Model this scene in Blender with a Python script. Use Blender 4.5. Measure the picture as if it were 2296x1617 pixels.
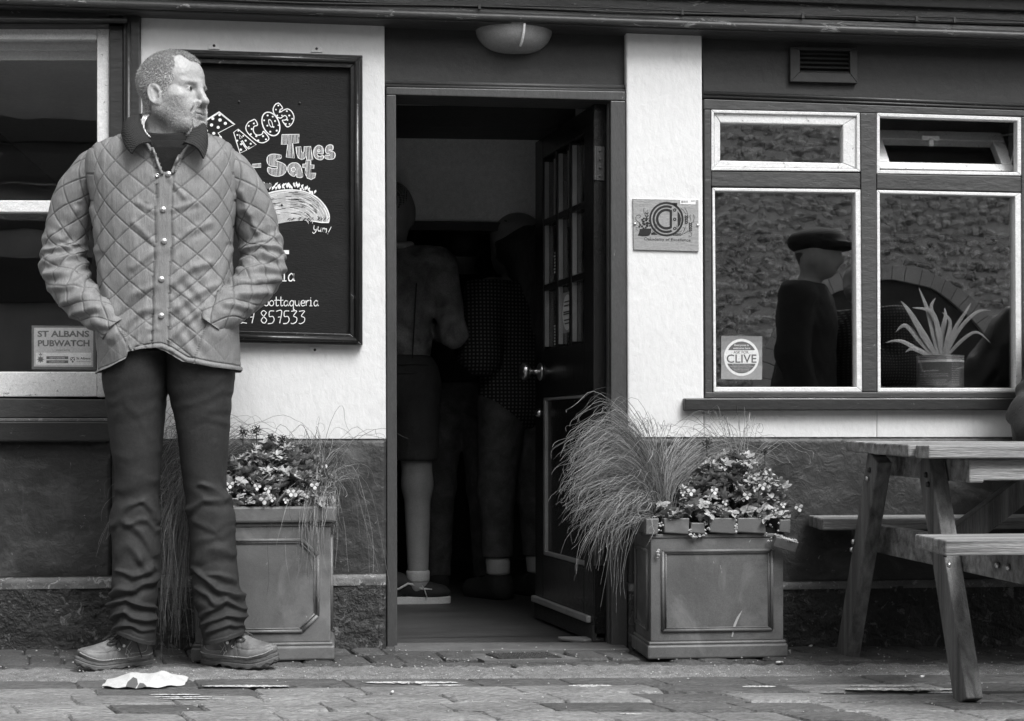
import bpy, bmesh, math, random
import numpy as np
from mathutils import Vector, Matrix
from mathutils.bvhtree import BVHTree

for o in list(bpy.data.objects):
    bpy.data.objects.remove(o)
SC = bpy.context.scene
COL = SC.collection
random.seed(7)
RNG = np.random.default_rng(7)
sin, cos, pi, rad = math.sin, math.cos, math.pi, math.radians

# ------------------------------------------------------------------ camera
FPX, CXP, HZ, CAMH, YC = 3400.0, 1148.0, 970.0, 0.675, -4.79
TH = math.atan(383 / 3400)
FS, FC, CT, ST = FPX * sin(TH), FPX * cos(TH), cos(TH), sin(TH)
cam_d = bpy.data.cameras.new('camera')
cam = bpy.data.objects.new('camera', cam_d)
COL.objects.link(cam)
cam.location = (0, YC, CAMH)
cam.rotation_euler = (pi / 2, 0, -TH)
cam_d.sensor_width = 36
cam_d.lens = FPX / 2296 * 36
cam_d.shift_y = (970 - 808.5) / 2296
cam_d.clip_start = 0.05
cam_d.clip_end = 400
SC.camera = cam

# ------------------------------------------------------------------ sky and sun (overcast, black-and-white film)
SUN_EL, SUN_AZ = rad(52), math.atan2(3.4, -6.0)
w = bpy.data.worlds.new('World')
SC.world = w
w.use_nodes = True
nt = w.node_tree
nt.nodes.clear()
out = nt.nodes.new('ShaderNodeOutputWorld')
bg = nt.nodes.new('ShaderNodeBackground')
sky = nt.nodes.new('ShaderNodeTexSky')
sky.sky_type = 'NISHITA'
sky.sun_disc = False
sky.sun_elevation = SUN_EL
sky.sun_rotation = SUN_AZ
sky.air_density = 1.5
sky.dust_density = 4.0
bw = nt.nodes.new('ShaderNodeRGBToBW')
nt.links.new(sky.outputs[0], bw.inputs[0])
nt.links.new(bw.outputs[0], bg.inputs[0])
bg.inputs[1].default_value = 0.115
nt.links.new(bg.outputs[0], out.inputs[0])
sd = bpy.data.lights.new('sun', 'SUN')
sd.energy = 1.4
sd.angle = rad(26)
sd.color = (1, 1, 1)
sun = bpy.data.objects.new('sun', sd)
COL.objects.link(sun)
SDIR = Vector((sin(SUN_AZ) * cos(SUN_EL), cos(SUN_AZ) * cos(SUN_EL), sin(SUN_EL)))
sun.rotation_euler = SDIR.to_track_quat('Z', 'Y').to_euler()
sun.location = SDIR * 20
SC.view_settings.view_transform = 'Standard'
SC.view_settings.look = 'None'
SC.view_settings.gamma = 1
SC.view_settings.use_curve_mapping = False
SC.view_settings.exposure = 1.12

# ------------------------------------------------------------------ places read off the photograph (2296 px wide)
def P(px, py, Y):
    p = px - CXP
    t = (Y - YC) / (FC - p * ST)
    return Vector((t * (FS + p * CT), Y, CAMH + t * (HZ - py)))

def proj(X, Y, Z):
    yy = Y - YC
    p = (X * FC - yy * FS) / (yy * CT + X * ST)
    t = yy / (FC - p * ST)
    return p + CXP, HZ - (Z - CAMH) / t

def gz(x):
    return -0.012 * (x - 0.18)

# ------------------------------------------------------------------ numeric helpers
def vnoise(p, seed=0):
    p = np.asarray(p, dtype=np.float64)
    i = np.floor(p).astype(np.int64)
    f = p - i
    f = f * f * (3 - 2 * f)
    def h(ix, iy, iz):
        n = (ix * 374761393 + iy * 668265263 + iz * 2147483647 + seed * 1274126177) & 0xffffffff
        n = ((n ^ (n >> 13)) * 1274126177) & 0xffffffff
        n = n ^ (n >> 16)
        return (n & 0xffff) / 32767.5 - 1.0
    r = 0
    for dx in (0, 1):
        wx = f[:, 0] if dx else 1 - f[:, 0]
        for dy in (0, 1):
            wy = f[:, 1] if dy else 1 - f[:, 1]
            for dz in (0, 1):
                wz = f[:, 2] if dz else 1 - f[:, 2]
                r = r + wx * wy * wz * h(i[:, 0] + dx, i[:, 1] + dy, i[:, 2] + dz)
    return r

def fbm(p, seed=0, oct=3):
    r, a, s = 0, 1.0, 1.0
    for k in range(oct):
        r = r + a * vnoise(p * s, seed + k)
        a *= 0.5
        s *= 2.03
    return r

def sstep(e0, e1, x):
    t = np.clip((x - e0) / (e1 - e0), 0, 1)
    return t * t * (3 - 2 * t)

def seg_dist(px, py, pts):
    d = np.full(px.shape, 1e9)
    for (x0, y0), (x1, y1) in zip(pts[:-1], pts[1:]):
        dx, dy = x1 - x0, y1 - y0
        L = dx * dx + dy * dy + 1e-9
        t = np.clip(((px - x0) * dx + (py - y0) * dy) / L, 0, 1)
        d = np.minimum(d, np.hypot(px - x0 - t * dx, py - y0 - t * dy))
    return d

def folds(px, py, lst):
    r = np.zeros(px.shape)
    for pts, amp, s in lst:
        r += amp * np.exp(-(seg_dist(px, py, pts) / s) ** 2)
        low = [(x, y + 1.75 * s) for x, y in pts]
        r -= 0.45 * amp * np.exp(-(seg_dist(px, py, low) / (s * 0.95)) ** 2)
    return r

# ------------------------------------------------------------------ object helpers
WL = {}
def tag(o, label=None, cat=None, group=None, kind=None):
    if label: o['label'] = label
    if cat: o['category'] = cat
    if group: o['group'] = group
    if kind: o['kind'] = kind
    return o

def empty(name, loc, label=None, cat=None, group=None, kind=None):
    o = bpy.data.objects.new(name, None)
    o.empty_display_size = 0.1
    COL.objects.link(o)
    o.location = loc
    WL[o] = Vector(loc)
    return tag(o, label, cat, group, kind)

def finish(me, name, m, parent, smooth, bevel=0, kind=None, label=None):
    o = bpy.data.objects.new(name, me)
    COL.objects.link(o)
    if m is not None: me.materials.append(m)
    if smooth:
        me.polygons.foreach_set('use_smooth', [True] * len(me.polygons))
    if parent is not None:
        o.parent = parent
        WL[o] = WL[parent]
    else:
        WL[o] = Vector((0, 0, 0))
    if bevel:
        b = o.modifiers.new('bevel', 'BEVEL')
        b.width = bevel
        b.segments = 2
        b.limit_method = 'ANGLE'
    if kind: o['kind'] = kind
    if label: o['label'] = label
    return o

class MB:
    def __init__(s):
        s.v, s.f = [], []
    def add(s, vs, fs):
        n = len(s.v)
        s.v += [tuple(v) for v in vs]
        s.f += [tuple(i + n for i in f) for f in fs]
        return s
    def box(s, x0, y0, z0, x1, y1, z1):
        return s.prism([(x0, z0), (x1, z0), (x1, z1), (x0, z1)], y0, y1)
    def prism(s, xz, yf, yb):
        n = len(xz)
        vs = [(x, yf, z) for x, z in xz] + [(x, yb, z) for x, z in xz]
        fs = [tuple(range(n)), tuple(range(2 * n - 1, n - 1, -1))]
        fs += [(i, i + n, (i + 1) % n + n, (i + 1) % n) for i in range(n)]
        return s.add(vs, fs)
    def q(s, pts, Yf, Yb):
        """solid whose front outline is read off the photograph on the plane Y=Yf"""
        return s.prism([(P(x, y, Yf).x, P(x, y, Yf).z) for x, y in pts], Yf, Yb)
    def r(s, x0, y0, x1, y1, Yf, Yb):
        return s.q([(x0, y0), (x0, y1), (x1, y1), (x1, y0)], Yf, Yb)
    def hexa(s, c):
        """8 corners: bottom 4 then top 4"""
        return s.add(c, [(3, 2, 1, 0), (4, 5, 6, 7), (0, 1, 5, 4), (1, 2, 6, 5), (2, 3, 7, 6), (3, 0, 4, 7)])
    def tube(s, pts, r, n=8, cap=True):
        pts = [Vector(p) for p in pts]
        m = len(pts)
        rr = r if hasattr(r, '__len__') else [r] * m
        vs, fs = [], []
        up = None
        for i, p in enumerate(pts):
            T = (pts[min(i + 1, m - 1)] - pts[max(i - 1, 0)])
            T = T.normalized() if T.length > 1e-9 else Vector((0, 0, 1))
            if up is None:
                up = T.orthogonal().normalized()
            up = up - T * up.dot(T)
            up = up.normalized() if up.length > 1e-6 else T.orthogonal().normalized()
            b = T.cross(up)
            for k in range(n):
                a = 2 * pi * k / n
                vs.append(p + (up * cos(a) + b * sin(a)) * rr[i])
        for i in range(m - 1):
            for k in range(n):
                fs.append((i * n + k, i * n + (k + 1) % n, (i + 1) * n + (k + 1) % n, (i + 1) * n + k))
        if cap:
            fs.append(tuple(range(n - 1, -1, -1)))
            fs.append(tuple(range((m - 1) * n, m * n)))
        return s.add(vs, fs)
    def lathe(s, prof, c, axis='z', n=24, ang=2 * pi, a0=0):
        vs, fs = [], []
        m = len(prof)
        full = abs(ang - 2 * pi) < 1e-6
        k_ = n if full else n + 1
        for k in range(k_):
            a = a0 + ang * k / n
            for r, h in prof:
                x, y = r * cos(a), r * sin(a)
                v = {'z': (x, y, h), 'y': (x, h, y), 'x': (h, x, y)}[axis]
                vs.append((c[0] + v[0], c[1] + v[1], c[2] + v[2]))
        for k in range(n):
            k2 = (k + 1) % k_
            for j in range(m - 1):
                fs.append((k * m + j, k2 * m + j, k2 * m + j + 1, k * m + j + 1))
        return s.add(vs, fs)
    def build(s, name, m, parent=None, smooth=False, bevel=0, kind=None, label=None, loc=None):
        off = WL[parent] if parent is not None else Vector((0, 0, 0))
        if loc is not None: off = off + Vector(loc)
        me = bpy.data.meshes.new(name)
        me.from_pydata([(a - off.x, b - off.y, c - off.z) for a, b, c in s.v], [], s.f)
        o = finish(me, name, m, parent, smooth, bevel, kind, label)
        if loc is not None: o.location = loc
        return o

def npmesh(V, Fq, name, m, parent=None, smooth=True, kind=None, attr=None, label=None):
    """mesh from numpy arrays of vertices and quads/tris"""
    off = np.array(WL[parent]) if parent is not None else np.zeros(3)
    me = bpy.data.meshes.new(name)
    V = np.asarray(V, dtype=np.float32) - off.astype(np.float32)
    Fq = np.asarray(Fq, dtype=np.int32)
    k = Fq.shape[1]
    me.vertices.add(len(V))
    me.vertices.foreach_set('co', V.ravel())
    me.loops.add(len(Fq) * k)
    me.loops.foreach_set('vertex_index', Fq.ravel())
    me.polygons.add(len(Fq))
    me.polygons.foreach_set('loop_start', np.arange(0, len(Fq) * k, k, dtype=np.int32))
    me.update(calc_edges=True)
    me.validate()
    if attr is not None:
        a = me.attributes.new('tone', 'FLOAT', 'POINT')
        a.data.foreach_set('value', np.asarray(attr, dtype=np.float32))
    return finish(me, name, m, parent, smooth, 0, kind, label)

def grid_faces(nu, nv, wrapv=True):
    i = np.arange(nu - 1)[:, None]
    j = np.arange(nv if wrapv else nv - 1)[None, :]
    j2 = (j + 1) % nv
    a = i * nv + j
    b = i * nv + j2
    c = (i + 1) * nv + j2
    d = (i + 1) * nv + j
    return np.stack([a + 0 * j, b + 0 * i, c + 0 * i, d + 0 * j], -1).reshape(-1, 4)

# ------------------------------------------------------------------ signed distance modelling
def ell(p, c, r, R=None):
    q = p - np.array(c, np.float32)
    if R is not None: q = q @ np.array(R, np.float32)
    r = np.array(r, np.float32)
    k0 = np.sqrt(((q / r) ** 2).sum(-1))
    k1 = np.sqrt(((q / (r * r)) ** 2).sum(-1)) + 1e-6
    return k0 * (k0 - 1) / k1

def cone(p, a, b, ra, rb):
    a = np.array(a, np.float32)
    b = np.array(b, np.float32)
    ba = b - a
    q = p - a
    h = np.clip(q @ ba / (ba @ ba), 0, 1)
    return np.sqrt(((q - h[..., None] * ba) ** 2).sum(-1)) - (ra + (rb - ra) * h)

def smin(a, b, k):
    h = np.clip(0.5 + 0.5 * (b - a) / k, 0, 1)
    return b + (a - b) * h - k * h * (1 - h)

def smax(a, b, k):
    return -smin(-a, -b, k)

def surfnet(f, lo, hi, h):
    lo = np.array(lo, np.float32)
    n = np.ceil((np.array(hi) - lo) / h).astype(int) + 1
    ax = [lo[i] + h * np.arange(n[i], dtype=np.float32) for i in range(3)]
    v = np.empty(tuple(n), np.float32)
    for i0 in range(0, n[0], 24):
        G = np.stack(np.meshgrid(ax[0][i0:i0 + 24], ax[1], ax[2], indexing='ij'), -1)
        v[i0:i0 + 24] = f(G)
    s = v < 0
    c8 = [(0, 0, 0), (1, 0, 0), (0, 1, 0), (1, 1, 0), (0, 0, 1), (1, 0, 1), (0, 1, 1), (1, 1, 1)]
    sl = lambda A, o: A[o[0]:A.shape[0] - 1 + o[0], o[1]:A.shape[1] - 1 + o[1], o[2]:A.shape[2] - 1 + o[2]]
    cnt = sum(sl(s, o).astype(np.int8) for o in c8)
    act = (cnt > 0) & (cnt < 8)
    idx = np.argwhere(act)
    ids = np.full(act.shape, -1, np.int64)
    ids[act] = np.arange(len(idx))
    cv = np.stack([v[idx[:, 0] + o[0], idx[:, 1] + o[1], idx[:, 2] + o[2]] for o in c8], -1)
    pos = np.zeros((len(idx), 3))
    num = np.zeros(len(idx))
    for a in range(8):
        for b in range(a + 1, 8):
            d = np.array(c8[b]) - np.array(c8[a])
            if np.abs(d).sum() != 1: continue
            m = (cv[:, a] < 0) != (cv[:, b] < 0)
            t = np.where(m, cv[:, a] / np.where(m, cv[:, a] - cv[:, b], 1), 0)
            pos += m[:, None] * (np.array(c8[a]) + t[:, None] * d)
            num += m
    V = lo + h * (idx + pos / num[:, None])
    F = []
    for axis in range(3):
        o1 = [slice(None)] * 3
        o2 = [slice(None)] * 3
        o1[axis] = slice(0, -1)
        o2[axis] = slice(1, None)
        a, b = s[tuple(o1)], s[tuple(o2)]
        ch = np.argwhere(a != b)
        u, w_ = [(1, 2), (2, 0), (0, 1)][axis]
        ok = (ch[:, u] > 0) & (ch[:, w_] > 0) & (ch[:, u] < n[u] - 1) & (ch[:, w_] < n[w_] - 1)
        ch = ch[ok]
        inside = a[ch[:, 0], ch[:, 1], ch[:, 2]]
        def g(du, dw):
            e = ch.copy()
            e[:, u] -= du
            e[:, w_] -= dw
            return ids[e[:, 0], e[:, 1], e[:, 2]]
        quad = np.stack([g(1, 1), g(0, 1), g(0, 0), g(1, 0)], -1)
        quad[~inside] = quad[~inside][:, ::-1]
        F.append(quad)
    F = np.concatenate(F)
    F = F[(F >= 0).all(1)]
    return V, F

def vnormals(V, F):
    n = np.cross(V[F[:, 2]] - V[F[:, 0]], V[F[:, 3 if F.shape[1] == 4 else 1]] - V[F[:, 1 if F.shape[1] == 4 else 0]])
    N = np.zeros_like(V)
    for k in range(F.shape[1]):
        np.add.at(N, F[:, k], n)
    return N / (np.linalg.norm(N, axis=1, keepdims=True) + 1e-12)

# ------------------------------------------------------------------ materials (all grey: the photograph is black-and-white)
MATS = {}
def mat(name, col, rough=0.6, var=0.25, scale=6.0, bump=0.15, bscale=60.0, stretch=(1, 1, 1), spec=0.4,
        chips=None, chipcol=0.5, chipscale=35.0, metal=0.0, fine=0.1, tone=False, stripes=None, sss=0, coord='Object', bdist=0.004, dirt=None, grain=0.2):
    m = bpy.data.materials.new(name)
    m.use_nodes = True
    t = m.node_tree
    N, L = t.nodes, t.links
    b = N['Principled BSDF']
    b.inputs['Roughness'].default_value = rough
    b.inputs['Specular IOR Level'].default_value = spec
    b.inputs['Metallic'].default_value = metal
    tc = N.new('ShaderNodeTexCoord')
    mp = N.new('ShaderNodeMapping')
    mp.inputs['Scale'].default_value = stretch
    if coord == 'World':
        src_ = N.new('ShaderNodeNewGeometry').outputs['Position']
    else:
        src_ = tc.outputs[coord]
    L.new(src_, mp.inputs[0])
    def noise(sc, det=5, dis=0.0, r=0.55):
        n = N.new('ShaderNodeTexNoise')
        n.inputs['Scale'].default_value = sc
        n.inputs['Detail'].default_value = det
        n.inputs['Roughness'].default_value = r
        n.inputs['Distortion'].default_value = dis
        L.new(mp.outputs[0], n.inputs['Vector'])
        g = N.new('ShaderNodeMath')
        g.operation = 'MULTIPLY_ADD'
        g.inputs[1].default_value = 2.0
        g.inputs[2].default_value = -0.5
        g.use_clamp = True
        L.new(n.outputs[0], g.inputs[0])
        return g.outputs[0]
    def math_(op, a, b_=None, c=None):
        n = N.new('ShaderNodeMath')
        n.operation = op
        for i, x in enumerate((a, b_, c)):
            if x is None: continue
            if isinstance(x, (int, float)): n.inputs[i].default_value = x
            else: L.new(x, n.inputs[i])
        return n.outputs[0]
    base = col
    if tone:
        at = N.new('ShaderNodeAttribute')
        at.attribute_name = 'tone'
        base = math_('MULTIPLY', at.outputs['Fac'], col)
    n1 = noise(scale, 6, 0.4)
    f = math_('MULTIPLY_ADD', n1, 2 * var, 1 - var)
    if fine:
        n2 = noise(scale * 22, 3)
        f = math_('MULTIPLY', f, math_('MULTIPLY_ADD', n2, 2 * fine, 1 - fine))
    if grain:
        n3 = noise(420, 2)
        f = math_('MULTIPLY', f, math_('MULTIPLY_ADD', n3, 2 * grain, 1 - grain))
    val = math_('MULTIPLY', f, base)
    def mixto(val, fac, c):
        # val + fac*(c-val)
        return math_('MULTIPLY_ADD', math_('SUBTRACT', c, val), fac, val)
    def ramp(x, lo, hi):
        n = N.new('ShaderNodeMapRange')
        n.inputs[1].default_value = lo
        n.inputs[2].default_value = hi
        L.new(x, n.inputs[0])
        return n.outputs[0]
    if stripes:
        wv = N.new('ShaderNodeTexWave')
        wv.bands_direction = stripes[0]
        wv.inputs['Scale'].default_value = stripes[1]
        wv.inputs['Distortion'].default_value = stripes[3] if len(stripes) > 3 else 0.5
        L.new(src_, wv.inputs['Vector'])
        val = math_('MULTIPLY', val, math_('MULTIPLY_ADD', wv.outputs['Fac'], stripes[2], 1 - stripes[2] * 0.5))
    if dirt:
        nd = ramp(noise(dirt[0], 8, 1.2, 0.65), dirt[1], dirt[1] + dirt[3] if len(dirt) > 3 else dirt[1] + 0.2)
        val = mixto(val, math_('MULTIPLY', nd, 0.85), dirt[2])
    bumpin = noise(bscale, 6, 0.3, 0.6)
    if chips:
        nc = ramp(noise(chipscale, 9, 1.0, 0.72), chips, chips + 0.03)
        val = mixto(val, nc, chipcol)
        bumpin = math_('MULTIPLY_ADD', nc, -0.6, bumpin)
    if stripes:
        bumpin = math_('MULTIPLY_ADD', wv.outputs['Fac'], 1.0, bumpin)
    cb = N.new('ShaderNodeCombineColor')
    for i in range(3): L.new(val, cb.inputs[i])
    L.new(cb.outputs[0], b.inputs['Base Color'])
    if bump:
        bn = N.new('ShaderNodeBump')
        bn.inputs['Strength'].default_value = bump
        bn.inputs['Distance'].default_value = bdist
        L.new(bumpin, bn.inputs['Height'])
        L.new(bn.outputs[0], b.inputs['Normal'])
    if sss:
        b.inputs['Subsurface Weight'].default_value = sss
        b.inputs['Subsurface Radius'].default_value = (0.006, 0.006, 0.006)
        b.inputs['Subsurface Scale'].default_value = 1.0
    MATS[name] = m
    return m

def glassmat(name, f0=0.08, rough=0.0, tint=0.95):
    m = bpy.data.materials.new(name)
    m.use_nodes = True
    t = m.node_tree
    t.nodes.clear()
    N, L = t.nodes, t.links
    o = N.new('ShaderNodeOutputMaterial')
    mx = N.new('ShaderNodeMixShader')
    ge = N.new('ShaderNodeNewGeometry')
    dt = N.new('ShaderNodeVectorMath')
    dt.operation = 'DOT_PRODUCT'
    L.new(ge.outputs['Normal'], dt.inputs[0])
    L.new(ge.outputs['Incoming'], dt.inputs[1])
    def m_(op, a, b_, c=None):
        n = N.new('ShaderNodeMath')
        n.operation = op
        for i, x in enumerate((a, b_, c)):
            if x is None: continue
            if isinstance(x, (int, float)): n.inputs[i].default_value = x
            else: L.new(x, n.inputs[i])
        return n.outputs[0]
    cs_ = m_('ABSOLUTE', dt.outputs['Value'], 0)
    fr = m_('MULTIPLY_ADD', m_('POWER', m_('SUBTRACT', 1.0, cs_), 5.0), 1 - f0, f0)
    tr = N.new('ShaderNodeBsdfTransparent')
    tr.inputs[0].default_value = (tint, tint, tint, 1)
    gl = N.new('ShaderNodeBsdfGlossy')
    gl.inputs['Roughness'].default_value = rough
    gl.inputs[0].default_value = (1, 1, 1, 1)
    tc = N.new('ShaderNodeTexCoord')
    ns = N.new('ShaderNodeTexNoise')
    ns.inputs['Scale'].default_value = 3.0
    L.new(tc.outputs['Object'], ns.inputs['Vector'])
    bn = N.new('ShaderNodeBump')
    bn.inputs['Strength'].default_value = 0.05
    bn.inputs['Distance'].default_value = 0.01
    L.new(ns.outputs[0], bn.inputs['Height'])
    L.new(bn.outputs[0], gl.inputs['Normal'])
    L.new(fr, mx.inputs[0])
    L.new(tr.outputs[0], mx.inputs[1])
    L.new(gl.outputs[0], mx.inputs[2])
    L.new(mx.outputs[0], o.inputs[0])
    return m

PLASTER = mat('white_plaster', 0.66, 0.75, 0.06, 2.5, 0.22, 55, fine=0.04, grain=.04, stretch=(1, 1, .6), bdist=0.006, dirt=(3.0, 0.62, 0.42, 0.5))
PLINTH = mat('plinth_paint', 0.028, 0.5, 0.45, 3.0, 0.5, 22, spec=0.5, dirt=(4, 0.55, 0.10, 0.3), chips=0.80, chipcol=0.2, chipscale=40, bdist=0.008)
PLINTHR = mat('rough_plinth_paint', 0.032, 0.5, 0.6, 9, 0.6, 50, spec=0.4, chips=0.66, chipcol=0.14, chipscale=22, bdist=0.02)
LEDGE = mat('ledge_paint', 0.14, 0.6, 0.4, 8, 0.6, 40, chips=0.64, chipcol=0.3)
TIMBER = mat('dark_timber_paint', 0.024, 0.42, 0.25, 5, 0.25, 50, stretch=(0.4, 1, 1), spec=0.5, chips=0.82, chipcol=0.25, chipscale=70)
TIMBERM = mat('grey_timber_paint', 0.048, 0.5, 0.2, 5, 0.35, 50, stretch=(0.4, 1, 1), spec=0.45, chips=0.83, chipcol=0.3, chipscale=70)
TIMBERV = mat('door_frame_paint', 0.055, 0.4, 0.15, 5, 0.25, 40, stretch=(1, 1, 0.3), spec=0.5, chips=0.85, chipcol=0.3, chipscale=60)
FASCIA = mat('fascia_paint', 0.06, 0.4, 0.25, 4, 0.4, 30, stretch=(0.3, 1, 1), spec=0.5, chips=0.70, chipcol=0.3, chipscale=40)
PANELM = mat('board_over_window_paint', 0.034, 0.5, 0.15, 2, 0.15, 40, spec=0.3)
DOORM = mat('black_door_gloss', 0.011, 0.25, 0.3, 4, 0.15, 25, spec=0.35, chips=0.84, chipcol=0.12, chipscale=40)
WHITEW = mat('white_window_paint', 0.66, 0.45, 0.06, 6, 0.35, 40, stretch=(0.5, 1, 1), spec=0.4, chips=0.83, chipcol=0.25, chipscale=45)
WHITEC = mat('cream_sash_paint', 0.66, 0.45, 0.06, 6, 0.35, 40, spec=0.4, chips=0.73, chipcol=0.25, chipscale=45)
GLASS = glassmat('window_glass', .20)
GLASSL = glassmat('old_window_glass', .09)
GLASSD = glassmat('door_pane_glass', .045)
METAL = mat('brushed_metal', 0.7, 0.3, 0.1, 8, 0.1, 80, metal=1.0)
IRON = mat('dark_iron', 0.05, 0.5, 0.3, 20, 0.3, 90, metal=0.3)
BRASS = mat('worn_brass', 0.5, 0.28, 0.2, 20, 0.1, 80, metal=1.0)
CHALKB = mat('chalkboard_black', 0.014, 0.7, 0.2, 3, 0.25, 90, stretch=(1, 1, 4), spec=0.15, dirt=(2.5, 0.55, 0.026, 0.4))
CHFRAME = mat('chalkboard_frame_black', 0.014, 0.28, 0.3, 6, 0.2, 40, spec=0.5, chips=0.76, chipcol=0.12)
CHALK = mat('white_chalk_pen', 0.78, 0.8, 0.08, 60, 0)
CHALKG = mat('grey_chalk_pen', 0.42, 0.8, 0.35, 30, 0)
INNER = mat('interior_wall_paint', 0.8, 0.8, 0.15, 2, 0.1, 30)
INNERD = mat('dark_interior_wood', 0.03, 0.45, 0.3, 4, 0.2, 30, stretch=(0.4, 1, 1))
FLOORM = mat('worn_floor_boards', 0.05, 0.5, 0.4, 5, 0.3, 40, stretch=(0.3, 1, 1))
# ================================================================== GROUND
MORTAR = mat('joint_grit', 0.045, 0.95, 0.4, 12, 0.8, 90, chips=0.70, chipcol=0.2, chipscale=60)
STONE = mat('worn_stone_sett', 0.25, 0.62, 0.38, 6, 1.0, 60, stretch=(0.5, 1, 1), spec=0.3, fine=0.4, chips=0.86, chipcol=0.35, chipscale=50, bdist=0.012)
STONE2 = mat('dark_stone_sett', 0.12, 0.58, 0.4, 6, 1.0, 60, stretch=(0.5, 1, 1), spec=0.35, fine=0.4, bdist=0.012)
BRICKP = mat('pavement_brick', 0.085, 0.6, 0.5, 7, 0.9, 60, fine=0.45, chips=0.80, chipcol=0.25, chipscale=40, bdist=0.010)
GRIT = mat('rough_concrete_kerb', 0.22, 0.95, 0.35, 30, 1.0, 130, fine=0.5, bdist=0.006, chips=0.66, chipcol=0.5, chipscale=150)
ROADFAR = mat('street_surface', 0.06, 0.8, 0.3, 3, 0.8, 30)

def sheet(name, x0, y0, x1, y1, dz, m, kind='structure'):
    mb = MB()
    nx = 8
    vs, fs = [], []
    for i in range(nx + 1):
        x = x0 + (x1 - x0) * i / nx
        vs += [(x, y0, gz(max(-6, min(9, x))) + dz), (x, y1, gz(max(-6, min(9, x))) + dz)]
    for i in range(nx):
        fs.append((2 * i, 2 * i + 2, 2 * i + 3, 2 * i + 1))
    mb.add(vs, fs)
    o = mb.build(name, m)
    o['kind'] = kind
    return o
road = sheet('road', -60, -70, 60, -0.60, -0.012, MORTAR)
earth = sheet('ground', -60, 0.30, 60, 60, -0.03, ROADFAR)
pavement = sheet('pavement', -14, -0.60, 14, 0.30, -0.010, MORTAR)

def sett(name, m, parent, cx, cy, w, d, rot, h=0.05, skew=0.0, rough=0.004, ztop=0.0):
    """one stone: a shallow domed, chamfered block with an uneven outline"""
    hw, hd = w / 2, d / 2
    nseg = [(-1, -1), (0, -1.04), (1, -1), (1.03, 0), (1, 1), (0, 1.04), (-1, 1), (-1.03, 0)]
    ca, sa = cos(rot), sin(rot)
    R = random.uniform
    o1, o2, o3 = [], [], []
    tx, ty = R(-.004, .004), R(-.012, .012)
    for (u, v) in nseg:
        ju, jv = R(-.010, .010) * w, R(-.03, .03) * d
        x, y = u * hw + ju, v * hd + jv
        if abs(u) == 1 and abs(v) == 1: x *= 0.985; y *= 0.96
        o1.append((x, y, -h))
        o2.append((x, y, -0.006 + R(-.001, .001)))
        o3.append((x * (1 - 0.009 / w), y * (1 - 0.010 / d), R(-.0008, .0008)))
    z0 = gz(cx) + ztop + R(-rough, rough)
    vs = []
    for ring in (o1, o2, o3):
        for x, y, z in ring:
            X, Y = cx + x * ca - y * sa + skew * y, cy + x * sa + y * ca
            vs.append((X, Y, z + z0 + tx * x + ty * y - 0.012 * (X - cx)))
    vs.append((cx, cy, z0 + 0.003))
    fs = []
    for k in range(8):
        k2 = (k + 1) % 8
        fs += [(k, k2, 8 + k2, 8 + k), (8 + k, 8 + k2, 16 + k2, 16 + k), (16 + k, 16 + k2, 24)]
    mb = MB()
    mb.add(vs, fs)
    return mb.build(name, m, parent, smooth=False)

# pavement of long bricks against the wall, joints running a little askew
y_in, y_mid, y_out = 0.02, -0.19, -0.40
x = -1.75
k = 0
while x < 3.3:
    wd = random.uniform(0.088, 0.112)
    sk = 0.19
    if not (0.16 < x < 0.93):
        sett('brick', BRICKP, pavement, x + 0.03, -0.075, wd * .93, 0.19, -0.02, skew=-sk, rough=0.003)
    elif True:
        if not (0.44 < x < 0.66):
            sett('brick', BRICKP, pavement, x, -0.185, wd * .93, 0.15, -0.02, skew=-sk, rough=0.002)
    if not (0.16 < x < 0.93):
        sett('brick', BRICKP, pavement, x + 0.08, -0.26, wd * .93, 0.17, 0.0, skew=-sk, rough=0.003)
    x += wd
x = -1.8
while x < 3.3:
    wd = random.uniform(0.24, 0.46)
    sett('brick', BRICKP, pavement, x + wd / 2, -0.372, wd * .97, 0.055, 0, skew=-.15, rough=0.002)
    x += wd
# concrete threshold strip in front of the door
mb = MB()
mb.r(868, 1440, 1395, 1452, -0.10, 0.02)
vs = []
th = MB()
for (xx, yy) in [(0.165, -0.10), (0.90, -0.10), (0.90, 0.06), (0.165, 0.06)]: vs.append((xx, yy, gz(xx) - 0.03))
for (xx, yy) in [(0.165, -0.10), (0.90, -0.10), (0.90, 0.06), (0.165, 0.06)]: vs.append((xx, yy, gz(xx) + 0.004))
th.hexa(vs)
th.build('threshold', mat('threshold_concrete', 0.10, 0.8, 0.25, 10, 0.4, 60), pavement, bevel=0.003)
# drain cover set in the pavement
dr = empty('drain_cover', (0.55, -0.25, gz(.55)), 'small rectangular iron drain cover in the pavement before the open door', 'drain cover')
cx, cy = 0.553, -0.235
mb = MB()
zz = gz(cx) + 0.002
mb.hexa([(cx - .13, cy - .07, zz - .03), (cx + .16, cy - .07, zz - .03), (cx + .10, cy + .07, zz - .03), (cx - .17, cy + .07, zz - .03),
         (cx - .13, cy - .07, zz), (cx + .16, cy - .07, zz), (cx + .10, cy + .07, zz), (cx - .17, cy + .07, zz)])
mb.build('surround', mat('drain_concrete', 0.11, 0.8, 0.25, 20, 0.4, 70), dr)
mb = MB()
zz += .004
mb.hexa([(cx - .085, cy - .045, zz - .03), (cx + .105, cy - .045, zz - .03), (cx + .075, cy + .045, zz - .03), (cx - .115, cy + .045, zz - .03),
         (cx - .085, cy - .045, zz), (cx + .105, cy - .045, zz), (cx + .075, cy + .045, zz), (cx - .115, cy + .045, zz)])
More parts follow.
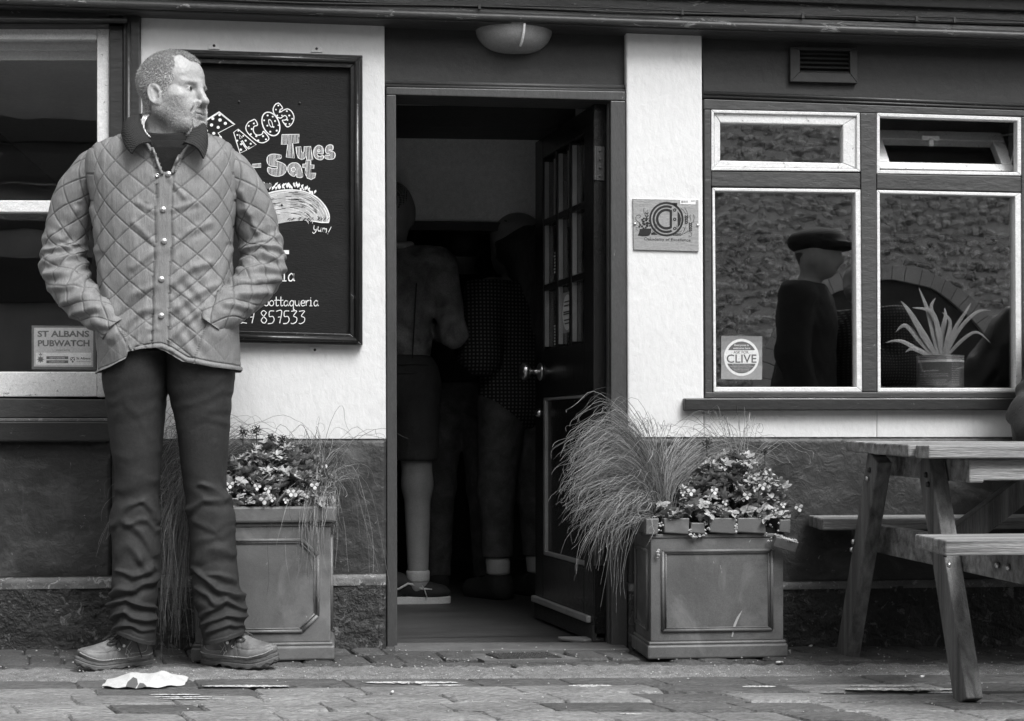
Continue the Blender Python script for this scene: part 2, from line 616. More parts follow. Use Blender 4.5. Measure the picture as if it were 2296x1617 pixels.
mb.build('lid', mat('drain_iron', 0.04, 0.45, 0.3, 40, 0.6, 200), dr)
mb = MB()
for i in range(13):
    for j in range(6):
        sx = cx - .085 + i * .0145 + j * -.004
        sy = cy - .036 + j * .0145
        mb.lathe([(0.0001, zz + .004), (.004, zz + .003), (.005, zz)], (sx, sy, 0), n=5)
mb.build('tread_pattern', MATS['drain_iron'], dr, kind='stuff')

# rough concrete kerb strip, an uneven ribbon
kv, kf = [], []
nx, ny = 420, 12
xs = np.linspace(-2.4, 4.2, nx)
ys = np.linspace(-0.61, -0.395, ny)
G = np.stack(np.meshgrid(xs, ys, indexing='ij'), -1).reshape(-1, 2)
zz = 0.003 * fbm(np.c_[G * 14, np.zeros(len(G))], 3) + 0.0045 * vnoise(np.c_[G * 70, np.zeros(len(G))], 5)
edge = np.minimum((G[:, 1] + 0.61) / 0.02, 1) * np.minimum((-0.395 - G[:, 1]) / 0.012, 1)
zz = -0.0 + zz * edge - 0.018 * (1 - np.clip(edge, 0, 1))
yw = G[:, 1] + 0.012 * vnoise(np.c_[G[:, 0] * 4, np.zeros((len(G), 2))], 9)
npmesh(np.c_[G[:, 0], yw, zz - 0.012 * (G[:, 0] - 0.18)], grid_faces(nx, ny, False)[:, ::-1], 'kerb', GRIT, smooth=False, kind='structure')

# road: two dressed rows along the kerb, then setts laid on the skew
x = -2.1
while x < 4:
    wd = random.uniform(0.24, 0.4)
    sett('stone', STONE2, road, x + wd / 2, -0.685, wd * .985, 0.135, 0, skew=-.3, rough=0.002)
    x += wd
x = -2.2
while x < 4:
    wd = random.uniform(0.26, 0.42)
    sett('stone', STONE2 if random.random() < .5 else STONE, road, x + wd / 2, -0.815, wd * .985, 0.115, 0, skew=-.3, rough=0.0015)
    x += wd
ang = rad(-1.5)
for j in range(7):
    y = -0.94 - j * 0.125
    x = -2.3 + (j % 2) * 0.11 - j * 0.04
    while x < 4 - j * .3:
        wd = random.uniform(0.20, 0.30)
        yy = y - 0.05 * (x - 0.2) * 0.6 + 0.010 * sin(x * 3 + j)
        sett('stone', STONE if random.random() < .8 else STONE2, road, x + wd / 2, yy, wd * .975, 0.120, -0.03, skew=-.42, rough=0.0022, ztop=0.001)
        x += wd
# a joined field of the same setts beyond what the photograph resolves
fv, ff = [], []
for j in range(60):
    y = -1.85 - j * 0.13
    x = -5 + (j % 2) * .12
    while x < 6:
        wd = random.uniform(0.2, 0.3)
        n = len(fv)
        z = gz(x) + random.uniform(-.004, .004)
        for (a, b, c) in [(.01, .01, -.012), (wd - .01, .01, -.012), (wd - .01, .12, -.012), (.01, .12, -.012), (.022, .02, 0), (wd - .022, .02, 0), (wd - .022, .108, 0), (.022, .108, 0)]:
            fv.append((x + a - .2 * b, y - .13 + b, z + c))
        ff += [tuple(n + q for q in f) for f in [(4, 5, 6, 7), (0, 1, 5, 4), (1, 2, 6, 5), (2, 3, 7, 6), (3, 0, 4, 7)]]
        x += wd
mb = MB()
mb.add(fv, ff)
mb.build('road_setts', STONE, None, kind='stuff')

# ================================================================== THE PUB
pub = empty('pub_building', (0.9, 0.1, 0), 'white rendered pub front with dark painted timber, doorway and windows', 'building')
mb = MB()
mb.q([(315, 18), (315, 1000), (866, 1000), (862, 45)], 0, 0.25)
mb.build('wall', PLASTER, pub, bevel=0.004)
mb = MB()
mb.q([(1404, 66), (1408, 1000), (1579, 1000), (1574, 72)], -0.012, 0.25)
mb.build('wall', PLASTER, pub, bevel=0.006)
mb = MB()
mb.q([(1579, 916), (1579, 1000), (1966, 1000), (1966, 916)], -0.006, 0.25)
mb.q([(1966.5, 916), (1966.5, 1000), (2420, 1000), (2420, 916)], -0.008, 0.25)
mb.build('wall', PLASTER, pub, bevel=0.003)
mb = MB()
XR = P(2420, 500, 0).x
mb.box(XR, 0, 0.3, XR + 5, 0.25, 2.2)
XL = P(-330, 500, 0).x
mb.box(XL - 4, 0, 0.3, XL, 0.25, 2.2)
mb.build('wall', PLASTER, pub)

# plinths: smooth upper band, ledge, rough foot
def wavy_wall(name, px0, px1, py0, py1, Yf, Yb, m, amp, sc, seed, parent=pub, nx=200, nz=60):
    a, b = P(px0, py0, Yf), P(px1, py1, Yf)
    xs = np.linspace(a.x, b.x, nx)
    zs = np.linspace(b.z, a.z, nz)
    G = np.stack(np.meshgrid(xs, zs, indexing='ij'), -1).reshape(-1, 2)
    d = amp * fbm(np.c_[G * sc, np.zeros(len(G))], seed, 4)
    e = np.minimum.reduce([(G[:, 0] - a.x) / .01, (b.x - G[:, 0]) / .01, (a.z - G[:, 1]) / .012, np.ones(len(G))])
    e = np.clip(e, 0, 1)
    d = -np.abs(d) * e + (1 - e) * .008
    V = np.c_[G[:, 0], Yf + d, G[:, 1]]
    F = grid_faces(nx, nz, False)
    # top return to the wall
    n0 = len(V)
    top = np.arange(nx) * nz + nz - 1
    back = V[top].copy(); back[:, 1] = Yb
    V = np.r_[V, back]
    i = np.arange(nx - 1)
    F = np.r_[F, np.stack([top[i], top[i + 1], n0 + i + 1, n0 + i], -1)]
    sides = []
    for col in (0, nx - 1):
        r = col * nz + np.arange(nz)
        n1 = len(V)
        bb = V[r].copy(); bb[:, 1] = Yb
        V = np.r_[V, bb]
        j = np.arange(nz - 1)
        F = np.r_[F, np.stack([r[j], r[j + 1], n1 + j + 1, n1 + j], -1)]
    return npmesh(V, F, name, m, parent, smooth=True)
wavy_wall('plinth', -330, 250, 988, 1312, -0.012, .2, PLINTH, 0.006, 7, 1)
wavy_wall('plinth', 250, 866, 984, 1318, -0.014, .2, PLINTH, 0.004, 7, 2)
wavy_wall('plinth', 1408, 2420, 980, 1318, -0.020, .2, PLINTH, 0.004, 7, 3)
wavy_wall('ledge', -330, 866, 1299, 1312, -0.055, .1, LEDGE, 0.004, 20, 4, nz=8)
wavy_wall('ledge', 1410, 2420, 1309, 1314, -0.045, .1, LEDGE, 0.004, 20, 5, nz=8)
wavy_wall('plinth_foot', -330, 866, 1311, 1475, -0.052, .1, PLINTHR, 0.005, 16, 6, nx=320, nz=70)
wavy_wall('plinth_foot', 1410, 2420, 1313, 1475, -0.040, .1, PLINTHR, 0.006, 14, 7, nx=320, nz=70)
mb = MB()
mb.box(XR, -.02, -.2, XR + 5, 0.25, .67)
mb.box(XL - 4, -.02, -.2, XL, 0.25, .67)
mb.build('plinth', PLINTH, pub)

# ---- jetty, fascia and mouldings along the top
def band(name, y0l, y1l, y0r, y1r, Yf, Yb, m, bevel=0.003, x0=-400, x1=2500):
    """board across the whole front; y's are where its edges cross x=0 and x=2296"""
    f = lambda a, b, x: a + (b - a) * x / 2296
    mb = MB()
    mb.q([(x0, f(y0l, y0r, x0)), (x0, f(y1l, y1r, x0)), (x1, f(y1l, y1r, x1)), (x1, f(y0l, y0r, x1))], Yf, Yb)
    return mb.build(name, m, pub, bevel=bevel)
band('fascia_board', -60, -21, 24, 58, -0.085, 0.25, FASCIA)
band('fascia_board', -120, -60, -50, 24, -0.105, 0.25, TIMBER)
band('fascia_board', -20, -8, 60, 72, -0.092, 0.25, FASCIA)
mb = MB()
for (yl, yr, YY, r) in [(0, 80, -.085, .0125)]:
    mb.tube([P(x, yl + (yr - yl) * x / 2296, YY) for x in range(-400, 2600, 150)], r, 12)
mb.build('fascia_roll_moulding', FASCIA, pub, smooth=True)
band('soffit_board', 4, 14, 82, 93, -0.078, 0.25, TIMBERM)
band('frieze_board', 12, 22, 92, 103, -0.03, 0.25, TIMBERM)
mb = MB()
mb.box(-5, -.12, 2.22, 8, 0.3, 4.2)
mb.build('upper_wall', PLASTER, pub)
mb = MB()
mb.box(-5, -.19, 2.10, 8, -.10, 2.22)
mb.build('jetty_beam', TIMBER, pub, bevel=.01)
mb = MB()
mb.add([(-5, -.25, 4.2), (8, -.25, 4.2), (8, 3, 6.0), (-5, 3, 6.0), (-5, -.25, 4.3), (8, -.25, 4.3), (8, 3, 6.1), (-5, 3, 6.1)],
       [(3, 2, 1, 0), (4, 5, 6, 7), (0, 1, 5, 4), (1, 2, 6, 5), (2, 3, 7, 6), (3, 0, 4, 7)])
mb.build('roof', mat('roof_tiles', .05, .8, .4, 4, .5, 20), pub)
cbl = MB()
for dy, ph in ((-12, 0), (-7, 2.1)):
    cbl.tube([P(x, -8 + dy + (64 + 2) * x / 2296 + 2.0 * sin(x / 120 + ph), -.098) for x in range(-400, 2500, 60)], .0032, 6)
co = cbl.build('electric_cable', TIMBERM, None, smooth=True)
tag(co, 'twin painted cables clipped along the fascia at the top', 'cable')
for px in (1075, 1800, 2055, 2140, 1530):
    m_ = MB()
    c = P(px, -16 + 66 * px / 2296, -.101)
    m_.box(c.x - .004, c.y - .004, c.z - .008, c.x + .004, c.y + .004, c.z + .008)
    m_.build('clip', TIMBERM, co)

# ---- left window
lw = MB()
lw.q([(-330, 18), (-330, 57), (245, 57), (245, 34), (313, 34), (313, 20)], -0.035, 0.2)
lw.build('window_head', TIMBER, pub, bevel=.004)
mb = MB()
mb.tube([P(x, 44 + x * .008, -.042) for x in (-330, 0, 285)], .009, 10)
mb.build('head_moulding', TIMBER, pub, smooth=True)
mb = MB()
mb.q([(245, 57), (245, 893), (276, 893), (276, 57)], -.012, .2)
mb.q([(276.4, 34), (276.4, 900), (313, 900), (313, 34)], -.022, .2)
mb.build('window_post', TIMBER, pub, bevel=.003)
mb = MB()
mb.tube([P(288, y, -.026) for y in (50, 400, 895)], .008, 10)
mb.build('post_moulding', TIMBER, pub, smooth=True)
mb = MB()
mb.q([(-330, 890), (-330, 937), (250, 937), (250, 896)], -.03, .2)
mb.q([(250.5, 894), (250.5, 986), (314, 985), (314, 894)], -.026, .2)
mb.build('window_sill', TIMBERM, pub, bevel=.003)
mb = MB()
mb.q([(-330, 938), (-330, 945), (250, 945), (250, 938)], -.050, .2)
mb.build('sill_nosing', LEDGE, pub, bevel=.002)
mb = MB()
mb.q([(-330, 945.5), (-330, 990), (252, 989), (252, 945.5)], -.066, .2)
mb.build('window_sill', TIMBER, pub, bevel=.004)
win = empty('window', (-.9, .03, 1.2)); win.parent = pub; win.location = Vector((-.9, .03, 1.2)) - WL[pub]; WL[win] = Vector((-.9, .03, 1.2))
mb = MB()
mb.q([(-330, 57), (-330, 88), (217, 89), (217, 57)], .01, .05)
mb.q([(217.4, 57), (217.4, 891), (245, 891), (245, 57)], .01, .05)
mb.q([(-330, 833), (-330, 890), (217, 890), (217, 834)], .01, .05)
mb.build('sash_frame', WHITEC, win, bevel=.003)
mb = MB()
mb.q([(-330, 448), (-330, 474), (217, 477), (217, 450)], .022, .06)
mb.build('meeting_rail', WHITEW, win, bevel=.003)
mb = MB()
mb.q([(-330, 70), (-330, 470), (225, 470), (225, 70)], .032, .036)
mb.build('pane', GLASSL, win)
mb = MB()
mb.q([(-330, 470), (-330, 860), (225, 860), (225, 470)], .045, .049)
mb.build('pane', GLASSL, win)
mb = MB()
mb.q([(-330, 60), (-330, 111), (230, 111), (230, 60)], .07, .09)
mb.q([(-330, 60), (-330, 135), (230, 135), (230, 60)], .10, .105)
mb.build('blind', mat('window_blind', 0.8, .8, .1, 4, .1), win)

# ---- door case
mb = MB()
mb.q([(862, 40), (862, 190), (1404, 200), (1404, 68)], .02, .2)
mb.build('lintel_panel', PANELM, pub)
mb = MB()
mb.tube([P(864, 186, .012), P(1403, 197, .012)], .0085, 12)
mb.tube([P(864, 193, .006), P(1403, 204, .006)], .006, 10)
mb.build('lintel_moulding', TIMBERM, pub, smooth=True)
mb = MB()
mb.q([(866, 195), (866, 212), (1403, 226), (1403, 205)], -.004, .14)
mb.build('door_frame_head', TIMBERV, pub, bevel=.003)
mb = MB()
mb.q([(866, 212.5), (868, 1462), (891, 1462), (888, 212.5)], -.004, .14)
mb.build('door_jamb', TIMBERV, pub, bevel=.003)
mb = MB()
mb.q([(1369, 226), (1371, 1462), (1408, 1462), (1403, 226.5)], -.004, .14)
mb.q([(1362, 230), (1362, 1462), (1369, 1462), (1368, 230)], .03, .14)
mb.build('door_jamb', TIMBERV, pub, bevel=.003)

# ---- open door, hinged on the right jamb and swung into the room
HX, HY = P(1331, 500, .05).x, .05
FXX = P(1200, 500, .72)
dv = Vector((FXX.x - HX, FXX.y - HY, 0))
DW = dv.length
du = dv.normalized()
dn = Vector((-du.y, du.x, 0))
if dn.x > 0: dn = -dn          # outer face looks to the left
ZT, ZB = P(1331, 233, .05).z, gz(.8) + .03
door = empty('door', (HX, HY, ZB)); door.parent = pub; door.location = Vector((HX, HY, ZB)) - WL[pub]; WL[door] = Vector((HX, HY, ZB))
TK = .043
def dpt(u, v, z):
    return (HX + du.x * u - dn.x * v, HY + du.y * u - dn.y * v, z)
def dbox(mb, u0, u1, v0, v1, z0, z1):
    mb.hexa([dpt(u0, v0, z0), dpt(u1, v0, z0), dpt(u1, v1, z0), dpt(u0, v1, z0), dpt(u0, v0, z1), dpt(u1, v0, z1), dpt(u1, v1, z1), dpt(u0, v1, z1)])
    return mb
GA, GB = .10, DW - .10
mb = MB()
dbox(mb, 0, GA, 0, TK, ZB, ZT); dbox(mb, GB, DW, 0, TK, ZB, ZT)
mb.build('stile', DOORM, door, bevel=.003)
for za_, zb_ in ((1.66, ZT), (.80, .972), (ZB, .235)):
    mb = MB(); dbox(mb, GA, GB, 0, TK, za_, zb_); mb.build('rail', DOORM, door, bevel=.003)
mb = MB()
dbox(mb, GA, GB, .014, TK - .01, .235, .80)
mb.build('panel', DOORM, door)
PBEAD = mat('lit_door_bead', .24, .4, .2, 8, .2)  # paler than the door: light on the bar reveals put into the colour
mb = MB()
dbox(mb, GB - .02, GB, .002, .016, .235, .80); dbox(mb, GA, GA + .012, .004, .016, .235, .80); dbox(mb, GA, GB, .002, .016, .235, .25); dbox(mb, GA, GB, .002, .016, .79, .80)
mb.build('panel_bead', PBEAD, door, bevel=.003)
zr = [.972, 1.195, 1.43, 1.66]
uc = [GA + (GB - GA) * i / 3 for i in range(4)]
for i in (1, 2):
    mb = MB(); dbox(mb, uc[i] - .011, uc[i] + .011, .001, TK - .001, .972, 1.66); mb.build('glazing_bar', DOORM, door, bevel=.003)
for i in (1, 2):
    mb = MB(); dbox(mb, GA, GB, .003, TK - .003, zr[i] - .012, zr[i] + .012); mb.build('glazing_bar', DOORM, door, bevel=.003)
for i in range(3):
    for j in range(3):
        mb = MB(); dbox(mb, uc[i] + .005, uc[i + 1] - .005, .02, .023, zr[j] + .005, zr[j + 1] - .005)
        pn = mb.build('pane', GLASSD, door)
        mb = MB()
        for (a, b) in ((uc[i] + (.011 if i else 0), uc[i] + (.019 if i else .010)), (uc[i + 1] - (.019 if i < 2 else .010), uc[i + 1] - (.011 if i < 2 else 0))):
            dbox(mb, a, b, .006, .02, zr[j] + .012, zr[j + 1] - .012)
        mb.build('bead', PBEAD, pn)
mb = MB(); dbox(mb, .02, DW - .005, -.018, 0, ZB + .035, ZB + .058)
mb.build('weather_bar', mat('aluminium_weather_bar', .3, .5, .2, 10, .2, metal=.3), door, bevel=.004)
mb = MB(); dbox(mb, .0, DW, -.004, .010, ZB - .022, ZB + .03)
mb.build('draught_brush', mat('draught_brush', .03, .9, .3, 200, .5), door)
# knob
kc = Vector(dpt(DW - .075, 0, .895))
mb = MB()
prof = [(.001, 0), (.031, 0), (.033, .004), (.028, .009), (.014, .012), (.010, .02), (.009, .034), (.013, .04), (.024, .046), (.031, .056), (.030, .068), (.020, .077), (.001, .080)]
vs, fs = [], []
nn = 24
e1, e2 = Vector((0, 0, 1)), du
for k_ in range(nn):
    a = 2 * pi * k_ / nn
    for r_, h_ in prof:
        vs.append(kc + dn * h_ + (e1 * cos(a) + e2 * sin(a)) * r_)
for k_ in range(nn):
    k2 = (k_ + 1) % nn
    for j in range(len(prof) - 1):
        fs.append((k_ * len(prof) + j, k_ * len(prof) + j + 1, k2 * len(prof) + j + 1, k2 * len(prof) + j))
mb.add(vs, fs)
mb.build('knob', BRASS, door, smooth=True)
kc2 = Vector(dpt(DW - .07, 0, .745))
mb = MB()
mb.tube([kc2, kc2 + dn * .008, kc2 + dn * .02], [.016, .016, .008], 14)
mb.build('lock', BRASS, door, smooth=True)
for zc in (1.545, .30):
    mb = MB()
    dbox(mb, -.0035, 0, .006, .036, zc - .055, zc + .055)
    for q_ in range(4):
        c = Vector(dpt(-.0035, .02, zc - .04 + q_ * .027))
        mb.tube([c, c - du * .004], .004, 8)
    mb.tube([dpt(-.004, .004, zc - .055), dpt(-.004, .004, zc + .055)], .006, 10)
    mb.build('hinge', IRON, door, bevel=.001)
# sticker on a door pane
st = empty('pane_sticker', dpt(.36, .018, 1.08), 'round notice stuck on a lower pane of the open door', 'sticker')
mb = MB(); dbox(mb, uc[1] + .03, uc[2] - .03, .0175, .019, 1.02, 1.16); mb.build('card', mat('sticker_grey', .25, .5, .1), st)
mb = MB()
c = Vector(dpt((uc[1] + uc[2]) / 2, .017, 1.09))
n_ = 24
mb.add([c + du * cos(2 * pi * i / n_) * .055 + Vector((0, 0, 1)) * sin(2 * pi * i / n_) * .062 for i in range(n_)], [tuple(range(n_))])
mb.build('disc', mat('sticker_white', .6, .5, .05), st)
mb = MB()
for zq, hw_ in ((1.125, .03), (1.112, .034), (1.09, .04), (1.083, .04), (1.062, .032), (1.05, .025)):
    dbox(mb, (uc[1] + uc[2]) / 2 - hw_, (uc[1] + uc[2]) / 2 + hw_, .0155, .0165, zq, zq + .004)
mb.build('print', mat('sticker_dark', .03, .5, .05), st)
for (z0_, z1_) in ((.985, 1.06), (1.24, 1.32)):
    mb = MB()
    for q_ in range(7):
        zq = z0_ + (z1_ - z0_) * q_ / 7
        dbox(mb, uc[2] + .06, uc[2] + .06 + random.uniform(.012, .02), .0165, .018, zq, zq + .006)
    o_ = mb.build('pane_label', MATS['sticker_white'])
    tag(o_, 'small %s label of short lines inside the door glass' % ('lower' if z0_ < 1.1 else 'upper'), 'sticker')

# ---- right window
mb = MB()
mb.q([(1574, 72), (1578, 210), (2420, 236), (2420, 98)], .02, .2)
mb.build('window_header', PANELM, pub)
mb = MB()
mb.tube([P(1577, 209, .012), P(2420, 241, .012)], .008, 12)
mb.tube([P(1577, 217, .010), P(2420, 249, .010)], .0055, 10)
mb.build('header_moulding', TIMBER, pub, smooth=True)
mb = MB()
mb.q([(1578, 222), (1578, 245), (2420, 264), (2420, 252)], .0, .1)
mb.build('window_frame_head', TIMBERM, pub, bevel=.003)
mb = MB(); mb.q([(1579, 245.5), (1581, 892), (1597, 892), (1594, 245.5)], .0, .1); mb.build('window_post', TIMBERM, pub, bevel=.003)
mb = MB(); mb.q([(1929, 253), (1934, 879), (1966, 879), (1965, 254)], .0, .1); mb.build('mullion', TIMBERM, pub, bevel=.003)
mb = MB(); mb.q([(2290, 262), (2292, 879), (2340, 879), (2340, 262)], .0, .1)
mb.build('mullion', TIMBERM, pub, bevel=.003)
mb = MB(); mb.q([(1595, 384), (1595, 418), (1929, 423), (1929, 388)], .002, .1)
mb.q([(1966, 390), (1966, 424), (2290, 431), (2290, 396)], .002, .1)
mb.q([(2340, 396), (2340, 431), (2420, 433), (2420, 398)], .002, .1)
mb.build('transom', TIMBERM, pub, bevel=.003)
mb = MB(); mb.q([(1582, 879.5), (1580, 893), (2420, 893), (2420, 879.5)], -.004, .1); mb.build('bottom_rail', TIMBERM, pub, bevel=.003)
mb = MB(); mb.q([(1535, 893), (1536, 921), (2420, 919), (2420, 893)], -.040, .05); mb.build('window_sill', TIMBER, pub, bevel=.004)
mb = MB(); mb.q([(2340, 264), (2340, 879), (2420, 879), (2420, 264)], .03, .034); mb.build('pane', GLASS, pub)

def frame4(mb, o_, i_, Yf, Yb):
    """o_, i_: outer and inner outlines, 4 px corners each (TL, TR, BR, BL)"""
    for k_ in range(4):
        k2 = (k_ + 1) % 4
        mb.q([o_[k_], i_[k_], i_[k2], o_[k2]], Yf, Yb)
def mkwin(c):
    e = empty('window', c); e.parent = pub; e.location = Vector(c) - WL[pub]; WL[e] = Vector(c)
    return e
w1 = mkwin((1.9, .03, 1.6))
mb = MB(); frame4(mb, [(1595, 246), (1928, 253), (1929, 385), (1595, 382)], [(1601, 253), (1921, 260), (1921, 379), (1601, 375)], -.002, .03); mb.build('frame', WHITEW, w1, bevel=.002)
mb = MB(); frame4(mb, [(1601, 253), (1921, 260), (1921, 379), (1601, 375)], [(1615, 275), (1890, 281), (1890, 366), (1615, 360)], .006, .04); mb.build('casement', WHITEC, w1, bevel=.003)
mb = MB(); mb.q([(1610, 270), (1610, 366), (1895, 370), (1895, 276)], .022, .026); mb.build('pane', GLASS, w1)
w2 = mkwin((2.4, .03, 1.6))
mb = MB(); frame4(mb, [(1966, 253), (2290, 263), (2290, 394), (1966, 389)], [(1973, 261), (2281, 271), (2281, 386), (1973, 381)], .0, .03); mb.build('frame', WHITEW, w2, bevel=.002)
# bottom-hung sash tipped into the room
def tip(px, f):   # f 0 bottom .. 1 top of sash
    Yt, zb, zt = .05 + .12 * f, P(2120, 380, .05).z, P(2120, 294, .17).z
    X = P(px, 380, .05).x
    return Vector((X, Yt, zb + (zt - zb) * f))
sash = MB()
def tbox(mb, xa, xb, fa, fb, th=.03):
    n_ = Vector((0, -(tip(2000, 1).z - tip(2000, 0).z), .12)).normalized()
    c = [tip(xa, fa), tip(xb, fa), tip(xb, fb), tip(xa, fb)]
    d_ = -n_ * th
    mb.hexa([c[0], c[1], c[1] + d_, c[0] + d_, c[3], c[2], c[2] + d_, c[3] + d_])
tbox(sash, 1974, 2280, 0, .17); tbox(sash, 1974, 2280, .76, 1); tbox(sash, 1974, 2000, .172, .758); tbox(sash, 2252, 2280, .172, .758)
sash.build('tilted_sash', WHITEC, w2, bevel=.003)
mb = MB(); tbox(mb, 2000, 2252, .17, .76, .004); mb.build('pane', GLASSL, w2)
mb = MB(); c = tip(2108, .76) + Vector((0, -.006, 0)); mb.box(c.x - .03, c.y - .008, c.z - .004, c.x + .03, c.y + .004, c.z + .012); mb.box(c.x - .008, c.y - .012, c.z - .025, c.x + .008, c.y, c.z); mb.build('catch', WHITEC, w2, bevel=.003)
mb = MB(); mb.tube([tip(2276, .9) + Vector((.0, -.01, .0)), P(2278, 300, .04)], .004, 6); mb.tube([tip(2276, .2), P(2279, 310, .04)], .004, 6); mb.build('stay', METAL, w2)
w3 = mkwin((1.9, .03, 1.1))
mb = MB(); frame4(mb, [(1597, 421), (1930, 425), (1934, 879), (1600, 879)], [(1603, 428), (1918, 432), (1921, 868), (1606, 868)], .004, .04); mb.build('frame', WHITEW, w3, bevel=.002)
mb = MB(); mb.q([(1600, 425), (1602, 873), (1925, 873), (1922, 428)], .024, .028); mb.build('pane', GLASS, w3)
w4 = mkwin((2.4, .03, 1.1))
mb = MB(); frame4(mb, [(1966, 426), (2290, 433), (2292, 879), (1968, 879)], [(1973, 433), (2276, 440), (2278, 870), (1975, 870)], .004, .04); mb.build('frame', WHITEW, w4, bevel=.002)
mb = MB(); mb.q([(1970, 430), (1972, 875), (2283, 875), (2281, 437)], .024, .028); mb.build('pane', GLASS, w4)

# ---- vent in the header
vt = empty('air_vent', (P(1848, 187, .0)), 'square air vent with dark louvres in the board above the window', 'air vent')
mb = MB(); frame4(mb, [(1772, 104), (1923, 107), (1923, 187), (1772, 183)], [(1794, 112), (1906, 114), (1906, 165), (1794, 162)], .002, .03); mb.build('surround', PANELM, vt, bevel=.002)
mb = MB(); mb.q([(1790, 108), (1790, 168), (1910, 170), (1910, 110)], .0195, .022); mb.build('backing', mat('vent_dark', .008, .7), vt)
for i in range(5):
    y = 116 + i * 10
    mb = MB(); a, b = P(1794, y, .006), P(1906, y + 2.5, .006)
    mb.hexa([(a.x, .005, a.z - .009), (b.x, .005, b.z - .009), (b.x, .007, b.z - .009), (a.x, .007, a.z - .009), (a.x, .016, a.z), (b.x, .016, b.z), (b.x, .019, b.z), (a.x, .019, a.z)])
    mb.build('slat', IRON, vt)

# ---- inside the pub
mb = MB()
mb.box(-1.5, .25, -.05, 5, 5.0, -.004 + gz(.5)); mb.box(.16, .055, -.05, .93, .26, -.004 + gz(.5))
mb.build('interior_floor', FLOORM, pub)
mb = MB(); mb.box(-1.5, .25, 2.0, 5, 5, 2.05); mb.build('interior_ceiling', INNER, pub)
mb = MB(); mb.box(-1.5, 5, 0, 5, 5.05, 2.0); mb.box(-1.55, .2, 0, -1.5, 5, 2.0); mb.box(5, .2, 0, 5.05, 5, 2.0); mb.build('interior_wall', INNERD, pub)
mb = MB(); mb.q([(700, 284), (700, 492), (1290, 500), (1290, 290)], 1.42, 1.5); mb.build('interior_header', INNER, pub)
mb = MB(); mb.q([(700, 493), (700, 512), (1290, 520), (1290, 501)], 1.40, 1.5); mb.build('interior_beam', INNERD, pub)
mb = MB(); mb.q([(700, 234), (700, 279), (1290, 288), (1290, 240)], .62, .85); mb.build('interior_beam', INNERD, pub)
mb = MB(); mb.q([(880, 221), (880, 229), (1215, 237), (1215, 229)], .2, .22); mb.build('interior_door_batten', INNER, pub)
mb = MB(); mb.box(1.02, .26, 0, 1.07, 1.9, 2.0); mb.build('interior_partition', INNERD, pub)
mb = MB(); mb.box(-.35, .26, 0, -.30, 5, 2.0); mb.build('interior_partition', INNERD, pub)
bar = empty('bar_counter', (.9, 3.2, 0), 'dark bar counter with a shelf of glints deep inside the doorway', 'bar counter')
mb = MB(); mb.box(-.2, 3.2, 0, 1.0, 3.7, .95); mb.build('counter', INNERD, bar)
mb = MB(); mb.box(-.2, 4.5, 1.25, 1.0, 4.9, 1.28); mb.box(-.2, 4.5, 1.5, 1.0, 4.9, 1.53); mb.build('shelf', INNERD, bar)
for i in range(10):
    mb = MB(); c = (.2 + i * .075 + random.uniform(-.01, .01), 4.6, 1.28 if i % 2 else 1.53)
    mb.lathe([(.001, 0), (.03, 0), (.03, .12), (.012, .16), (.012, .2), (.001, .2)], c, n=10)
    o_ = mb.build('bottle', METAL if i % 3 == 0 else IRON, smooth=True)
    tag(o_, 'bottle standing on the dark shelf behind the bar', 'bottle', 'bottles behind the bar')

# ================================================================== OPPOSITE SIDE OF THE STREET (seen only in the window glass)
FY = -8.8
def V(px, py, d=8.8):
    p = P(px, py, d)
    return Vector((p.x, -p.y, p.z))
FLINT = mat('knapped_flint', .50, .45, 1.0, 11, 1.0, 40, fine=.6, spec=.6, dirt=(13, .56, .95, .10), coord='World')
fw = empty('flint_wall', (4.5, FY, 0), 'flint wall with an arched doorway across the street, reflected in the windows', 'wall')
mb = MB(); mb.box(1.4, FY - .5, -.3, 12, FY, 4.6); mb.build('mortar_core', mat('flint_mortar', .62, .9, .3, 6, .6, 30), fw)
AC = V(1990, 905)
AR = 1.27
flints = []
z = -.1
while z < 4.55:
    x = 1.45
    while x < 11.9:
        wd = random.uniform(.07, .15)
        if not ((x - AC.x) ** 2 + (z - AC.z) ** 2 < (AR + .02) ** 2 and z > AC.z or abs(x - AC.x) < AR and z <= AC.z):
            flints.append((x + wd / 2, z + random.uniform(-.042, .042), wd * .60, random.uniform(.034, .056)))
        x += wd * .84
    z += .072
ico_v = [(0, -1, 0), (.89, -.35, .1), (.3, -.4, .8), (-.7, -.45, .5), (-.75, -.4, -.45), (.25, -.45, -.85), (1, .4, 0), (.3, .4, 1), (-.95, .4, .35), (-.6, .4, -.75), (.6, .4, -.7)]
ico_f = [(0, 1, 2), (0, 2, 3), (0, 3, 4), (0, 4, 5), (0, 5, 1), (1, 6, 7), (1, 7, 2), (2, 7, 8), (2, 8, 3), (3, 8, 9), (3, 9, 4), (4, 9, 10), (4, 10, 5), (5, 10, 6), (5, 6, 1)]
protos = []
for k_ in range(12):
    mb = MB()
    mb.add([(a * random.uniform(.75, 1.15), b * random.uniform(.8, 1.3), c * random.uniform(.75, 1.15)) for a, b, c in ico_v], ico_f)
    me = bpy.data.meshes.new('flint')
    me.from_pydata(mb.v, [], mb.f)
    me.materials.append(FLINT)
    protos.append((me, mb.v))
cxv, czv = V(1900, 600).x, V(1900, 600).z
flints.sort(key=lambda f: (abs(f[0] - cxv) / 1.5) ** 2 + (abs(f[1] - czv) / 1.2) ** 2)
rest = MB()
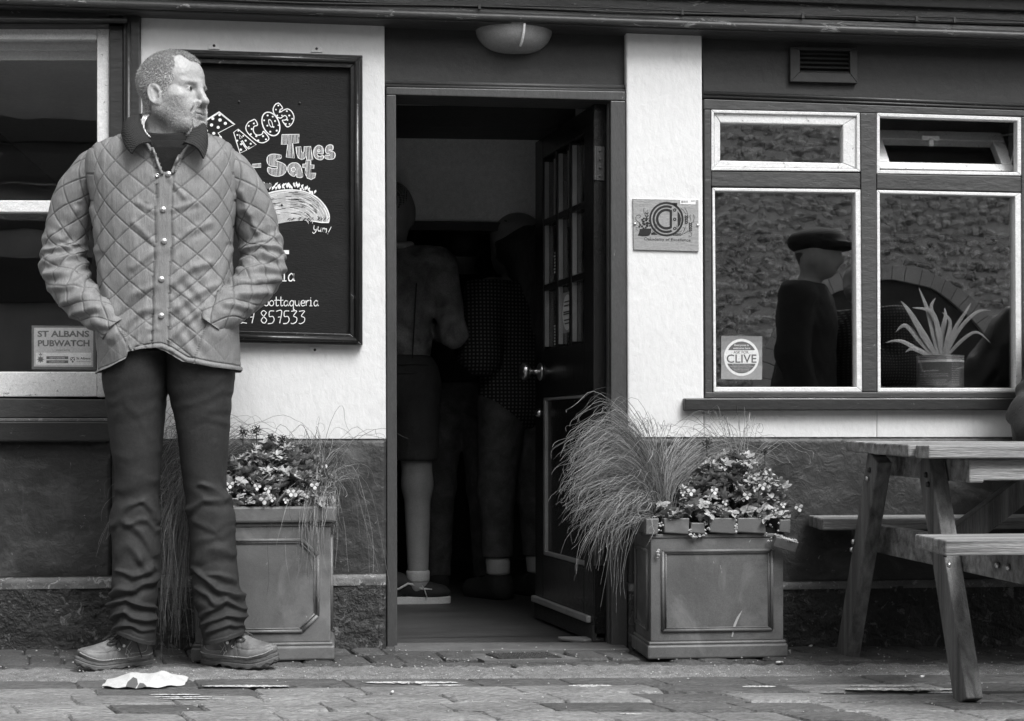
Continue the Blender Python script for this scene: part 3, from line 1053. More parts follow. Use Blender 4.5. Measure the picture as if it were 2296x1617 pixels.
for n_, (x, z, a, b) in enumerate(flints):
    me, vv = random.choice(protos)
    rz_ = random.uniform(-.35, .35)
    if n_ < 300:
        o_ = bpy.data.objects.new('flint', me)
        COL.objects.link(o_)
        o_.parent = fw
        o_.location = (x - 4.5, .0, z)
        o_.scale = (a, .045, b)
        o_.rotation_euler = (0, rz_, 0)
    else:
        c_, s_ = cos(rz_), sin(rz_)
        rest.add([(x + a * p[0] * c_ + b * p[2] * s_, FY - p[1] * -.045 * -1, z - a * p[0] * s_ + b * p[2] * c_) for p in vv], ico_f)
# faces of the instances look towards the pub
for o_ in fw.children:
    if o_.name.startswith('flint'):
        o_.rotation_euler = (0, o_.rotation_euler[1], pi)
rest.f = [f[::-1] for f in rest.f]
rest.build('flints', FLINT, fw, kind='stuff')
ARCHS = mat('arch_stone', .5, .8, .2, 4, .4, 20)
for k_ in range(31):
    a0, a1 = pi * k_ / 31 + .0015, pi * (k_ + 1) / 31 - .0015
    mb = MB()
    pts = [(AC.x + r_ * cos(a), AC.z + r_ * sin(a)) for r_, a in ((AR - .13, a0), (AR + .02, a0), (AR + .02, a1), (AR - .13, a1))]
    mb.prism(pts, FY + .06, FY - .1)
    mb.build('voussoir', ARCHS, fw, bevel=.006)
mb = MB(); mb.prism([(AC.x + (AR - .13) * cos(pi * k_ / 24), AC.z + (AR - .13) * sin(pi * k_ / 24)) for k_ in range(25)] + [(AC.x - AR + .13, -.2), (AC.x + AR - .13, -.2)], FY + .01, FY - .2)
mb.build('arched_door', mat('arch_door_wood', .06, .7, .3, 6, .3), fw)
mb = MB(); mb.box(1.4, FY - .55, 4.6, 12, FY + .05, 4.75); mb.build('coping', ARCHS, fw)
oh = empty('opposite_house', (-3, FY, 0), 'dark timbered house across the street, reflected in the left window', 'building')
mb = MB(); mb.box(-12, FY - 3, -.3, 1.38, FY, 5.2); mb.build('wall', mat('opposite_render', .38, .8, .2), oh)
for (z0_, z1_) in ((.2, .35), (1.1, 1.25), (1.9, 2.3), (3.3, 3.5)):
    mb = MB(); mb.prism([(-12, z0_), (1.3, z0_ - .12), (1.3, z1_ - .12), (-12, z1_)], FY + .1, FY - .02); mb.build('beam', TIMBER, oh)
for i in range(5):
    mb = MB(); mb.box(-9.6 + i * 2.1, FY - .05, 2.45, -8.4 + i * 2.1, FY + .03, 3.2); wf = mb.build('window', TIMBERM, oh)
    mb = MB(); mb.box(-9.5 + i * 2.1, FY + .031, 2.52, -8.5 + i * 2.1, FY + .04, 3.12); mb.build('pane', GLASSL, wf)
# ================================================================== THE MAN
YM = -0.42
SKIN = mat('skin', 1.0, 0.48, 0.06, 20, 0.15, 300, spec=0.35, tone=True, fine=0.08, sss=0.08, bdist=.0006)
HAIRM = mat('grey_cropped_hair', 0.46, 0.6, 0.9, 200, 0, fine=0)
BEARDM = mat('grey_beard_hair', 0.52, 0.6, 0.6, 260, 0, fine=0)
EYEW = mat('eye_white', 0.45, 0.15, 0.02, 5, 0)
EYED = mat('eye_iris', 0.03, 0.1, 0.1, 5, 0)
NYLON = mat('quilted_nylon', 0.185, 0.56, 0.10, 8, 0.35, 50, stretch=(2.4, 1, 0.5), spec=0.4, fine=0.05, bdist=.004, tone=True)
NYLON2 = mat('smooth_nylon', 0.17, 0.36, 0.08, 8, 0.4, 40, stretch=(1.6, 1, 0.6), spec=0.55, fine=0.05, bdist=.004)
CORD = mat('brown_corduroy', 0.030, 0.9, 0.2, 8, 0.35, 60, spec=0.15, stripes=('DIAGONAL', 75, 0.7, 0.3))
KNIT = mat('dark_knit', 0.022, 0.9, 0.2, 20, 0.4, 120, spec=0.1, stripes=('X', 110, 0.8, 0.2))
SHIRT = mat('striped_shirt', 0.55, 0.8, 0.1, 8, 0, stripes=('X', 60, 1.2, 0))
JEAN = mat('dark_twill', 0.026, 0.72, 0.35, 5, 0.3, 120, spec=0.25, fine=0.15, bdist=.0015)
BOOTM = mat('scuffed_leather', 0.15, 0.5, 0.45, 22, 0.35, 70, spec=0.4, fine=0.15, bdist=.0015)
SOLEM = mat('boot_sole_rubber', 0.085, 0.65, 0.3, 25, 0.4, 90)
LACEM = mat('boot_lace', 0.05, 0.7, 0.2, 60, 0.3, 200)
STITCH = mat('pale_stitching', 0.42, 0.8, 0.1, 60, 0)
BUTTON = mat('brushed_snap', 0.62, 0.32, 0.1, 40, 0.1, 90, metal=0.85)

FOOTC = P(395, 1484, YM)
man = empty('person', (FOOTC.x, YM, gz(FOOTC.x)), 'man with cropped grey hair in quilted jacket, hands in pockets, looking to his left', 'person')

# ---------------------------------------------------------- head
HA = rad(60)
HS = 1.03
HC = P(384, 209, YM + .01)
Fv = np.array([sin(HA), -cos(HA), 0.0])
Rv = np.array([-cos(HA), -sin(HA), 0.0])       # towards his right ear, local -x
Xv = -Rv
def head2world(q):
    q = np.asarray(q) * HS
    return np.array(HC) + q[:, :1] * Xv + q[:, 1:2] * Fv + q[:, 2:3] * np.array([0, 0, 1.0])

def headsdf(p):
    s = smin
    d = ell(p, (0, -.007, .030), (.076, .090, .083))
    d = s(d, ell(p, (0, .028, .038), (.066, .062, .062)), .03)       # forehead
    d = s(d, ell(p, (0, .036, -.035), (.058, .054, .066)), .03)      # mid face
    d = s(d, ell(p, (0, .050, -.068), (.043, .040, .044)), .025)     # lower face
    d = s(d, ell(p, (0, .074, -.094), (.025, .018, .018)), .022)     # chin
    for sx in (-1, 1):
        d = s(d, cone(p, (sx * .059, .004, -.055), (sx * .026, .066, -.094), .019, .016), .035)  # jaw line
        d = s(d, ell(p, (sx * .047, .056, -.022), (.019, .024, .014)), .022)   # cheekbone
        d = s(d, ell(p, (sx * .030, .075, -.052), (.017, .016, .020)), .02)    # cheek
        d = s(d, ell(p, (sx * .050, .036, -.034), (.018, .032, .032)), .022)
        d = s(d, cone(p, (sx * .012, .085, .015), (sx * .044, .069, .015), .0095, .008), .014)  # brow
    d = s(d, ell(p, (0, .080, .012), (.014, .012, .014)), .014)
    # mouth mound
    d = s(d, ell(p, (0, .080, -.066), (.027, .016, .022)), .016)
    for sx in (-1, 1):
        d = smax(d, -ell(p, (sx * .030, .097, .000), (.019, .020, .0105)), .011)   # sockets
        e = ell(p, (sx * .0285, .0705, .0005), (.0158, .0152, .0130))              # lids over the ball
        slit = ell(p, (sx * .0300, .086, -.0006), (.0155, .0140, .0030))
        e = smax(e, -slit, .0015)
        d = s(d, e, .004)
        d = s(d, cone(p, (sx * .016, .082, .0080), (sx * .044, .068, .0058), .0042, .0040), .004)  # upper lid fold
        d = s(d, cone(p, (sx * .018, .080, -.0105), (sx * .041, .068, -.0095), .0032, .003), .005)  # bag
    # nose
    d = s(d, cone(p, (0, .0845, .016), (0, .1085, -.029), .0092, .0105), .012)
    d = s(d, ell(p, (0, .1125, -.0335), (.0115, .0100, .0098)), .006)
    for sx in (-1, 1):
        d = s(d, ell(p, (sx * .0135, .097, -.0385), (.0078, .0105, .0085)), .005)
        d = smax(d, -ell(p, (sx * .0072, .1045, -.0455), (.0040, .0070, .0040)), .002)
        # nasolabial fold
        d = smax(d, -(cone(p, (sx * .020, .100, -.040), (sx * .034, .089, -.064), .0008, .0008)), .009)
    # lips
    d = s(d, ell(p, (0, .0935, -.0615), (.022, .0078, .0052)), .004)
    d = s(d, ell(p, (0, .0915, -.0725), (.019, .0080, .0058)), .004)
    d = smax(d, -ell(p, (0, .101, -.0668), (.026, .0100, .0013)), .0015)
    d = smax(d, -ell(p, (0, .099, -.084), (.018, .008, .006)), .008)
    # ears
    for sx in (-1, 1):
        ca, sa = cos(.28), sin(.28)
        c = np.array((sx * .0765, .004, -.021), np.float32)
        q = (p - c) / .84
        # tilt the ear back and open it outwards
        y = q[..., 1] * ca + q[..., 2] * sa
        z = -q[..., 1] * sa + q[..., 2] * ca
        x = (q[..., 0] * sx) + y * .38
        e = np.stack([x, y, z], -1)
        zz = np.clip(z, -.03, .03)
        sh = ell(e, (0, 0, .003), (.0070, .0195, .0325))
        rim = np.abs(np.sqrt((y / .0175) ** 2 + ((z - .004) / .030) ** 2) - 1) * .018
        rimd = np.sqrt(rim ** 2 + (x - .004) ** 2) - .0036
        lobe = ell(e, (.001, .006, -.027), (.0055, .0095, .0095))
        bowl = ell(e, (.0070, .002, .001), (.0085, .0115, .0215))
        sh = smax(sh, -bowl, .003)
        ant = cone(e, (.0035, -.006, .014), (.0035, -.007, -.012), .0024, .0028)
        sh = smin(smin(smin(sh, rimd, .003), lobe, .005), ant, .003)
        trag = ell(e, (.002, .0145, -.004), (.0045, .0045, .0065))
        sh = smin(sh, trag, .003)
        d = s(d, sh * .84, .005)
    # neck and shoulders inside the clothes
    d = s(d, cone(p, (0, -.028, -.045), (.004, -.042, -.175), .054, .060), .022)
    d = s(d, cone(p, (-.02, .030, -.105), (-.01, .006, -.185), .022, .034), .03)
    d = s(d, ell(p, (0, -.04, -.24), (.13, .08, .065)), .04)
    return d
t_lo, t_hi = (-.125, -.13, -.275), (.125, .14, .125)
V0, F0 = surfnet(headsdf, t_lo, t_hi, .0019)
N0 = vnormals(V0, F0)
x, y, z = V0.T
# tonal map: scalp, beard and lips are really darker than the skin
tone = np.full(len(V0), .36)
ax_ = np.abs(x)
yb = np.interp(ax_, [0, .020, .034, .048, .062, .080], [.090, .087, .056, .043, .054, .057])
zmin = np.interp(y, [-.11, -.03, -.018, .004, .018, .032, .044, .058], [-.078, -.072, -.050, -.012, -.030, -.028, .004, .022])
zmin = np.maximum(zmin, np.where(ax_ < .040, .070 * sstep(.03, .06, y), 0) + np.where(ax_ < .040, 0, -.2))
zmin = np.where(ax_ < .040, np.maximum(zmin, np.interp(y, [-.11, -.03, .02, .05, .09], [-.078, -.072, .03, .076, .078])), zmin)
edge_n = .004 * fbm(np.c_[x * 90, y * 90, z * 90], 77, 2)
hair_m = (y < yb + edge_n) & (z > zmin + edge_n)
ear_zone = (ax_ > .0725) & (y > -.018) & (y < .022) & (z > -.055) & (z < .010)
hair_m &= ~ear_zone
w_h = sstep(-.004, .010, yb + edge_n - y) * hair_m
low = sstep(-.030, -.060, z - .15 * (.05 - y) * 0)
jaw = (z < -.040 + .35 * (np.abs(x) - .02)) & (y > .0) & (z > -.125)
must = (np.abs(x) < .030) & (y > .083) & (z < -.044) & (z > -.060)
beard_w = np.where(jaw & (y > .0), 1, 0) * sstep(-.13, -.105, z) * sstep(-.01, .02, y)
lips = (np.abs(x) < .021) & (y > .088) & (z < -.0595) & (z > -.0775)
goat = (np.abs(x) < .030) & (y > .054) & (z < -.080) & (z > -.122)
tone = tone * (1 - .42 * w_h) * (1 - .12 * np.clip(beard_w, 0, 1))
tone = np.where(must | goat, tone * .97, tone)
tone = np.where(lips, .30, tone)
crow = np.exp(-(((y - .062) / .012) ** 2 + ((z - .0) / .012) ** 2)) * (np.sin(z * 1400 + y * 300) > .3)
tone *= 1 - .12 * crow
# furrows and pores
P3 = V0 * 1.0
disp = .0006 * fbm(P3 * 160, 31, 2)
wr = np.exp(-(((y - .064) / .014) ** 2 + ((z + .003) / .014) ** 2)) * np.sin(z * 1500 - y * 500) * .0006
wr += np.exp(-(((y - .07) / .03) ** 2 + ((z - .055) / .018) ** 2)) * np.sin(z * 420 + 2 * fbm(V0 * 40, 5, 2)) * .00018
V1 = V0 + N0 * (disp + wr)[:, None]
body = npmesh(head2world(V1), F0, 'body', SKIN, man, attr=tone)

def blades(V, N, idx, n, length, width, dirfn, name, m, parent, seed, curl=.4):
    r = np.random.default_rng(seed)
    k = r.choice(idx, n)
    p = V[k] + r.normal(0, .0007, (n, 3))
    nn = N[k]
    d = dirfn(p, nn, r)
    d /= np.linalg.norm(d, axis=1, keepdims=True)
    L = length * r.uniform(.6, 1.25, n)[:, None]
    mid = p + d * L * .5 + nn * L * .12
    end = p + d * L + nn * L * .02
    side = np.cross(d, nn)
    side /= np.linalg.norm(side, axis=1, keepdims=True) + 1e-9
    wv = width * r.uniform(.7, 1.3, n)[:, None]
    vs = np.stack([p - side * wv, p + side * wv, mid + side * wv * .7, mid - side * wv * .7, end], 1).reshape(-1, 3)
    b = np.arange(n)[:, None] * 5
    tr = np.concatenate([b + np.array([0, 1, 2]), b + np.array([0, 2, 3]), b + np.array([3, 2, 4])])
    return npmesh(head2world(vs), tr, name, m, parent, smooth=False, kind='stuff')
hi_ = np.where(hair_m)[0]
blades(V1, N0, hi_, 30000, .0068, .00040,
       lambda p, n, r: n * .42 + np.array([0, .55, 0]) * sstep(.02, .09, p[:, 2:3]) + np.array([0, -.25, -.9]) * (1 - sstep(.0, .08, p[:, 2:3])) + r.normal(0, .28, p.shape), 'hair', HAIRM, man, 1)
bi_ = np.where(beard_w > .3)[0]
blades(V1, N0, bi_, 6000, .0026, .00022, lambda p, n, r: n * .35 + np.array([0, .15, -.8]) + r.normal(0, .3, p.shape), 'stubble', BEARDM, man, 2)
gi = np.where(goat)[0]
blades(V1, N0, gi, 1500, .0105, .00032, lambda p, n, r: n * .35 + np.array([0, .1, -.9]) + r.normal(0, .2, p.shape), 'beard', BEARDM, man, 3)
mi = np.where(must | ((np.abs(x) > .019) & (np.abs(x) < .034) & (y > .07) & (z < -.05) & (z > -.085)))[0]
blades(V1, N0, mi, 900, .0065, .00030, lambda p, n, r: n * .35 + np.stack([np.sign(p[:, 0]) * .5, 0 * p[:, 0], -.7 + 0 * p[:, 0]], -1) + r.normal(0, .2, p.shape), 'moustache', BEARDM, man, 4)
ei = np.where((np.abs(x) > .014) & (np.abs(x) < .048) & (np.abs(z - .0155 + .25 * np.maximum(0, np.abs(x) - .034)) < .0030) & (y > .05))[0]
blades(V1, N0, ei, 260, .0055, .00024, lambda p, n, r: n * .4 + np.stack([np.sign(p[:, 0]) * .9, 0 * p[:, 0], .25 + 0 * p[:, 0]], -1) + r.normal(0, .2, p.shape), 'eyebrow', HAIRM, man, 5)
for sx in (-1, 1):
    ec = np.array([[sx * .0290, .0732, .0000]])
    c = head2world(ec)[0]
    mb = MB()
    g = lambda d_: head2world(ec + np.array([d_]))[0]
    prof = [(.0001, .0125)] + [(.0125 * sin(a), .0125 * cos(a)) for a in np.linspace(.2, 1.9, 10)]
    vs, fs = [], []
    gaze = np.array([sx * .0 + .05, 1.0, -.02])
    for k_ in range(20):
        a = 2 * pi * k_ / 20
        for r_, h_ in prof:
            vs.append(tuple(g((r_ * cos(a) + gaze[0] * h_, h_, r_ * sin(a)))))
    for k_ in range(20):
        k2 = (k_ + 1) % 20
        for j in range(len(prof) - 1):
            fs.append((k_ * len(prof) + j, k_ * len(prof) + j + 1, k2 * len(prof) + j + 1, k2 * len(prof) + j))
    mb.add(vs, fs)
    eo = mb.build('eye', EYEW, man, smooth=True)
    mb = MB()
    vs, fs = [], []
    gx = .0015
    for k_ in range(20):
        a = 2 * pi * k_ / 20
        for r_, h_ in ((.0001, .0134), (.004, .0128), (.0058, .0116)):
            vs.append(tuple(g((r_ * cos(a) + gx, h_, r_ * sin(a)))))
    for k_ in range(20):
        k2 = (k_ + 1) % 20
        for j in range(2):
            fs.append((k_ * 3 + j, k_ * 3 + j + 1, k2 * 3 + j + 1, k2 * 3 + j))
    mb.add(vs, fs)
    mb.build('iris', EYED, eo, smooth=True)

# ---------------------------------------------------------- loft tools
TM = lambda px: (YM - YC) / (FC - (px - CXP) * ST)
def MX(px): return P(px, 0, YM).x
vMX = np.vectorize(MX)
def spow(v, e): return np.sign(v) * np.abs(v) ** e

def interp_rows(rows, n):
    rows = np.array(rows, float)
    d = np.r_[0, np.cumsum(np.hypot(np.diff(rows[:, 0]), np.diff(rows[:, 2]) * .5) + 1e-6)]
    t = np.linspace(0, d[-1], n)
    out = np.stack([np.interp(t, d, rows[:, k]) for k in range(rows.shape[1])], -1)
    ker = np.hanning(max(3, n // 22) | 1)
    ker /= ker.sum()
    h = len(ker) // 2
    pad = np.r_[np.repeat(out[:1], h, 0), out, np.repeat(out[-1:], h, 0)]
    return np.stack([np.convolve(pad[:, k], ker, 'valid') for k in range(out.shape[1])], -1)

def quilt(a, b, puff=.0019, groove=.0020, gw=.030):
    """diamond quilting from two running coordinates (cell units)"""
    u, v = a + b, a - b
    fu = np.abs(u - np.round(u))
    fv = np.abs(v - np.round(v))
    f = np.minimum(fu, fv)
    pf = np.clip(fu * 2, 0, 1) * np.clip(fv * 2, 0, 1)
    return puff * pf ** .6 - groove * np.exp(-(f / gw) ** 2)

# ---------------------------------------------------------- jacket body
rows = [(281, 368, 34, .060), (288, 368, 58, .072), (297, 366, 92, .084), (309, 364, 126, .094), (322, 362, 151, .103), (338, 361, 165, .110), (358, 361, 170, .116),
        (390, 361, 170, .124), (440, 363, 163, .131), (500, 365, 158, .136), (583, 368, 152, .140), (640, 370, 151, .143),
        (700, 374, 154, .147), (770, 376, 155, .150), (838, 380, 155, .152)]
NU, NV = 520, 460
R_ = interp_rows(rows, NU)
th = np.linspace(0, 2 * pi, NV, endpoint=False)
PY = R_[:, :1] + 0 * th
cxp, hw, bb = R_[:, 1:2], R_[:, 2:3], R_[:, 3:4]
e_ = .82
Xpx = cxp + hw * spow(np.cos(th), e_)
Yw = YM + .01 + bb * spow(np.sin(th), e_)
hem_x = [200, 224, 262, 300, 304, 330, 362, 385, 420, 480, 535, 560]
hem_y = [842, 841, 826, 806, 790, 784, 781, 790, 812, 825, 833, 834]
hemy = np.where(np.sin(th) < 0, np.interp(Xpx, hem_x, hem_y), 838)
PY = np.where(PY > 690, 690 + (PY - 690) * (hemy - 690) / 148.0, PY)
X = vMX(Xpx.ravel())
tt = (Yw.ravel() - YC) / (FC - (Xpx.ravel() - CXP) * ST)
Z = CAMH + tt * (HZ - PY.ravel())
Y = Yw.ravel()
V = np.c_[X, Y, Z]
F = grid_faces(NU, NV)
N = vnormals(V, F)
if (N[:, 1] * (Y - YM)).sum() < 0: F = F[:, ::-1]; N = -N
ppx, ppy = proj(X, Y, Z)
front = (Y < YM + .02)
arc = np.where(front, ppx, 2 * 365 - ppx + 40)
sx_ = (ppx - 365) / 156.0
arcx = 365 + 156 * np.arcsin(np.clip(sx_, -.999, .999)) * .78
pocketL = (ppx < np.interp(ppy, [680, 790, 850], [245, 300, 306])) & (ppy > 690) & front
pocketR = (ppx > np.interp(ppy, [655, 800, 850], [487, 437, 430])) & (ppy > 655) & front
pk = (pocketL | pocketR)
q = quilt((arcx - 366) / 62.0 + .5, (ppy - 300) / 60.0)
plack = np.interp(ppy, [300, 390, 470, 541, 626, 708, 800], [378, 372, 367, 367, 362, 361, 358])
dp = np.abs(ppx - plack)
onp = front & (dp < 17) & (ppy > 330)
wob = fbm(np.c_[X * 9, Z * 9, Y * 9], 41, 3)
fine_v = fbm(np.c_[X * 75, Y * 30, Z * 9], 43, 3)
wr = .0034 * wob + .0013 * fine_v * front
# pull lines running to the snaps and down the front
jf = [([(300, 600), (350, 560)], .004, 8), ([(250, 720), (300, 660), (352, 640)], .005, 9), ([(262, 760), (310, 700), (352, 690)], .005, 9),
      ([(300, 780), (330, 740), (352, 735)], .004, 7), ([(382, 640), (430, 600), (470, 590)], .005, 9), ([(382, 700), (430, 665), (480, 640)], .005, 9),
      ([(382, 760), (420, 720), (455, 690)], .005, 8), ([(380, 560), (420, 520), (470, 500)], .004, 9), ([(340, 540), (300, 500)], .004, 8),
      ([(385, 470), (440, 455)], .003, 7), ([(350, 475), (310, 455)], .003, 7), ([(214, 560), (235, 640), (250, 690)], .006, 9), ([(518, 560), (500, 620), (488, 660)], .006, 9),
      ([(205, 470), (225, 560)], .005, 8), ([(525, 440), (515, 540)], .005, 8), ([(380, 400), (410, 440)], .004, 7), ([(345, 400), (330, 450)], .004, 7)]
wr += folds(ppx, ppy, jf) * front
wr += .0024 * np.sin((ppx - ppy * .8) / 7.0 + 2 * wob) * np.exp(-((ppx - 425) / 38) ** 2) * sstep(560, 660, ppy) * front
wr += .0020 * np.sin((ppx + ppy * 1.1) / 8.0 + 2 * wob) * np.exp(-((ppx - 318) / 34) ** 2) * sstep(600, 690, ppy) * front
d = np.where(onp, .0045 - .004 * np.exp(-((17 - dp) / 1.6) ** 2), q)
d = np.where(front & (dp >= 17) & (dp < 20) & (ppy > 330), -.002, d)
d = np.where(pk, q * .30 + .006, d)
pl = seg_dist(ppx, ppy, [(246, 685), (300, 800)])
pr_ = seg_dist(ppx, ppy, [(487, 655), (437, 805)])
d = d - .004 * np.exp(-(np.minimum(pl, pr_) / 2.0) ** 2) * front
d += .016 * np.exp(-((ppx - 258) / 26) ** 2 - ((ppy - 750) / 45) ** 2) * front + .018 * np.exp(-((ppx - 492) / 28) ** 2 - ((ppy - 745) / 45) ** 2) * front
hemd = np.where(front, (np.interp(ppx, hem_x, hem_y) - ppy), 838 - ppy)
d += np.where(hemd < 11, .006 * np.sqrt(np.clip(1 - ((hemd - 5) / 6) ** 2, 0, 1)) - .001, 0) - .003 * np.exp(-((hemd - 12) / 1.5) ** 2)
V = V + N * (d + wr * np.where(onp, .5, 1))[:, None]
# the open neck
vy = (ppy > 270) & (ppy < 388) & (Y < YM)
lft = np.interp(ppy, [280, 322, 345, 388], [310, 330, 347, 364])
rgt = np.interp(ppy, [280, 322, 345, 388], [446, 424, 406, 384])
hole = vy & (ppx > lft) & (ppx < rgt)
edge = vy & ~hole & ((np.abs(ppx - lft) < 9) | (np.abs(ppx - rgt) < 9))
V[edge] += N[edge] * .006
Fk = F[~hole[F].all(1)]
# tucked under edge of the hem
last = np.arange(NV) + (NU - 1) * NV
inn = V[last].copy()
c0 = inn.mean(0)
inn = c0 + (inn - c0) * .90
inn[:, 2] = V[last][:, 2] + .03
n0 = len(V)
V = np.r_[V, inn]
j = np.arange(NV)
j2 = (j + 1) % NV
Fh = np.stack([last[j], last[j2], n0 + j2, n0 + j], -1)
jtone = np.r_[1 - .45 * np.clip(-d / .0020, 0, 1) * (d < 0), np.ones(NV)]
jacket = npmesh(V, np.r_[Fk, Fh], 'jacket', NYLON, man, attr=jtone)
jbvh = BVHTree.FromPolygons([tuple(v) for v in V.tolist()], Fk[::1].tolist())
def onsurf(px, py, bvh=None, push=.0):
    o = Vector((0, YC, CAMH))
    d_ = (P(px, py, YM) - o).normalized()
    h = (bvh or jbvh).ray_cast(o, d_)
    return (h[0] + h[1] * push, h[1]) if h[0] is not None else (P(px, py, YM - .15), Vector((0, -1, 0)))

# ---------------------------------------------------------- sleeves
def catmull(pts, n):
    pts = np.array(pts, float)
    m = len(pts)
    t = np.linspace(0, m - 1 - 1e-6, n)
    i = t.astype(int)
    f = (t - i)[:, None]
    g = lambda k: pts[np.clip(i + k, 0, m - 1)]
    a, b, c, d_ = g(-1), g(0), g(1), g(2)
    return .5 * (2 * b + (c - a) * f + (2 * a - 5 * b + 4 * c - d_) * f * f + (3 * b - a - 3 * c + d_) * f ** 3)
def sleeve(path, side, seed, extra):
    C = catmull([(P(px, py, YM + dy).x, YM + dy, P(px, py, YM + dy).z, r * .00126) for px, py, dy, r in path], 300)
    c, r = C[:, :3], C[:, 3]
    T = np.gradient(c, axis=0)
    T /= np.linalg.norm(T, axis=1, keepdims=True)
    yv = np.array([0, -1.0, 0])
    A = yv - T * (T @ yv)[:, None]
    A /= np.linalg.norm(A, axis=1, keepdims=True)      # towards the camera
    B = np.cross(T, A)
    th = np.linspace(0, 2 * pi, 220, endpoint=False)
    L = np.r_[0, np.cumsum(np.linalg.norm(np.diff(c, axis=0), axis=1))]
    U = L[:, None] + 0 * th
    TH_ = th[None, :] + 0 * U
    rr = r[:, None]
    a = TH_ * .058
    q_ = quilt(TH_ / (2 * pi) * 5.0, U / .076, .0021, .0022, .035)
    px0 = c[:, None, :] + (A[:, None, :] * np.cos(th)[None, :, None] + B[:, None, :] * np.sin(th)[None, :, None]) * rr[..., None]
    flat = px0.reshape(-1, 3)
    nz = fbm(flat * 14, seed, 3).reshape(U.shape)
    fx, fy = proj(flat[:, 0], flat[:, 1], flat[:, 2])
    fl = folds(fx, fy, extra).reshape(U.shape) * (np.cos(TH_) > -.2)
    elb = np.exp(-((U - L[int(300 * .56)]) / .095) ** 2)
    crease = np.sin(U * 150 + 3.0 * nz + 1.2 * np.sin(TH_ * 2)) * elb * .0042 * (.55 + .45 * np.cos(TH_ - side * 1.1))
    crease2 = np.sin(U * 95 + TH_ * 2.0 + 2.5 * nz) * sstep(.6, .95, U / L[-1]) * .0035
    dd = q_ + .0035 * nz + crease + crease2 + fl
    Pm = c[:, None, :] + (A[:, None, :] * np.cos(th)[None, :, None] + B[:, None, :] * np.sin(th)[None, :, None]) * (rr + dd)[..., None]
    F_ = grid_faces(300, 220)
    V_ = Pm.reshape(-1, 3)
    N_ = vnormals(V_, F_)
    ctr = np.repeat(c, 220, 0)
    if ((V_ - ctr) * N_).sum() < 0: F_ = F_[:, ::-1]
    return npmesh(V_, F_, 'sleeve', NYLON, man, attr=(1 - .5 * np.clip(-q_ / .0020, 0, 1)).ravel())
lp = [(236, 372, .02, 28), (212, 374, .02, 36), (186, 408, .03, 42), (163, 460, .045, 45), (150, 515, .055, 47), (143, 565, .055, 49), (146, 612, .03, 50), (168, 655, -.01, 46), (204, 687, -.05, 41), (238, 712, -.085, 37), (262, 738, -.095, 33)]
rp = [(490, 372, .02, 28), (514, 374, .02, 36), (540, 408, .03, 42), (562, 460, .045, 46), (577, 515, .055, 48), (588, 562, .055, 50), (584, 608, .03, 50), (560, 648, -.01, 47), (522, 680, -.05, 43), (492, 706, -.085, 38), (472, 734, -.095, 33)]
sleeve(lp, 1, 51, [([(110, 590), (160, 575), (196, 560)], .007, 8), ([(118, 560), (170, 548)], .006, 7), ([(105, 615), (150, 610), (200, 590)], .007, 8), ([(115, 645), (165, 640), (205, 612)], .006, 8), ([(140, 680), (185, 665), (225, 640)], .006, 8), ([(170, 470), (150, 530)], .006, 8), ([(190, 400), (180, 450)], .005, 8), ([(160, 705), (215, 690)], .005, 7)])
sleeve(rp, -1, 52, [([(545, 585), (590, 570), (630, 580)], .007, 8), ([(540, 560), (590, 545), (625, 555)], .006, 8), ([(535, 605), (590, 600), (632, 605)], .007, 8), ([(520, 630), (575, 630), (622, 625)], .006, 8), ([(500, 655), (550, 660), (600, 655)], .006, 8), ([(550, 470), (575, 520)], .007, 8), ([(540, 430), (560, 480)], .006, 8), ([(600, 490), (610, 540)], .005, 8), ([(505, 680), (555, 690)], .005, 7)])

# pocket welts with the little woven name
for side, line in ((-1, [(246, 684), (216, 722)]), (1, [(486, 655), (508, 672), (531, 699)])):
    mb = MB()
    pts = [onsurf(px, py, None, .010)[0] for px, py in line]
    mb.tube(pts, .006, 8)
    mb.build('pocket_edge', NYLON2, man, smooth=True)

# snaps
for i, (px, py) in enumerate([(378, 391), (366, 470), (368, 541), (362, 626), (362, 708), (353, 394)]):
    c, n = onsurf(px, py, None, .002)
    n = (n + Vector((0, -1, 0)) * 2).normalized()
    mb = MB()
    a = n.orthogonal().normalized()
    b = n.cross(a)
    R0 = .0080 if i < 5 else .0055
    prof = [(R0, -.003), (R0, .002), (R0 * .85, .0038), (.0001, .0048)] if i < 5 else [(R0, -.002), (R0, .0025), (R0 * .5, .0028), (R0 * .45, .0005), (.0001, .0005)]
    vs, fs = [], []
    for k_ in range(16):
        t_ = 2 * pi * k_ / 16
        for r_, h_ in prof: vs.append(c + n * h_ + (a * cos(t_) + b * sin(t_)) * r_)
    for k_ in range(16):
        for j_ in range(len(prof) - 1):
            fs.append((k_ * len(prof) + j_, ((k_ + 1) % 16) * len(prof) + j_, ((k_ + 1) % 16) * len(prof) + j_ + 1, k_ * len(prof) + j_ + 1))
    mb.add(vs, fs)
    mb.build('snap_button', BUTTON, man, smooth=True)

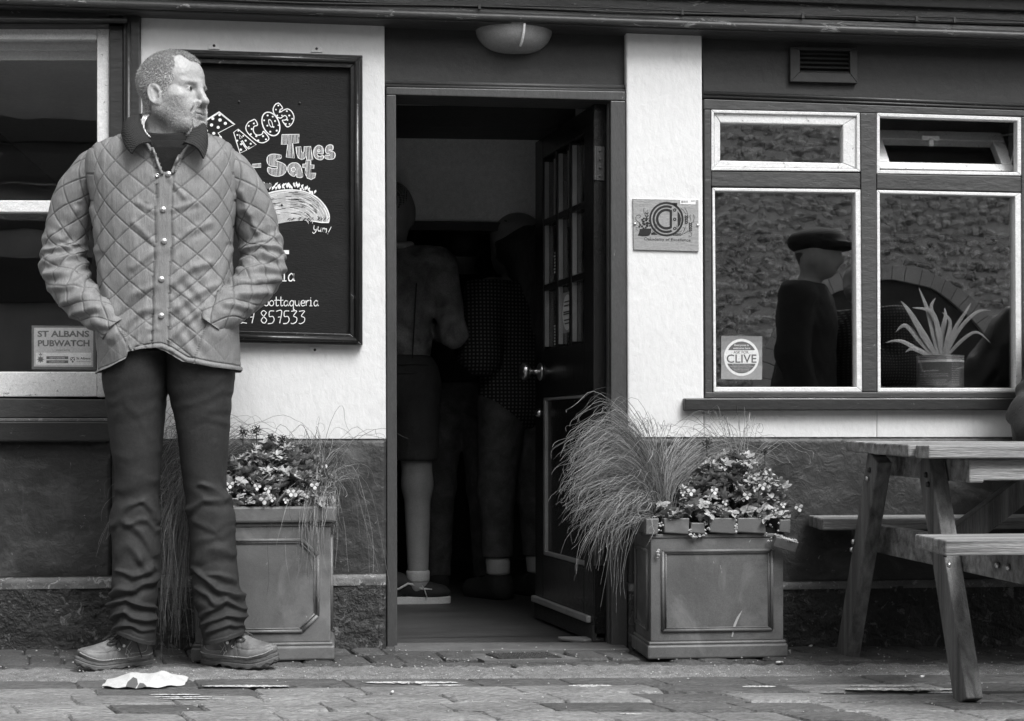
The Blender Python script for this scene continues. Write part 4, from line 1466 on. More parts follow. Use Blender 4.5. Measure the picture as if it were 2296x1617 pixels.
# ---------------------------------------------------------- sweater, shirt, collar
def neckring(rows, name, m, n=140, nv=200, disp=None, solid=0):
    """rows: (px centre, py, half width px, depth m, y offset, front drop px)"""
    A = np.array(rows, float)
    t = np.linspace(0, len(rows) - 1, n)
    i = np.clip(t.astype(int), 0, len(rows) - 2)
    f = (t - i)[:, None]
    Rw = A[i] * (1 - f) + A[i + 1] * f
    th = np.linspace(0, 2 * pi, nv, endpoint=False)
    px = Rw[:, 0:1] + Rw[:, 2:3] * np.cos(th)
    Yv = YM + Rw[:, 4:5] + Rw[:, 3:4] * np.sin(th)
    py = Rw[:, 1:2] - Rw[:, 5:6] * np.sin(th)
    Xw = vMX(px.ravel())
    Zw = CAMH + TM(370) * (HZ - py.ravel())
    V_ = np.c_[Xw, Yv.ravel(), Zw]
    F_ = grid_faces(n, nv)
    N_ = vnormals(V_, F_)
    if (N_[:, 1] * (V_[:, 1] - YM)).sum() < 0: F_ = F_[:, ::-1]; N_ = -N_
    if disp is not None: V_ = V_ + N_ * disp(V_)[:, None]
    o_ = npmesh(V_, F_, name, m, man)
    return o_
neckring([(372, 296, 46, .060, -.005, 14), (371, 310, 60, .066, -.008, 14), (368, 314, 84, .08, -.01, 14), (366, 330, 120, .086, -.01, 14), (366, 420, 110, .088, 0, 10), (366, 520, 100, .085, 0.01, 0)], 'sweater', KNIT,
         disp=lambda v: .002 * fbm(v * 20, 60, 2))
neckring([(371, 289, 55, .066, -.010, 22), (371, 293, 59, .070, -.012, 22), (371, 308, 62, .073, -.014, 22), (371, 313, 58, .069, -.014, 22)], 'crew_neck', KNIT, n=30)
# striped shirt collar peeping out on his right
sh_ = MB()
for k_ in range(3):
    pts_o = [(325 + k_ * 4, 258), (317 + k_ * 4, 270), (314 + k_ * 4, 284), (317 + k_ * 5, 297), (325 + k_ * 6, 308)]
    sh_.tube([tuple(q_) for q_ in catmull([tuple(P(px, py, YM - .045 - .006 * k_ + (.02 if j_ == 0 else 0) - .006 * j_)) for j_, (px, py) in enumerate(pts_o)], 14)], .0024, 6)
sh_.build('shirt_collar', SHIRT, man, smooth=True)

# corduroy collar: stands round the neck and folds over to two points
prm = [  # inner/top edge (px,py,dY) -> fold crest -> outer edge (px,py,dY)
    ((345, 328, -.135), (338, 321, -.140), (297, 346, -.150)),
    ((330, 310, -.108), (318, 300, -.118), (284, 330, -.128)),
    ((319, 290, -.078), (308, 276, -.090), (277, 308, -.096)),
    ((317, 272, -.035), (309, 263, -.045), (276, 296, -.05)),
    ((322, 264, .010), (314, 259, .006), (284, 290, .00)),
    ((345, 262, .052), (342, 255, .060), (330, 280, .085)),
    ((375, 262, .064), (375, 255, .073), (375, 280, .105)),
    ((405, 264, .052), (410, 257, .060), (425, 282, .085)),
    ((428, 270, .010), (438, 268, .006), (452, 292, .00)),
    ((433, 282, -.035), (443, 284, -.045), (460, 303, -.05)),
    ((430, 296, -.078), (442, 298, -.090), (463, 320, -.094)),
    ((421, 312, -.108), (430, 309, -.118), (461, 339, -.122)),
    ((409, 326, -.135), (415, 322, -.140), (455, 357, -.146)),
]
ctrl = np.array([[[P(px, py, YM + dy).x, YM + dy, P(px, py, YM + dy).z] for px, py, dy in row] for row in prm])
NS = 150
cr = np.stack([catmull(ctrl[:, k], NS) for k in range(3)], 1)     # NS x 3 x 3
strip = []
prof_t = np.linspace(0, 1, 34)
for t_ in prof_t:
    if t_ < .25:
        s_ = t_ / .25
        strip.append(cr[:, 0] * (1 - s_) + cr[:, 1] * s_)
    else:
        s_ = (t_ - .25) / .75
        p_ = cr[:, 1] * (1 - s_) + cr[:, 2] * s_
        bulge = sin(pi * min(1, s_ * 1.0)) * .010
        out_ = cr[:, 2] - np.array([MX(370), YM, 0])
        out_[:, 2] = 0
        out_ /= np.linalg.norm(out_, axis=1, keepdims=True)
        strip.append(p_ + out_ * bulge + np.array([0, 0, bulge * .7]))
S = np.stack(strip, 1)       # NS x 34 x 3
raised_streak = .0009 * np.sin(np.arange(NS) * 2 * pi / 3.0)
V_ = S.reshape(-1, 3)
F_ = grid_faces(NS, 34, False)
N_ = vnormals(V_, F_)
if ((V_ - np.array([MX(370), YM, .5])) * N_)[:, :2].sum() < 0: F_ = F_[:, ::-1]; N_ = -N_
V_ = V_ + N_ * (raised_streak[:, None] + 0 * prof_t).reshape(-1)[:, None] + N_ * .004
co_ = npmesh(V_, F_, 'collar', CORD, man)
sm = co_.modifiers.new('thick', 'SOLIDIFY'); sm.thickness = .006; sm.offset = -1

# folded edges of the jacket at the open neck
for pts in ([(336, 318), (342, 335), (350, 355), (358, 374), (364, 392)], [(421, 316), (413, 332), (402, 352), (393, 372), (385, 390)]):
    w_ = [onsurf(px, py, None, .002)[0] for px, py in pts]
    mb = MB()
    mb.tube([tuple(q_) for q_ in catmull([tuple(v) for v in w_], 16)], .0042, 8)
    mb.build('jacket_edge', NYLON2, man, smooth=True)

# ---------------------------------------------------------- trousers
def leg(rows, hemf, fl, seed, ycs):
    A = np.array(rows, float)
    n, nv = 420, 220
    t = np.linspace(A[0, 0], A[-1, 0], n)
    ker = np.hanning(9); ker /= ker.sum()
    def sm_(v):
        vp = np.r_[np.repeat(v[0], 4), v, np.repeat(v[-1], 4)]
        return np.convolve(vp, ker, 'valid')
    Lx, Rx = sm_(np.interp(t, A[:, 0], A[:, 1])), sm_(np.interp(t, A[:, 0], A[:, 2]))
    b = sm_(np.interp(t, [790, 850, 950, 1080, 1200, 1330, 1440], [.118, .115, .095, .080, .072, .078, .082]))
    yc = np.interp(t, [790, 1080, 1440], ycs)
    th = np.linspace(0, 2 * pi, nv, endpoint=False)
    px = ((Lx + Rx) / 2)[:, None] + ((Rx - Lx) / 2)[:, None] * spow(np.cos(th), .88)
    Yv = yc[:, None] + b[:, None] * spow(np.sin(th), .88)
    py = t[:, None] + 0 * px
    hy = np.interp(px, hemf[0], hemf[1]) + np.where(np.sin(th) > 0, 6, 0)
    py = np.where(py > 1370, 1370 + (py - 1370) * (hy - 1370) / (A[-1, 0] - 1370), py)
    Xw = vMX(px.ravel())
    tt = (Yv.ravel() - YC) / (FC - (px.ravel() - CXP) * ST)
    Zw = CAMH + (YM - YC) / (FC - (px.ravel() - CXP) * ST) * (HZ - py.ravel())
    V_ = np.c_[Xw, Yv.ravel(), Zw]
    F_ = grid_faces(n, nv)
    N_ = vnormals(V_, F_)
    if (N_[:, 1] * (V_[:, 1] - YM)).sum() < 0: F_ = F_[:, ::-1]; N_ = -N_
    fx, fy = proj(V_[:, 0], V_[:, 1], V_[:, 2])
    fr = sstep(.0, .35, -N_[:, 1] + .25)
    nzz = fbm(np.c_[V_[:, 0] * 9, V_[:, 1] * 9, V_[:, 2] * 6], seed, 3)
    wx_ = fx + 9 * fbm(np.c_[V_[:, 0] * 16, V_[:, 1] * 10, V_[:, 2] * 16], seed + 5, 2)
    wy_ = fy + 9 * fbm(np.c_[V_[:, 0] * 16, V_[:, 1] * 10, V_[:, 2] * 16], seed + 8, 2)
    amp_ = np.clip(.62 + .6 * fbm(np.c_[V_[:, 0] * 9, V_[:, 1] * 9, V_[:, 2] * 12], seed + 3, 2), .1, 1.3)
    d_ = folds(wx_, wy_, fl) * fr * amp_ + .0030 * nzz
    lowr = sstep(1250, 1330, fy) * (1 - sstep(1395, 1425, fy))
    d_ += .0022 * np.sin(fy / 8.5 + 2.2 * nzz + (fx - 300) / 26.0) * lowr
    kn = np.exp(-((fy - 1120) / 40) ** 2)
    d_ += .0012 * np.sin(fy / 9 + 3 * nzz) * kn
    up = np.exp(-((fy - 900) / 60) ** 2)
    d_ += .0007 * np.sin(fy / 6 + 4 * nzz + fx / 30) * up
    hd = (hy.ravel() - py.ravel())
    d_ += np.where(hd < 9, .0022, 0)
    return V_ + N_ * d_[:, None], F_
LL = [(790, 234, 384), (820, 232, 384), (849, 229, 381), (874, 233, 378), (890, 236, 373), (946, 242, 366), (1001, 249, 361), (1057, 257, 358), (1098, 257, 355), (1122, 254, 355), (1150, 246, 356), (1176, 243, 357), (1200, 248, 358), (1250, 252, 357), (1287, 251, 355), (1326, 250, 352), (1352, 243, 349), (1378, 247, 351), (1404, 249, 349), (1430, 252, 345)]
RL = [(790, 368, 524), (820, 370, 526), (849, 372, 526), (874, 375, 522), (890, 380, 519), (946, 393, 515), (1001, 400, 512), (1057, 405, 507), (1098, 412, 508), (1126, 416, 521), (1154, 418, 527), (1195, 423, 527), (1248, 426, 528), (1287, 427, 534), (1326, 430, 541), (1352, 434, 553), (1378, 443, 553), (1404, 449, 548), (1430, 455, 548)]
lf = [([(285, 900), (318, 950), (350, 1012)], .008, 8), ([(262, 890), (270, 980)], .004, 9), ([(262, 1015), (300, 1030), (345, 1015)], .006, 12), ([(275, 1098), (305, 1080), (340, 1075)], .008, 12),
      ([(250, 1178), (272, 1142), (318, 1116)], .010, 7), ([(320, 1116), (340, 1142), (354, 1170)], .009, 6), ([(275, 1165), (310, 1195), (350, 1240)], .007, 9), ([(258, 1235), (285, 1225), (310, 1250)], .006, 9),
      ([(285, 1175), (330, 1165), (350, 1190)], .006, 7), ([(255, 1335), (305, 1322), (350, 1290)], .011, 8), ([(310, 1250), (330, 1280)], .006, 8), ([(247, 1358), (290, 1345), (345, 1366)], .010, 6),
      ([(252, 1386), (285, 1374), (345, 1392)], .009, 5.5), ([(258, 1408), (300, 1398), (345, 1414)], .007, 5), ([(262, 1278), (300, 1290), (345, 1270)], .008, 9)]
rf = [([(400, 905), (470, 925), (515, 915)], .004, 8), ([(395, 960), (450, 940), (512, 955)], .004, 8), ([(470, 880), (520, 875)], .003, 8), ([(485, 1000), (492, 1060), (505, 1090)], .006, 7), ([(450, 1085), (480, 1100), (520, 1128)], .009, 7),
      ([(428, 1152), (465, 1124), (505, 1128)], .009, 7), ([(440, 1175), (480, 1192), (524, 1162)], .010, 9), ([(445, 1215), (490, 1205), (524, 1185)], .007, 8), ([(432, 1258), (470, 1232), (520, 1240)], .007, 10),
      ([(435, 1272), (480, 1322), (545, 1336)], .013, 8), ([(440, 1320), (475, 1348), (500, 1342)], .008, 6), ([(448, 1378), (495, 1344), (552, 1362)], .010, 6.5), ([(455, 1400), (500, 1378), (549, 1382)], .009, 6),
      ([(462, 1420), (510, 1400), (546, 1404)], .007, 5), ([(470, 1290), (525, 1300)], .006, 8)]
gg = lambda p_: .45 if p_[0][1] < 1060 else (.8 if p_[0][1] < 1265 else 1.0)
lf = [(p_, a_ * gg(p_), s_ * (1.1 if p_[0][1] < 1265 else .95)) for p_, a_, s_ in lf]
rf = [(p_, a_ * gg(p_), s_ * (1.1 if p_[0][1] < 1265 else .95)) for p_, a_, s_ in rf]
Va, Fa = leg(LL, ([245, 255, 300, 345], [1410, 1412, 1428, 1446]), lf, 71, (YM + .0, YM + .015, YM + .02))
Vb, Fb = leg(RL, ([450, 461, 505, 552], [1448, 1444, 1432, 1419]), rf, 72, (YM + .0, YM + .015, YM + .02))
npmesh(np.r_[Va, Vb], np.r_[Fa, Fb + len(Va)], 'trousers', JEAN, man)

# ---------------------------------------------------------- boots
def boot(heel, toe, side, seed):
    z0 = gz(heel.x) + .001
    ax = Vector((toe.x - heel.x, toe.y - heel.y, 0))
    L = ax.length
    ax.normalize()
    ay = Vector((-ax.y, ax.x, 0))
    k = L / .29
    def tow(q_):
        q_ = np.asarray(q_) * k
        zt = q_[:, 2] + np.maximum(0, q_[:, 0] / k - .20) ** 2 * 2.6
        return np.array([heel.x, heel.y, z0]) + q_[:, :1] * np.array(ax) + q_[:, 1:2] * np.array(ay) + zt[:, None] * np.array([0, 0, 1.0])
    def up(p):
        d_ = ell(p, (.222, 0, .048), (.064, .050, .034))
        d_ = smin(d_, cone(p, (.195, 0, .052), (.105, 0, .088), .040, .042), .03)
        d_ = smin(d_, ell(p, (.045, 0, .060), (.046, .038, .055)), .02)
        d_ = smin(d_, ell(p, (.125, 0, .042), (.120, .042, .034)), .02)
        d_ = smin(d_, cone(p, (.060, 0, .085), (.064, 0, .150), .046, .050), .02)
        d_ = smax(d_, p[..., 2] * -1 + .026, .004)
        seam = np.abs(p[..., 2] - (.062 - .0 * p[..., 0])) 
        return smax(d_, p[..., 2] - .155, .004)
    V_, F_ = surfnet(up, (-.02, -.07, .01), (.31, .07, .17), .0032)
    N_ = vnormals(V_, F_)
    x_, y_, z_ = V_.T
    # moccasin seam round the toe, panel seam, creases across the vamp
    moc = np.abs(z_ - (.066 + .10 * np.maximum(0, .19 - x_)))
    dd = -.0028 * np.exp(-(moc / .0022) ** 2) * sstep(.13, .16, x_)
    pan = np.abs(x_ - (.118 + .45 * (z_ - .05)))
    dd += .0026 * sstep(.0, .004, (.118 + .45 * (z_ - .05)) - x_) - .002
    dd += -.002 * np.exp(-(np.sin(x_ * 170 + 2 * z_ * 30) / .3) ** 2) * np.exp(-((x_ - .165) / .022) ** 2)
    dd += .0014 * fbm(V_ * 30, seed, 3)
    root = npmesh(tow(V_ + N_ * dd[:, None]), F_, 'boot', BOOTM, man)
    # sole
    def outline(grow):
        pts = []
        for i in range(72):
            a = 2 * pi * i / 72
            cx_, rx = .145, .148 + grow
            xx = cx_ + rx * spow(cos(a), .9)
            wd = np.interp(xx, [0, .03, .07, .12, .2, .24, .28, .30], [.030, .036, .034, .033, .046, .048, .034, .02]) + grow
            pts.append((xx, wd * spow(sin(a), .75)))
        return pts
    mb = MB()
    o_ = outline(.0)
    o2_ = outline(.004)
    zs = [(o_, .0), (o2_, .004), (o2_, .015), (outline(.001), .0195), (outline(.003), .022), (outline(.002), .029), (outline(-.004), .033)]
    vs = []
    for ri, (ring, z_) in enumerate(zs):
        for i, (a_, b_) in enumerate(ring):
            zz_ = z_
            if ri < 2:
                if .075 < a_ < .100: zz_ = .011                       # heel breast
                elif a_ > .11 and (i % 4) < 2: zz_ = z_ + .005         # tread
                elif a_ <= .075 and (i % 6) == 0: zz_ = z_ + .003
            vs.append((a_, b_, zz_))
    fs = []
    for r_ in range(len(zs) - 1):
        for i in range(72): fs.append((r_ * 72 + i, r_ * 72 + (i + 1) % 72, (r_ + 1) * 72 + (i + 1) % 72, (r_ + 1) * 72 + i))
    fs.append(tuple(range(71, -1, -1)))
    fs.append(tuple(range((len(zs) - 1) * 72, len(zs) * 72)))
    w_ = tow(np.array(vs))
    mb.add([tuple(v) for v in w_], fs)
    mb.build('sole', SOLEM, root, smooth=False, bevel=.0008)
    bvh = BVHTree.FromPolygons([tuple(v) for v in tow(V_ + N_ * dd[:, None]).tolist()], F_.tolist())
    def hug(pts, lift=.003):
        r_ = []
        for q_ in pts:
            w0 = Vector(tow(np.array([q_]))[0])
            hit = bvh.find_nearest(w0)
            r_.append(hit[0] + hit[1] * lift)
        return r_
    sg = 1 if (ay.y < 0) else -1          # side that faces the camera
    # welt stitching, panel stitching
    def dashes(line, w=.0014, n=26):
        L_ = hug(catmull(line, n), .0012)
        mb = MB()
        for i in range(0, n - 1):
            a_, b_ = L_[i], L_[i + 1]
            mb.tube([a_, a_ + (b_ - a_) * .72], w, 4)
        return mb
    dashes([(.30, sg * .02, .040), (.26, sg * .05, .040), (.2, sg * .06, .038), (.12, sg * .05, .038), (.05, sg * .05, .040), (0, sg * .03, .044)], .0014, 60).build('stitching', STITCH, root, kind='stuff')
    dashes([(.112, sg * .05, .040), (.122, sg * .05, .060), (.100, sg * .05, .100)]).build('stitching', STITCH, root, kind='stuff')
    dashes([(.098, sg * .05, .055), (.06, sg * .05, .052), (.035, sg * .05, .062), (.03, sg * .05, .10)]).build('stitching', STITCH, root, kind='stuff')
    for a_, b_ in (((.098, .050), (.116, .072)), ((.116, .048), (.096, .074))):
        dashes([(a_[0], sg * .05, a_[1]), (b_[0], sg * .05, b_[1])], .0011, 6).build('stitching', STITCH, root, kind='stuff')
    # laces, eyelets, bow
    mb = MB()
    for k_, (xx, zz_) in enumerate([(.158, .086), (.140, .098), (.122, .112), (.106, .126)]):
        pts = [(xx - .012, sg * .030, zz_ - .014), (xx - .002, sg * .016, zz_ + .004), (xx + .004, 0, zz_ + .006), (xx - .002, -sg * .016, zz_ + .004), (xx - .010, -sg * .03, zz_ - .012)]
        mb.tube(hug(catmull(pts, 12), .003), .0024, 6)
    mb.tube(hug(catmull([(.11, sg * .01, .12), (.155, sg * .022, .11), (.185, sg * .026, .09), (.16, sg * .03, .088), (.12, sg * .02, .11)], 24), .0055), .0021, 6)
    mb.tube(hug(catmull([(.11, sg * .01, .12), (.15, -sg * .012, .118), (.18, -sg * .02, .10)], 14), .0055), .0021, 6)
    tail = [Vector(tow(np.array([q_]))[0]) for q_ in catmull([(.10, sg * .045, .115), (.085, sg * .058, .09), (.075, sg * .06, .06), (.068, sg * .062, .038)], 12)]
    if side < 0: mb.tube(tail, .0021, 6)
    mb.build('lace', LACEM, root, smooth=True)
    mb = MB()
    for xx, zz_ in [(.146, .072), (.128, .084)]:
        c = hug([(xx, sg * .05, zz_)], .001)[0]
        mb.tube([c, c + Vector((0, -.0035, 0))], .0042, 10)
    mb.build('eyelet', METAL, root)
    return root
def gp(px, Y): return Vector((P(px, 0, Y).x, Y, 0))
boot(gp(338, -.345), gp(171, -.475), -1, 81)
boot(gp(456, -.345), gp(621, -.475), 1, 82)
# ================================================================== SMALL FIXTURES
def flat(poly, Y, mb, px=True):
    """flat shape lying on plane Y, outline in photograph pixels"""
    vs = [P(x, y, Y) for x, y in poly]
    mb.add(vs, [tuple(range(len(vs)))])
def ribbon(mb, pts, Y, wpx, closed=False, taper=False):
    pts = [np.array(p, float) for p in pts]
    if closed: pts = pts + [pts[0], pts[1]]
    n = len(pts)
    L, Rr = [], []
    for i, p in enumerate(pts):
        t = pts[min(i + 1, n - 1)] - pts[max(i - 1, 0)]
        if closed and i in (0, n - 2): t = pts[1] - pts[n - 3]
        l = np.hypot(*t) + 1e-9
        nx, ny = -t[1] / l, t[0] / l
        w_ = wpx / 2 * (1 + random.uniform(-.12, .12))
        L.append(P(p[0] + nx * w_, p[1] + ny * w_, Y)); Rr.append(P(p[0] - nx * w_, p[1] - ny * w_, Y))
    m = n - 1 if closed else n
    b = len(mb.v)
    mb.v += [tuple(v) for pr in zip(L[:m], Rr[:m]) for v in pr]
    for i in range(m - 1): mb.f.append((b + 2 * i, b + 2 * i + 1, b + 2 * i + 3, b + 2 * i + 2))
    if closed: mb.f.append((b + 2 * m - 2, b + 2 * m - 1, b + 1, b))
def arcpts(cx, cy, rx, ry, a0, a1, n=20, rot=0):
    r = []
    for i in range(n + 1):
        a = rad(a0 + (a1 - a0) * i / n)
        x, y = rx * cos(a), ry * sin(a)
        r.append((cx + x * cos(rot) - y * sin(rot), cy + x * sin(rot) + y * cos(rot)))
    return r
def smooth(pts, n=40, closed=False):
    if closed:
        k = len(pts)
        return [tuple(v) for v in catmull([pts[-1]] + pts + [pts[0], pts[1]], n + int(n * 3 / k))][int(n / k):][: n]
    return [tuple(v) for v in catmull(pts, n)]
def text(body, px, py, h, Y, m, name, parent, align='LEFT', width=None, bold=0, rot=0, face=None, shear=0):
    """lettering: cap height h px at (px,py) baseline, optional total width px"""
    cu = bpy.data.curves.new('t', 'FONT')
    cu.body = body
    cu.size = 1
    cu.align_x = align
    cu.offset = bold
    cu.shear = shear
    cu.resolution_u = 3
    o = bpy.data.objects.new('t', cu)
    COL.objects.link(o)
    dg = bpy.context.evaluated_depsgraph_get()
    me = bpy.data.meshes.new_from_object(o.evaluated_get(dg))
    bpy.data.objects.remove(o)
    v = np.array([tuple(q.co) for q in me.vertices])
    if len(v) == 0: return None
    sy = h / .70
    sx = sy
    if width: 
        w0 = v[:, 0].max() - v[:, 0].min()
        sx = width / w0
    x_, y_ = v[:, 0] * sx, v[:, 1] * sy
    c, s = cos(rot), sin(rot)
    gx, gy = px + x_ * c + y_ * s, py + x_ * s - y_ * c
    off = WL[parent] if parent is not None else Vector((0, 0, 0))
    for q, a, b in zip(me.vertices, gx, gy):
        p = P(a, b, Y) if face is None else face(a, b)
        q.co = p - off
    me.name = name
    return finish(me, name, m, parent, False)

# ---------------------------------------------------------------- chalkboard
cb = empty('chalkboard', P(594, 775, -.03), 'large black framed chalkboard with taco lettering and drawing behind the standing man', 'chalkboard')
BT = [(378, 109), (813, 124), (813, 774), (378, 764)]
BI = [(404, 140), (786, 152), (785, 749), (404, 738)]
for k_ in range(4):
    k2 = (k_ + 1) % 4
    mb = MB()
    mb.q([BT[k_], BI[k_], BI[k2], BT[k2]], -.030, -.003)
    mb.build('frame_side', CHFRAME, cb, bevel=.002)
    mb = MB()
    o_, i_ = BT[k_], BT[k2]
    m1 = [(a[0] * .55 + b[0] * .45, a[1] * .55 + b[1] * .45) for a, b in ((BT[k_], BI[k_]), (BT[k2], BI[k2]))]
    mb.tube([P(m1[0][0], m1[0][1], -.031), P(m1[1][0], m1[1][1], -.031)], .009, 12)
    mb.build('frame_moulding', CHFRAME, cb, smooth=True)
mb = MB(); mb.q([(402, 138), (402, 740), (788, 751), (788, 150)], -.014, -.003); mb.build('board', CHALKB, cb)
YB = -.0155
S1 = lambda x, y: (442.5 + x * .1459, 215.3 + y * .1459)
def tr(l): return [S1(*p) for p in l]
mb = MB()
Tp = tr([(-150, 540), (60, 415), (335, 245), (575, 435), (320, 570), (480, 800), (250, 900), (90, 640), (-60, 720)])
ribbon(mb, Tp, YB, 2.3, True)
ribbon(mb, tr([(60, 425), (335, 262), (555, 435)]), YB - .0002, 1.4)
Ap = tr([(625, 510), (905, 750), (785, 815), (740, 770), (690, 685), (670, 695), (760, 830), (655, 880), (605, 720), (558, 560)])
ribbon(mb, Ap, YB, 2.2, True)
ribbon(mb, tr([(640, 590), (690, 640), (655, 660)]), YB, 1.6, True)
Cp = smooth(tr([(880, 360), (925, 445), (870, 470), (862, 540), (900, 595), (960, 600), (1000, 580), (1018, 545), (1100, 650), (1040, 710), (960, 715), (860, 650), (770, 560), (745, 480), (790, 400)]), 60, True)
ribbon(mb, Cp, YB, 2.2, True)
ribbon(mb, tr(arcpts(1130, 430, 125, 190, 0, 350, 40, -.42)), YB, 2.6, True)
ribbon(mb, tr(arcpts(1125, 420, 24, 62, 0, 340, 18, -.35)), YB, 1.6, True)
Sp = smooth(tr([(1250, 110), (1310, 185), (1272, 210), (1280, 245), (1330, 215), (1390, 200), (1450, 240), (1485, 320), (1470, 400), (1430, 455), (1380, 475), (1340, 430), (1305, 375), (1350, 370), (1380, 340), (1350, 300), (1310, 320), (1280, 340), (1230, 325), (1180, 270), (1165, 200), (1200, 130)]), 70, True)
ribbon(mb, Sp, YB, 2.2, True)
mb.build('lettering', CHALK, cb, label='outlined word TACOS with dots')
mb = MB()
dots = [(340, 293, 20), (238, 348, 24), (348, 370, 28), (430, 422, 26), (102, 443, 26), (218, 446, 26), (320, 483, 25), (138, 536, 26), (252, 575, 25), (354, 635, 24), (200, 700, 24), (40, 620, 24),
        (630, 535, 14), (615, 600, 14), (705, 615, 14), (612, 688, 17), (742, 686, 17), (672, 742, 17), (820, 735, 17), (668, 827, 20), (790, 785, 12),
        (868, 423, 15), (790, 460, 15), (836, 508, 15), (822, 586, 15), (906, 618, 17), (1010, 618, 17), (935, 684, 17), (1055, 668, 15),
        (1080, 300, 15), (1158, 318, 14), (1026, 375, 14), (1194, 385, 15), (1076, 457, 15), (1170, 477, 14), (1245, 450, 12), (1120, 550, 16), (1220, 533, 16), (1098, 372, 10),
        (1245, 147, 14), (1208, 210, 13), (1265, 246, 13), (1228, 300, 13), (1300, 300, 12), (1375, 233, 14), (1413, 300, 16), (1385, 370, 14), (1457, 350, 13), (1360, 430, 13), (1416, 430, 13)]
for x, y, r in dots:
    flat(tr([(x + r * cos(a), y + r * .95 * sin(a)) for a in np.linspace(0, 2 * pi, 9)[:-1]]), YB - .0001, mb)
mb.build('dots', CHALK, cb)
def hatched(poly, step, tilt=0, w=1.0, mbx=None):
    xs_ = [p[0] for p in poly]
    x = min(xs_) + step * .6
    while x < max(xs_):
        pts = []
        n = len(poly)
        for i in range(n):
            (x0, y0), (x1, y1) = poly[i], poly[(i + 1) % n]
            a, b = x0 - tilt * y0, x1 - tilt * y1
            xx = x - tilt * poly[0][1]
            if (a - xx) * (b - xx) < 0:
                t = (xx - a) / (b - a)
                pts.append((y0 + t * (y1 - y0), x0 + t * (x1 - x0)))
        pts.sort()
        for i in range(0, len(pts) - 1, 2):
            if pts[i + 1][0] - pts[i][0] > 1.2:
                ribbon(mbx, [(pts[i][1], pts[i][0]), (pts[i + 1][1], pts[i + 1][0])], YB, w)
        x += step * random.uniform(.85, 1.15)
mb = MB()
words = [([(1300, 595), (1565, 590), (1555, 720), (1465, 730), (1490, 955), (1365, 940), (1390, 745), (1290, 745)], 0),
         ([(1515, 785), (1590, 780), (1600, 850), (1620, 885), (1640, 850), (1640, 780), (1740, 775), (1775, 980), (1680, 985), (1672, 930), (1640, 965), (1600, 978), (1550, 950), (1525, 880)], 0),
         ([(1870, 758), (1925, 790), (1935, 860), (1925, 895), (1850, 880), (1845, 910), (1880, 930), (1935, 915), (1935, 960), (1895, 982), (1830, 965), (1790, 910), (1790, 830), (1825, 775)], 1),
         ([(2040, 748), (2085, 770), (2080, 830), (2035, 825), (2030, 840), (2095, 860), (2120, 900), (2105, 955), (2050, 975), (1970, 962), (1968, 910), (2035, 915), (2035, 895), (1985, 880), (1965, 830), (1990, 770)], 1),
         ([(1285, 910), (1290, 945), (1265, 968), (1215, 970), (1205, 995), (1250, 1010), (1340, 1050), (1370, 1120), (1335, 1200), (1240, 1235), (1130, 1215), (1080, 1160), (1085, 1095), (1130, 1110), (1210, 1120), (1232, 1098), (1200, 1085), (1120, 1075), (1080, 1035), (1068, 960), (1110, 905), (1200, 893)], 1),
         ([(1520, 1028), (1575, 1065), (1605, 1140), (1615, 1245), (1530, 1247), (1522, 1200), (1485, 1237), (1420, 1200), (1385, 1130), (1400, 1070), (1450, 1032)], 1),
         ([(1670, 990), (1745, 992), (1745, 1058), (1795, 1063), (1790, 1115), (1742, 1113), (1745, 1185), (1820, 1187), (1805, 1255), (1750, 1285), (1690, 1262), (1655, 1185), (1663, 1105), (1618, 1100), (1620, 1048), (1665, 1045)], 0),
         ([(845, 1050), (975, 1038), (975, 1095), (860, 1103)], 0)]
for poly, sm_ in words:
    pp = tr(poly)
    if sm_: pp = smooth(pp, 40, True)
    ribbon(mb, pp, YB, 1.7, True)
    hatched(pp, 3.0, .05, 1.05, mb)
ribbon(mb, tr(arcpts(1475, 1130, 30, 32, 0, 340, 14)), YB - .0002, 1.6, True)
ribbon(mb, tr(arcpts(1865, 842, 24, 14, 0, 340, 12)), YB - .0002, 1.6, True)
mb.build('lettering', CHALK, cb, label='striped words Tues - Sat')
# taco
shell = smooth([(560, 470), (580, 444), (610, 431), (645, 426), (680, 429), (708, 441), (728, 461), (738, 482), (737, 499)], 40) + smooth([(722, 499), (690, 495), (650, 497), (610, 505), (575, 515), (545, 525)], 20)
mb = MB(); flat(shell, YB, mb); mb.build('taco_shell', CHALKG, cb)
mb = MB()
ribbon(mb, shell[:44], YB - .0003, 2.6)
for i in range(80):
    a0 = random.uniform(.05, .92)
    rr = random.uniform(.25, .97)
    k0 = int(a0 * 38)
    ln = random.randint(4, 10)
    pts = []
    for k_ in range(k0, min(39, k0 + ln)):
        x, y = shell[k_]
        pts.append((640 + (x - 640) * (.98) * (.35 + .65 * rr) , 505 + (y - 505) * rr))
    if len(pts) > 2 and pts[0][0] > 560: ribbon(mb, pts, YB - .0003, random.uniform(.5, 1.1))
mb.build('taco_strokes', CHALK, cb, kind='stuff')
mb = MB()
for i in range(46):
    t = i / 45
    x = 575 + 130 * t
    y = 428 - 10 * sin(t * 3.0) + random.uniform(-5, 5) + (12 * (t - .6) ** 2 * 4 if t > .6 else 0)
    a = random.uniform(-2.4, -.6)
    l = random.uniform(7, 15) * (1 - .5 * t)
    flat([(x, y + 3), (x + l * .5 * cos(a) - 2.5, y + l * .5 * sin(a)), (x + l * cos(a), y + l * sin(a)), (x + l * .5 * cos(a) + 2.5, y + l * .5 * sin(a) + 1)], YB - .0003 - i * .00001, mb)
mb.build('taco_filling', CHALK, cb)
mb = MB(); flat(smooth([(584, 412), (598, 411), (610, 414), (604, 422), (592, 421)], 16, True), YB - .0009, mb); mb.build('taco_tomato', mat('chalk_dark_grey', .12, .8), cb)
mb = MB()
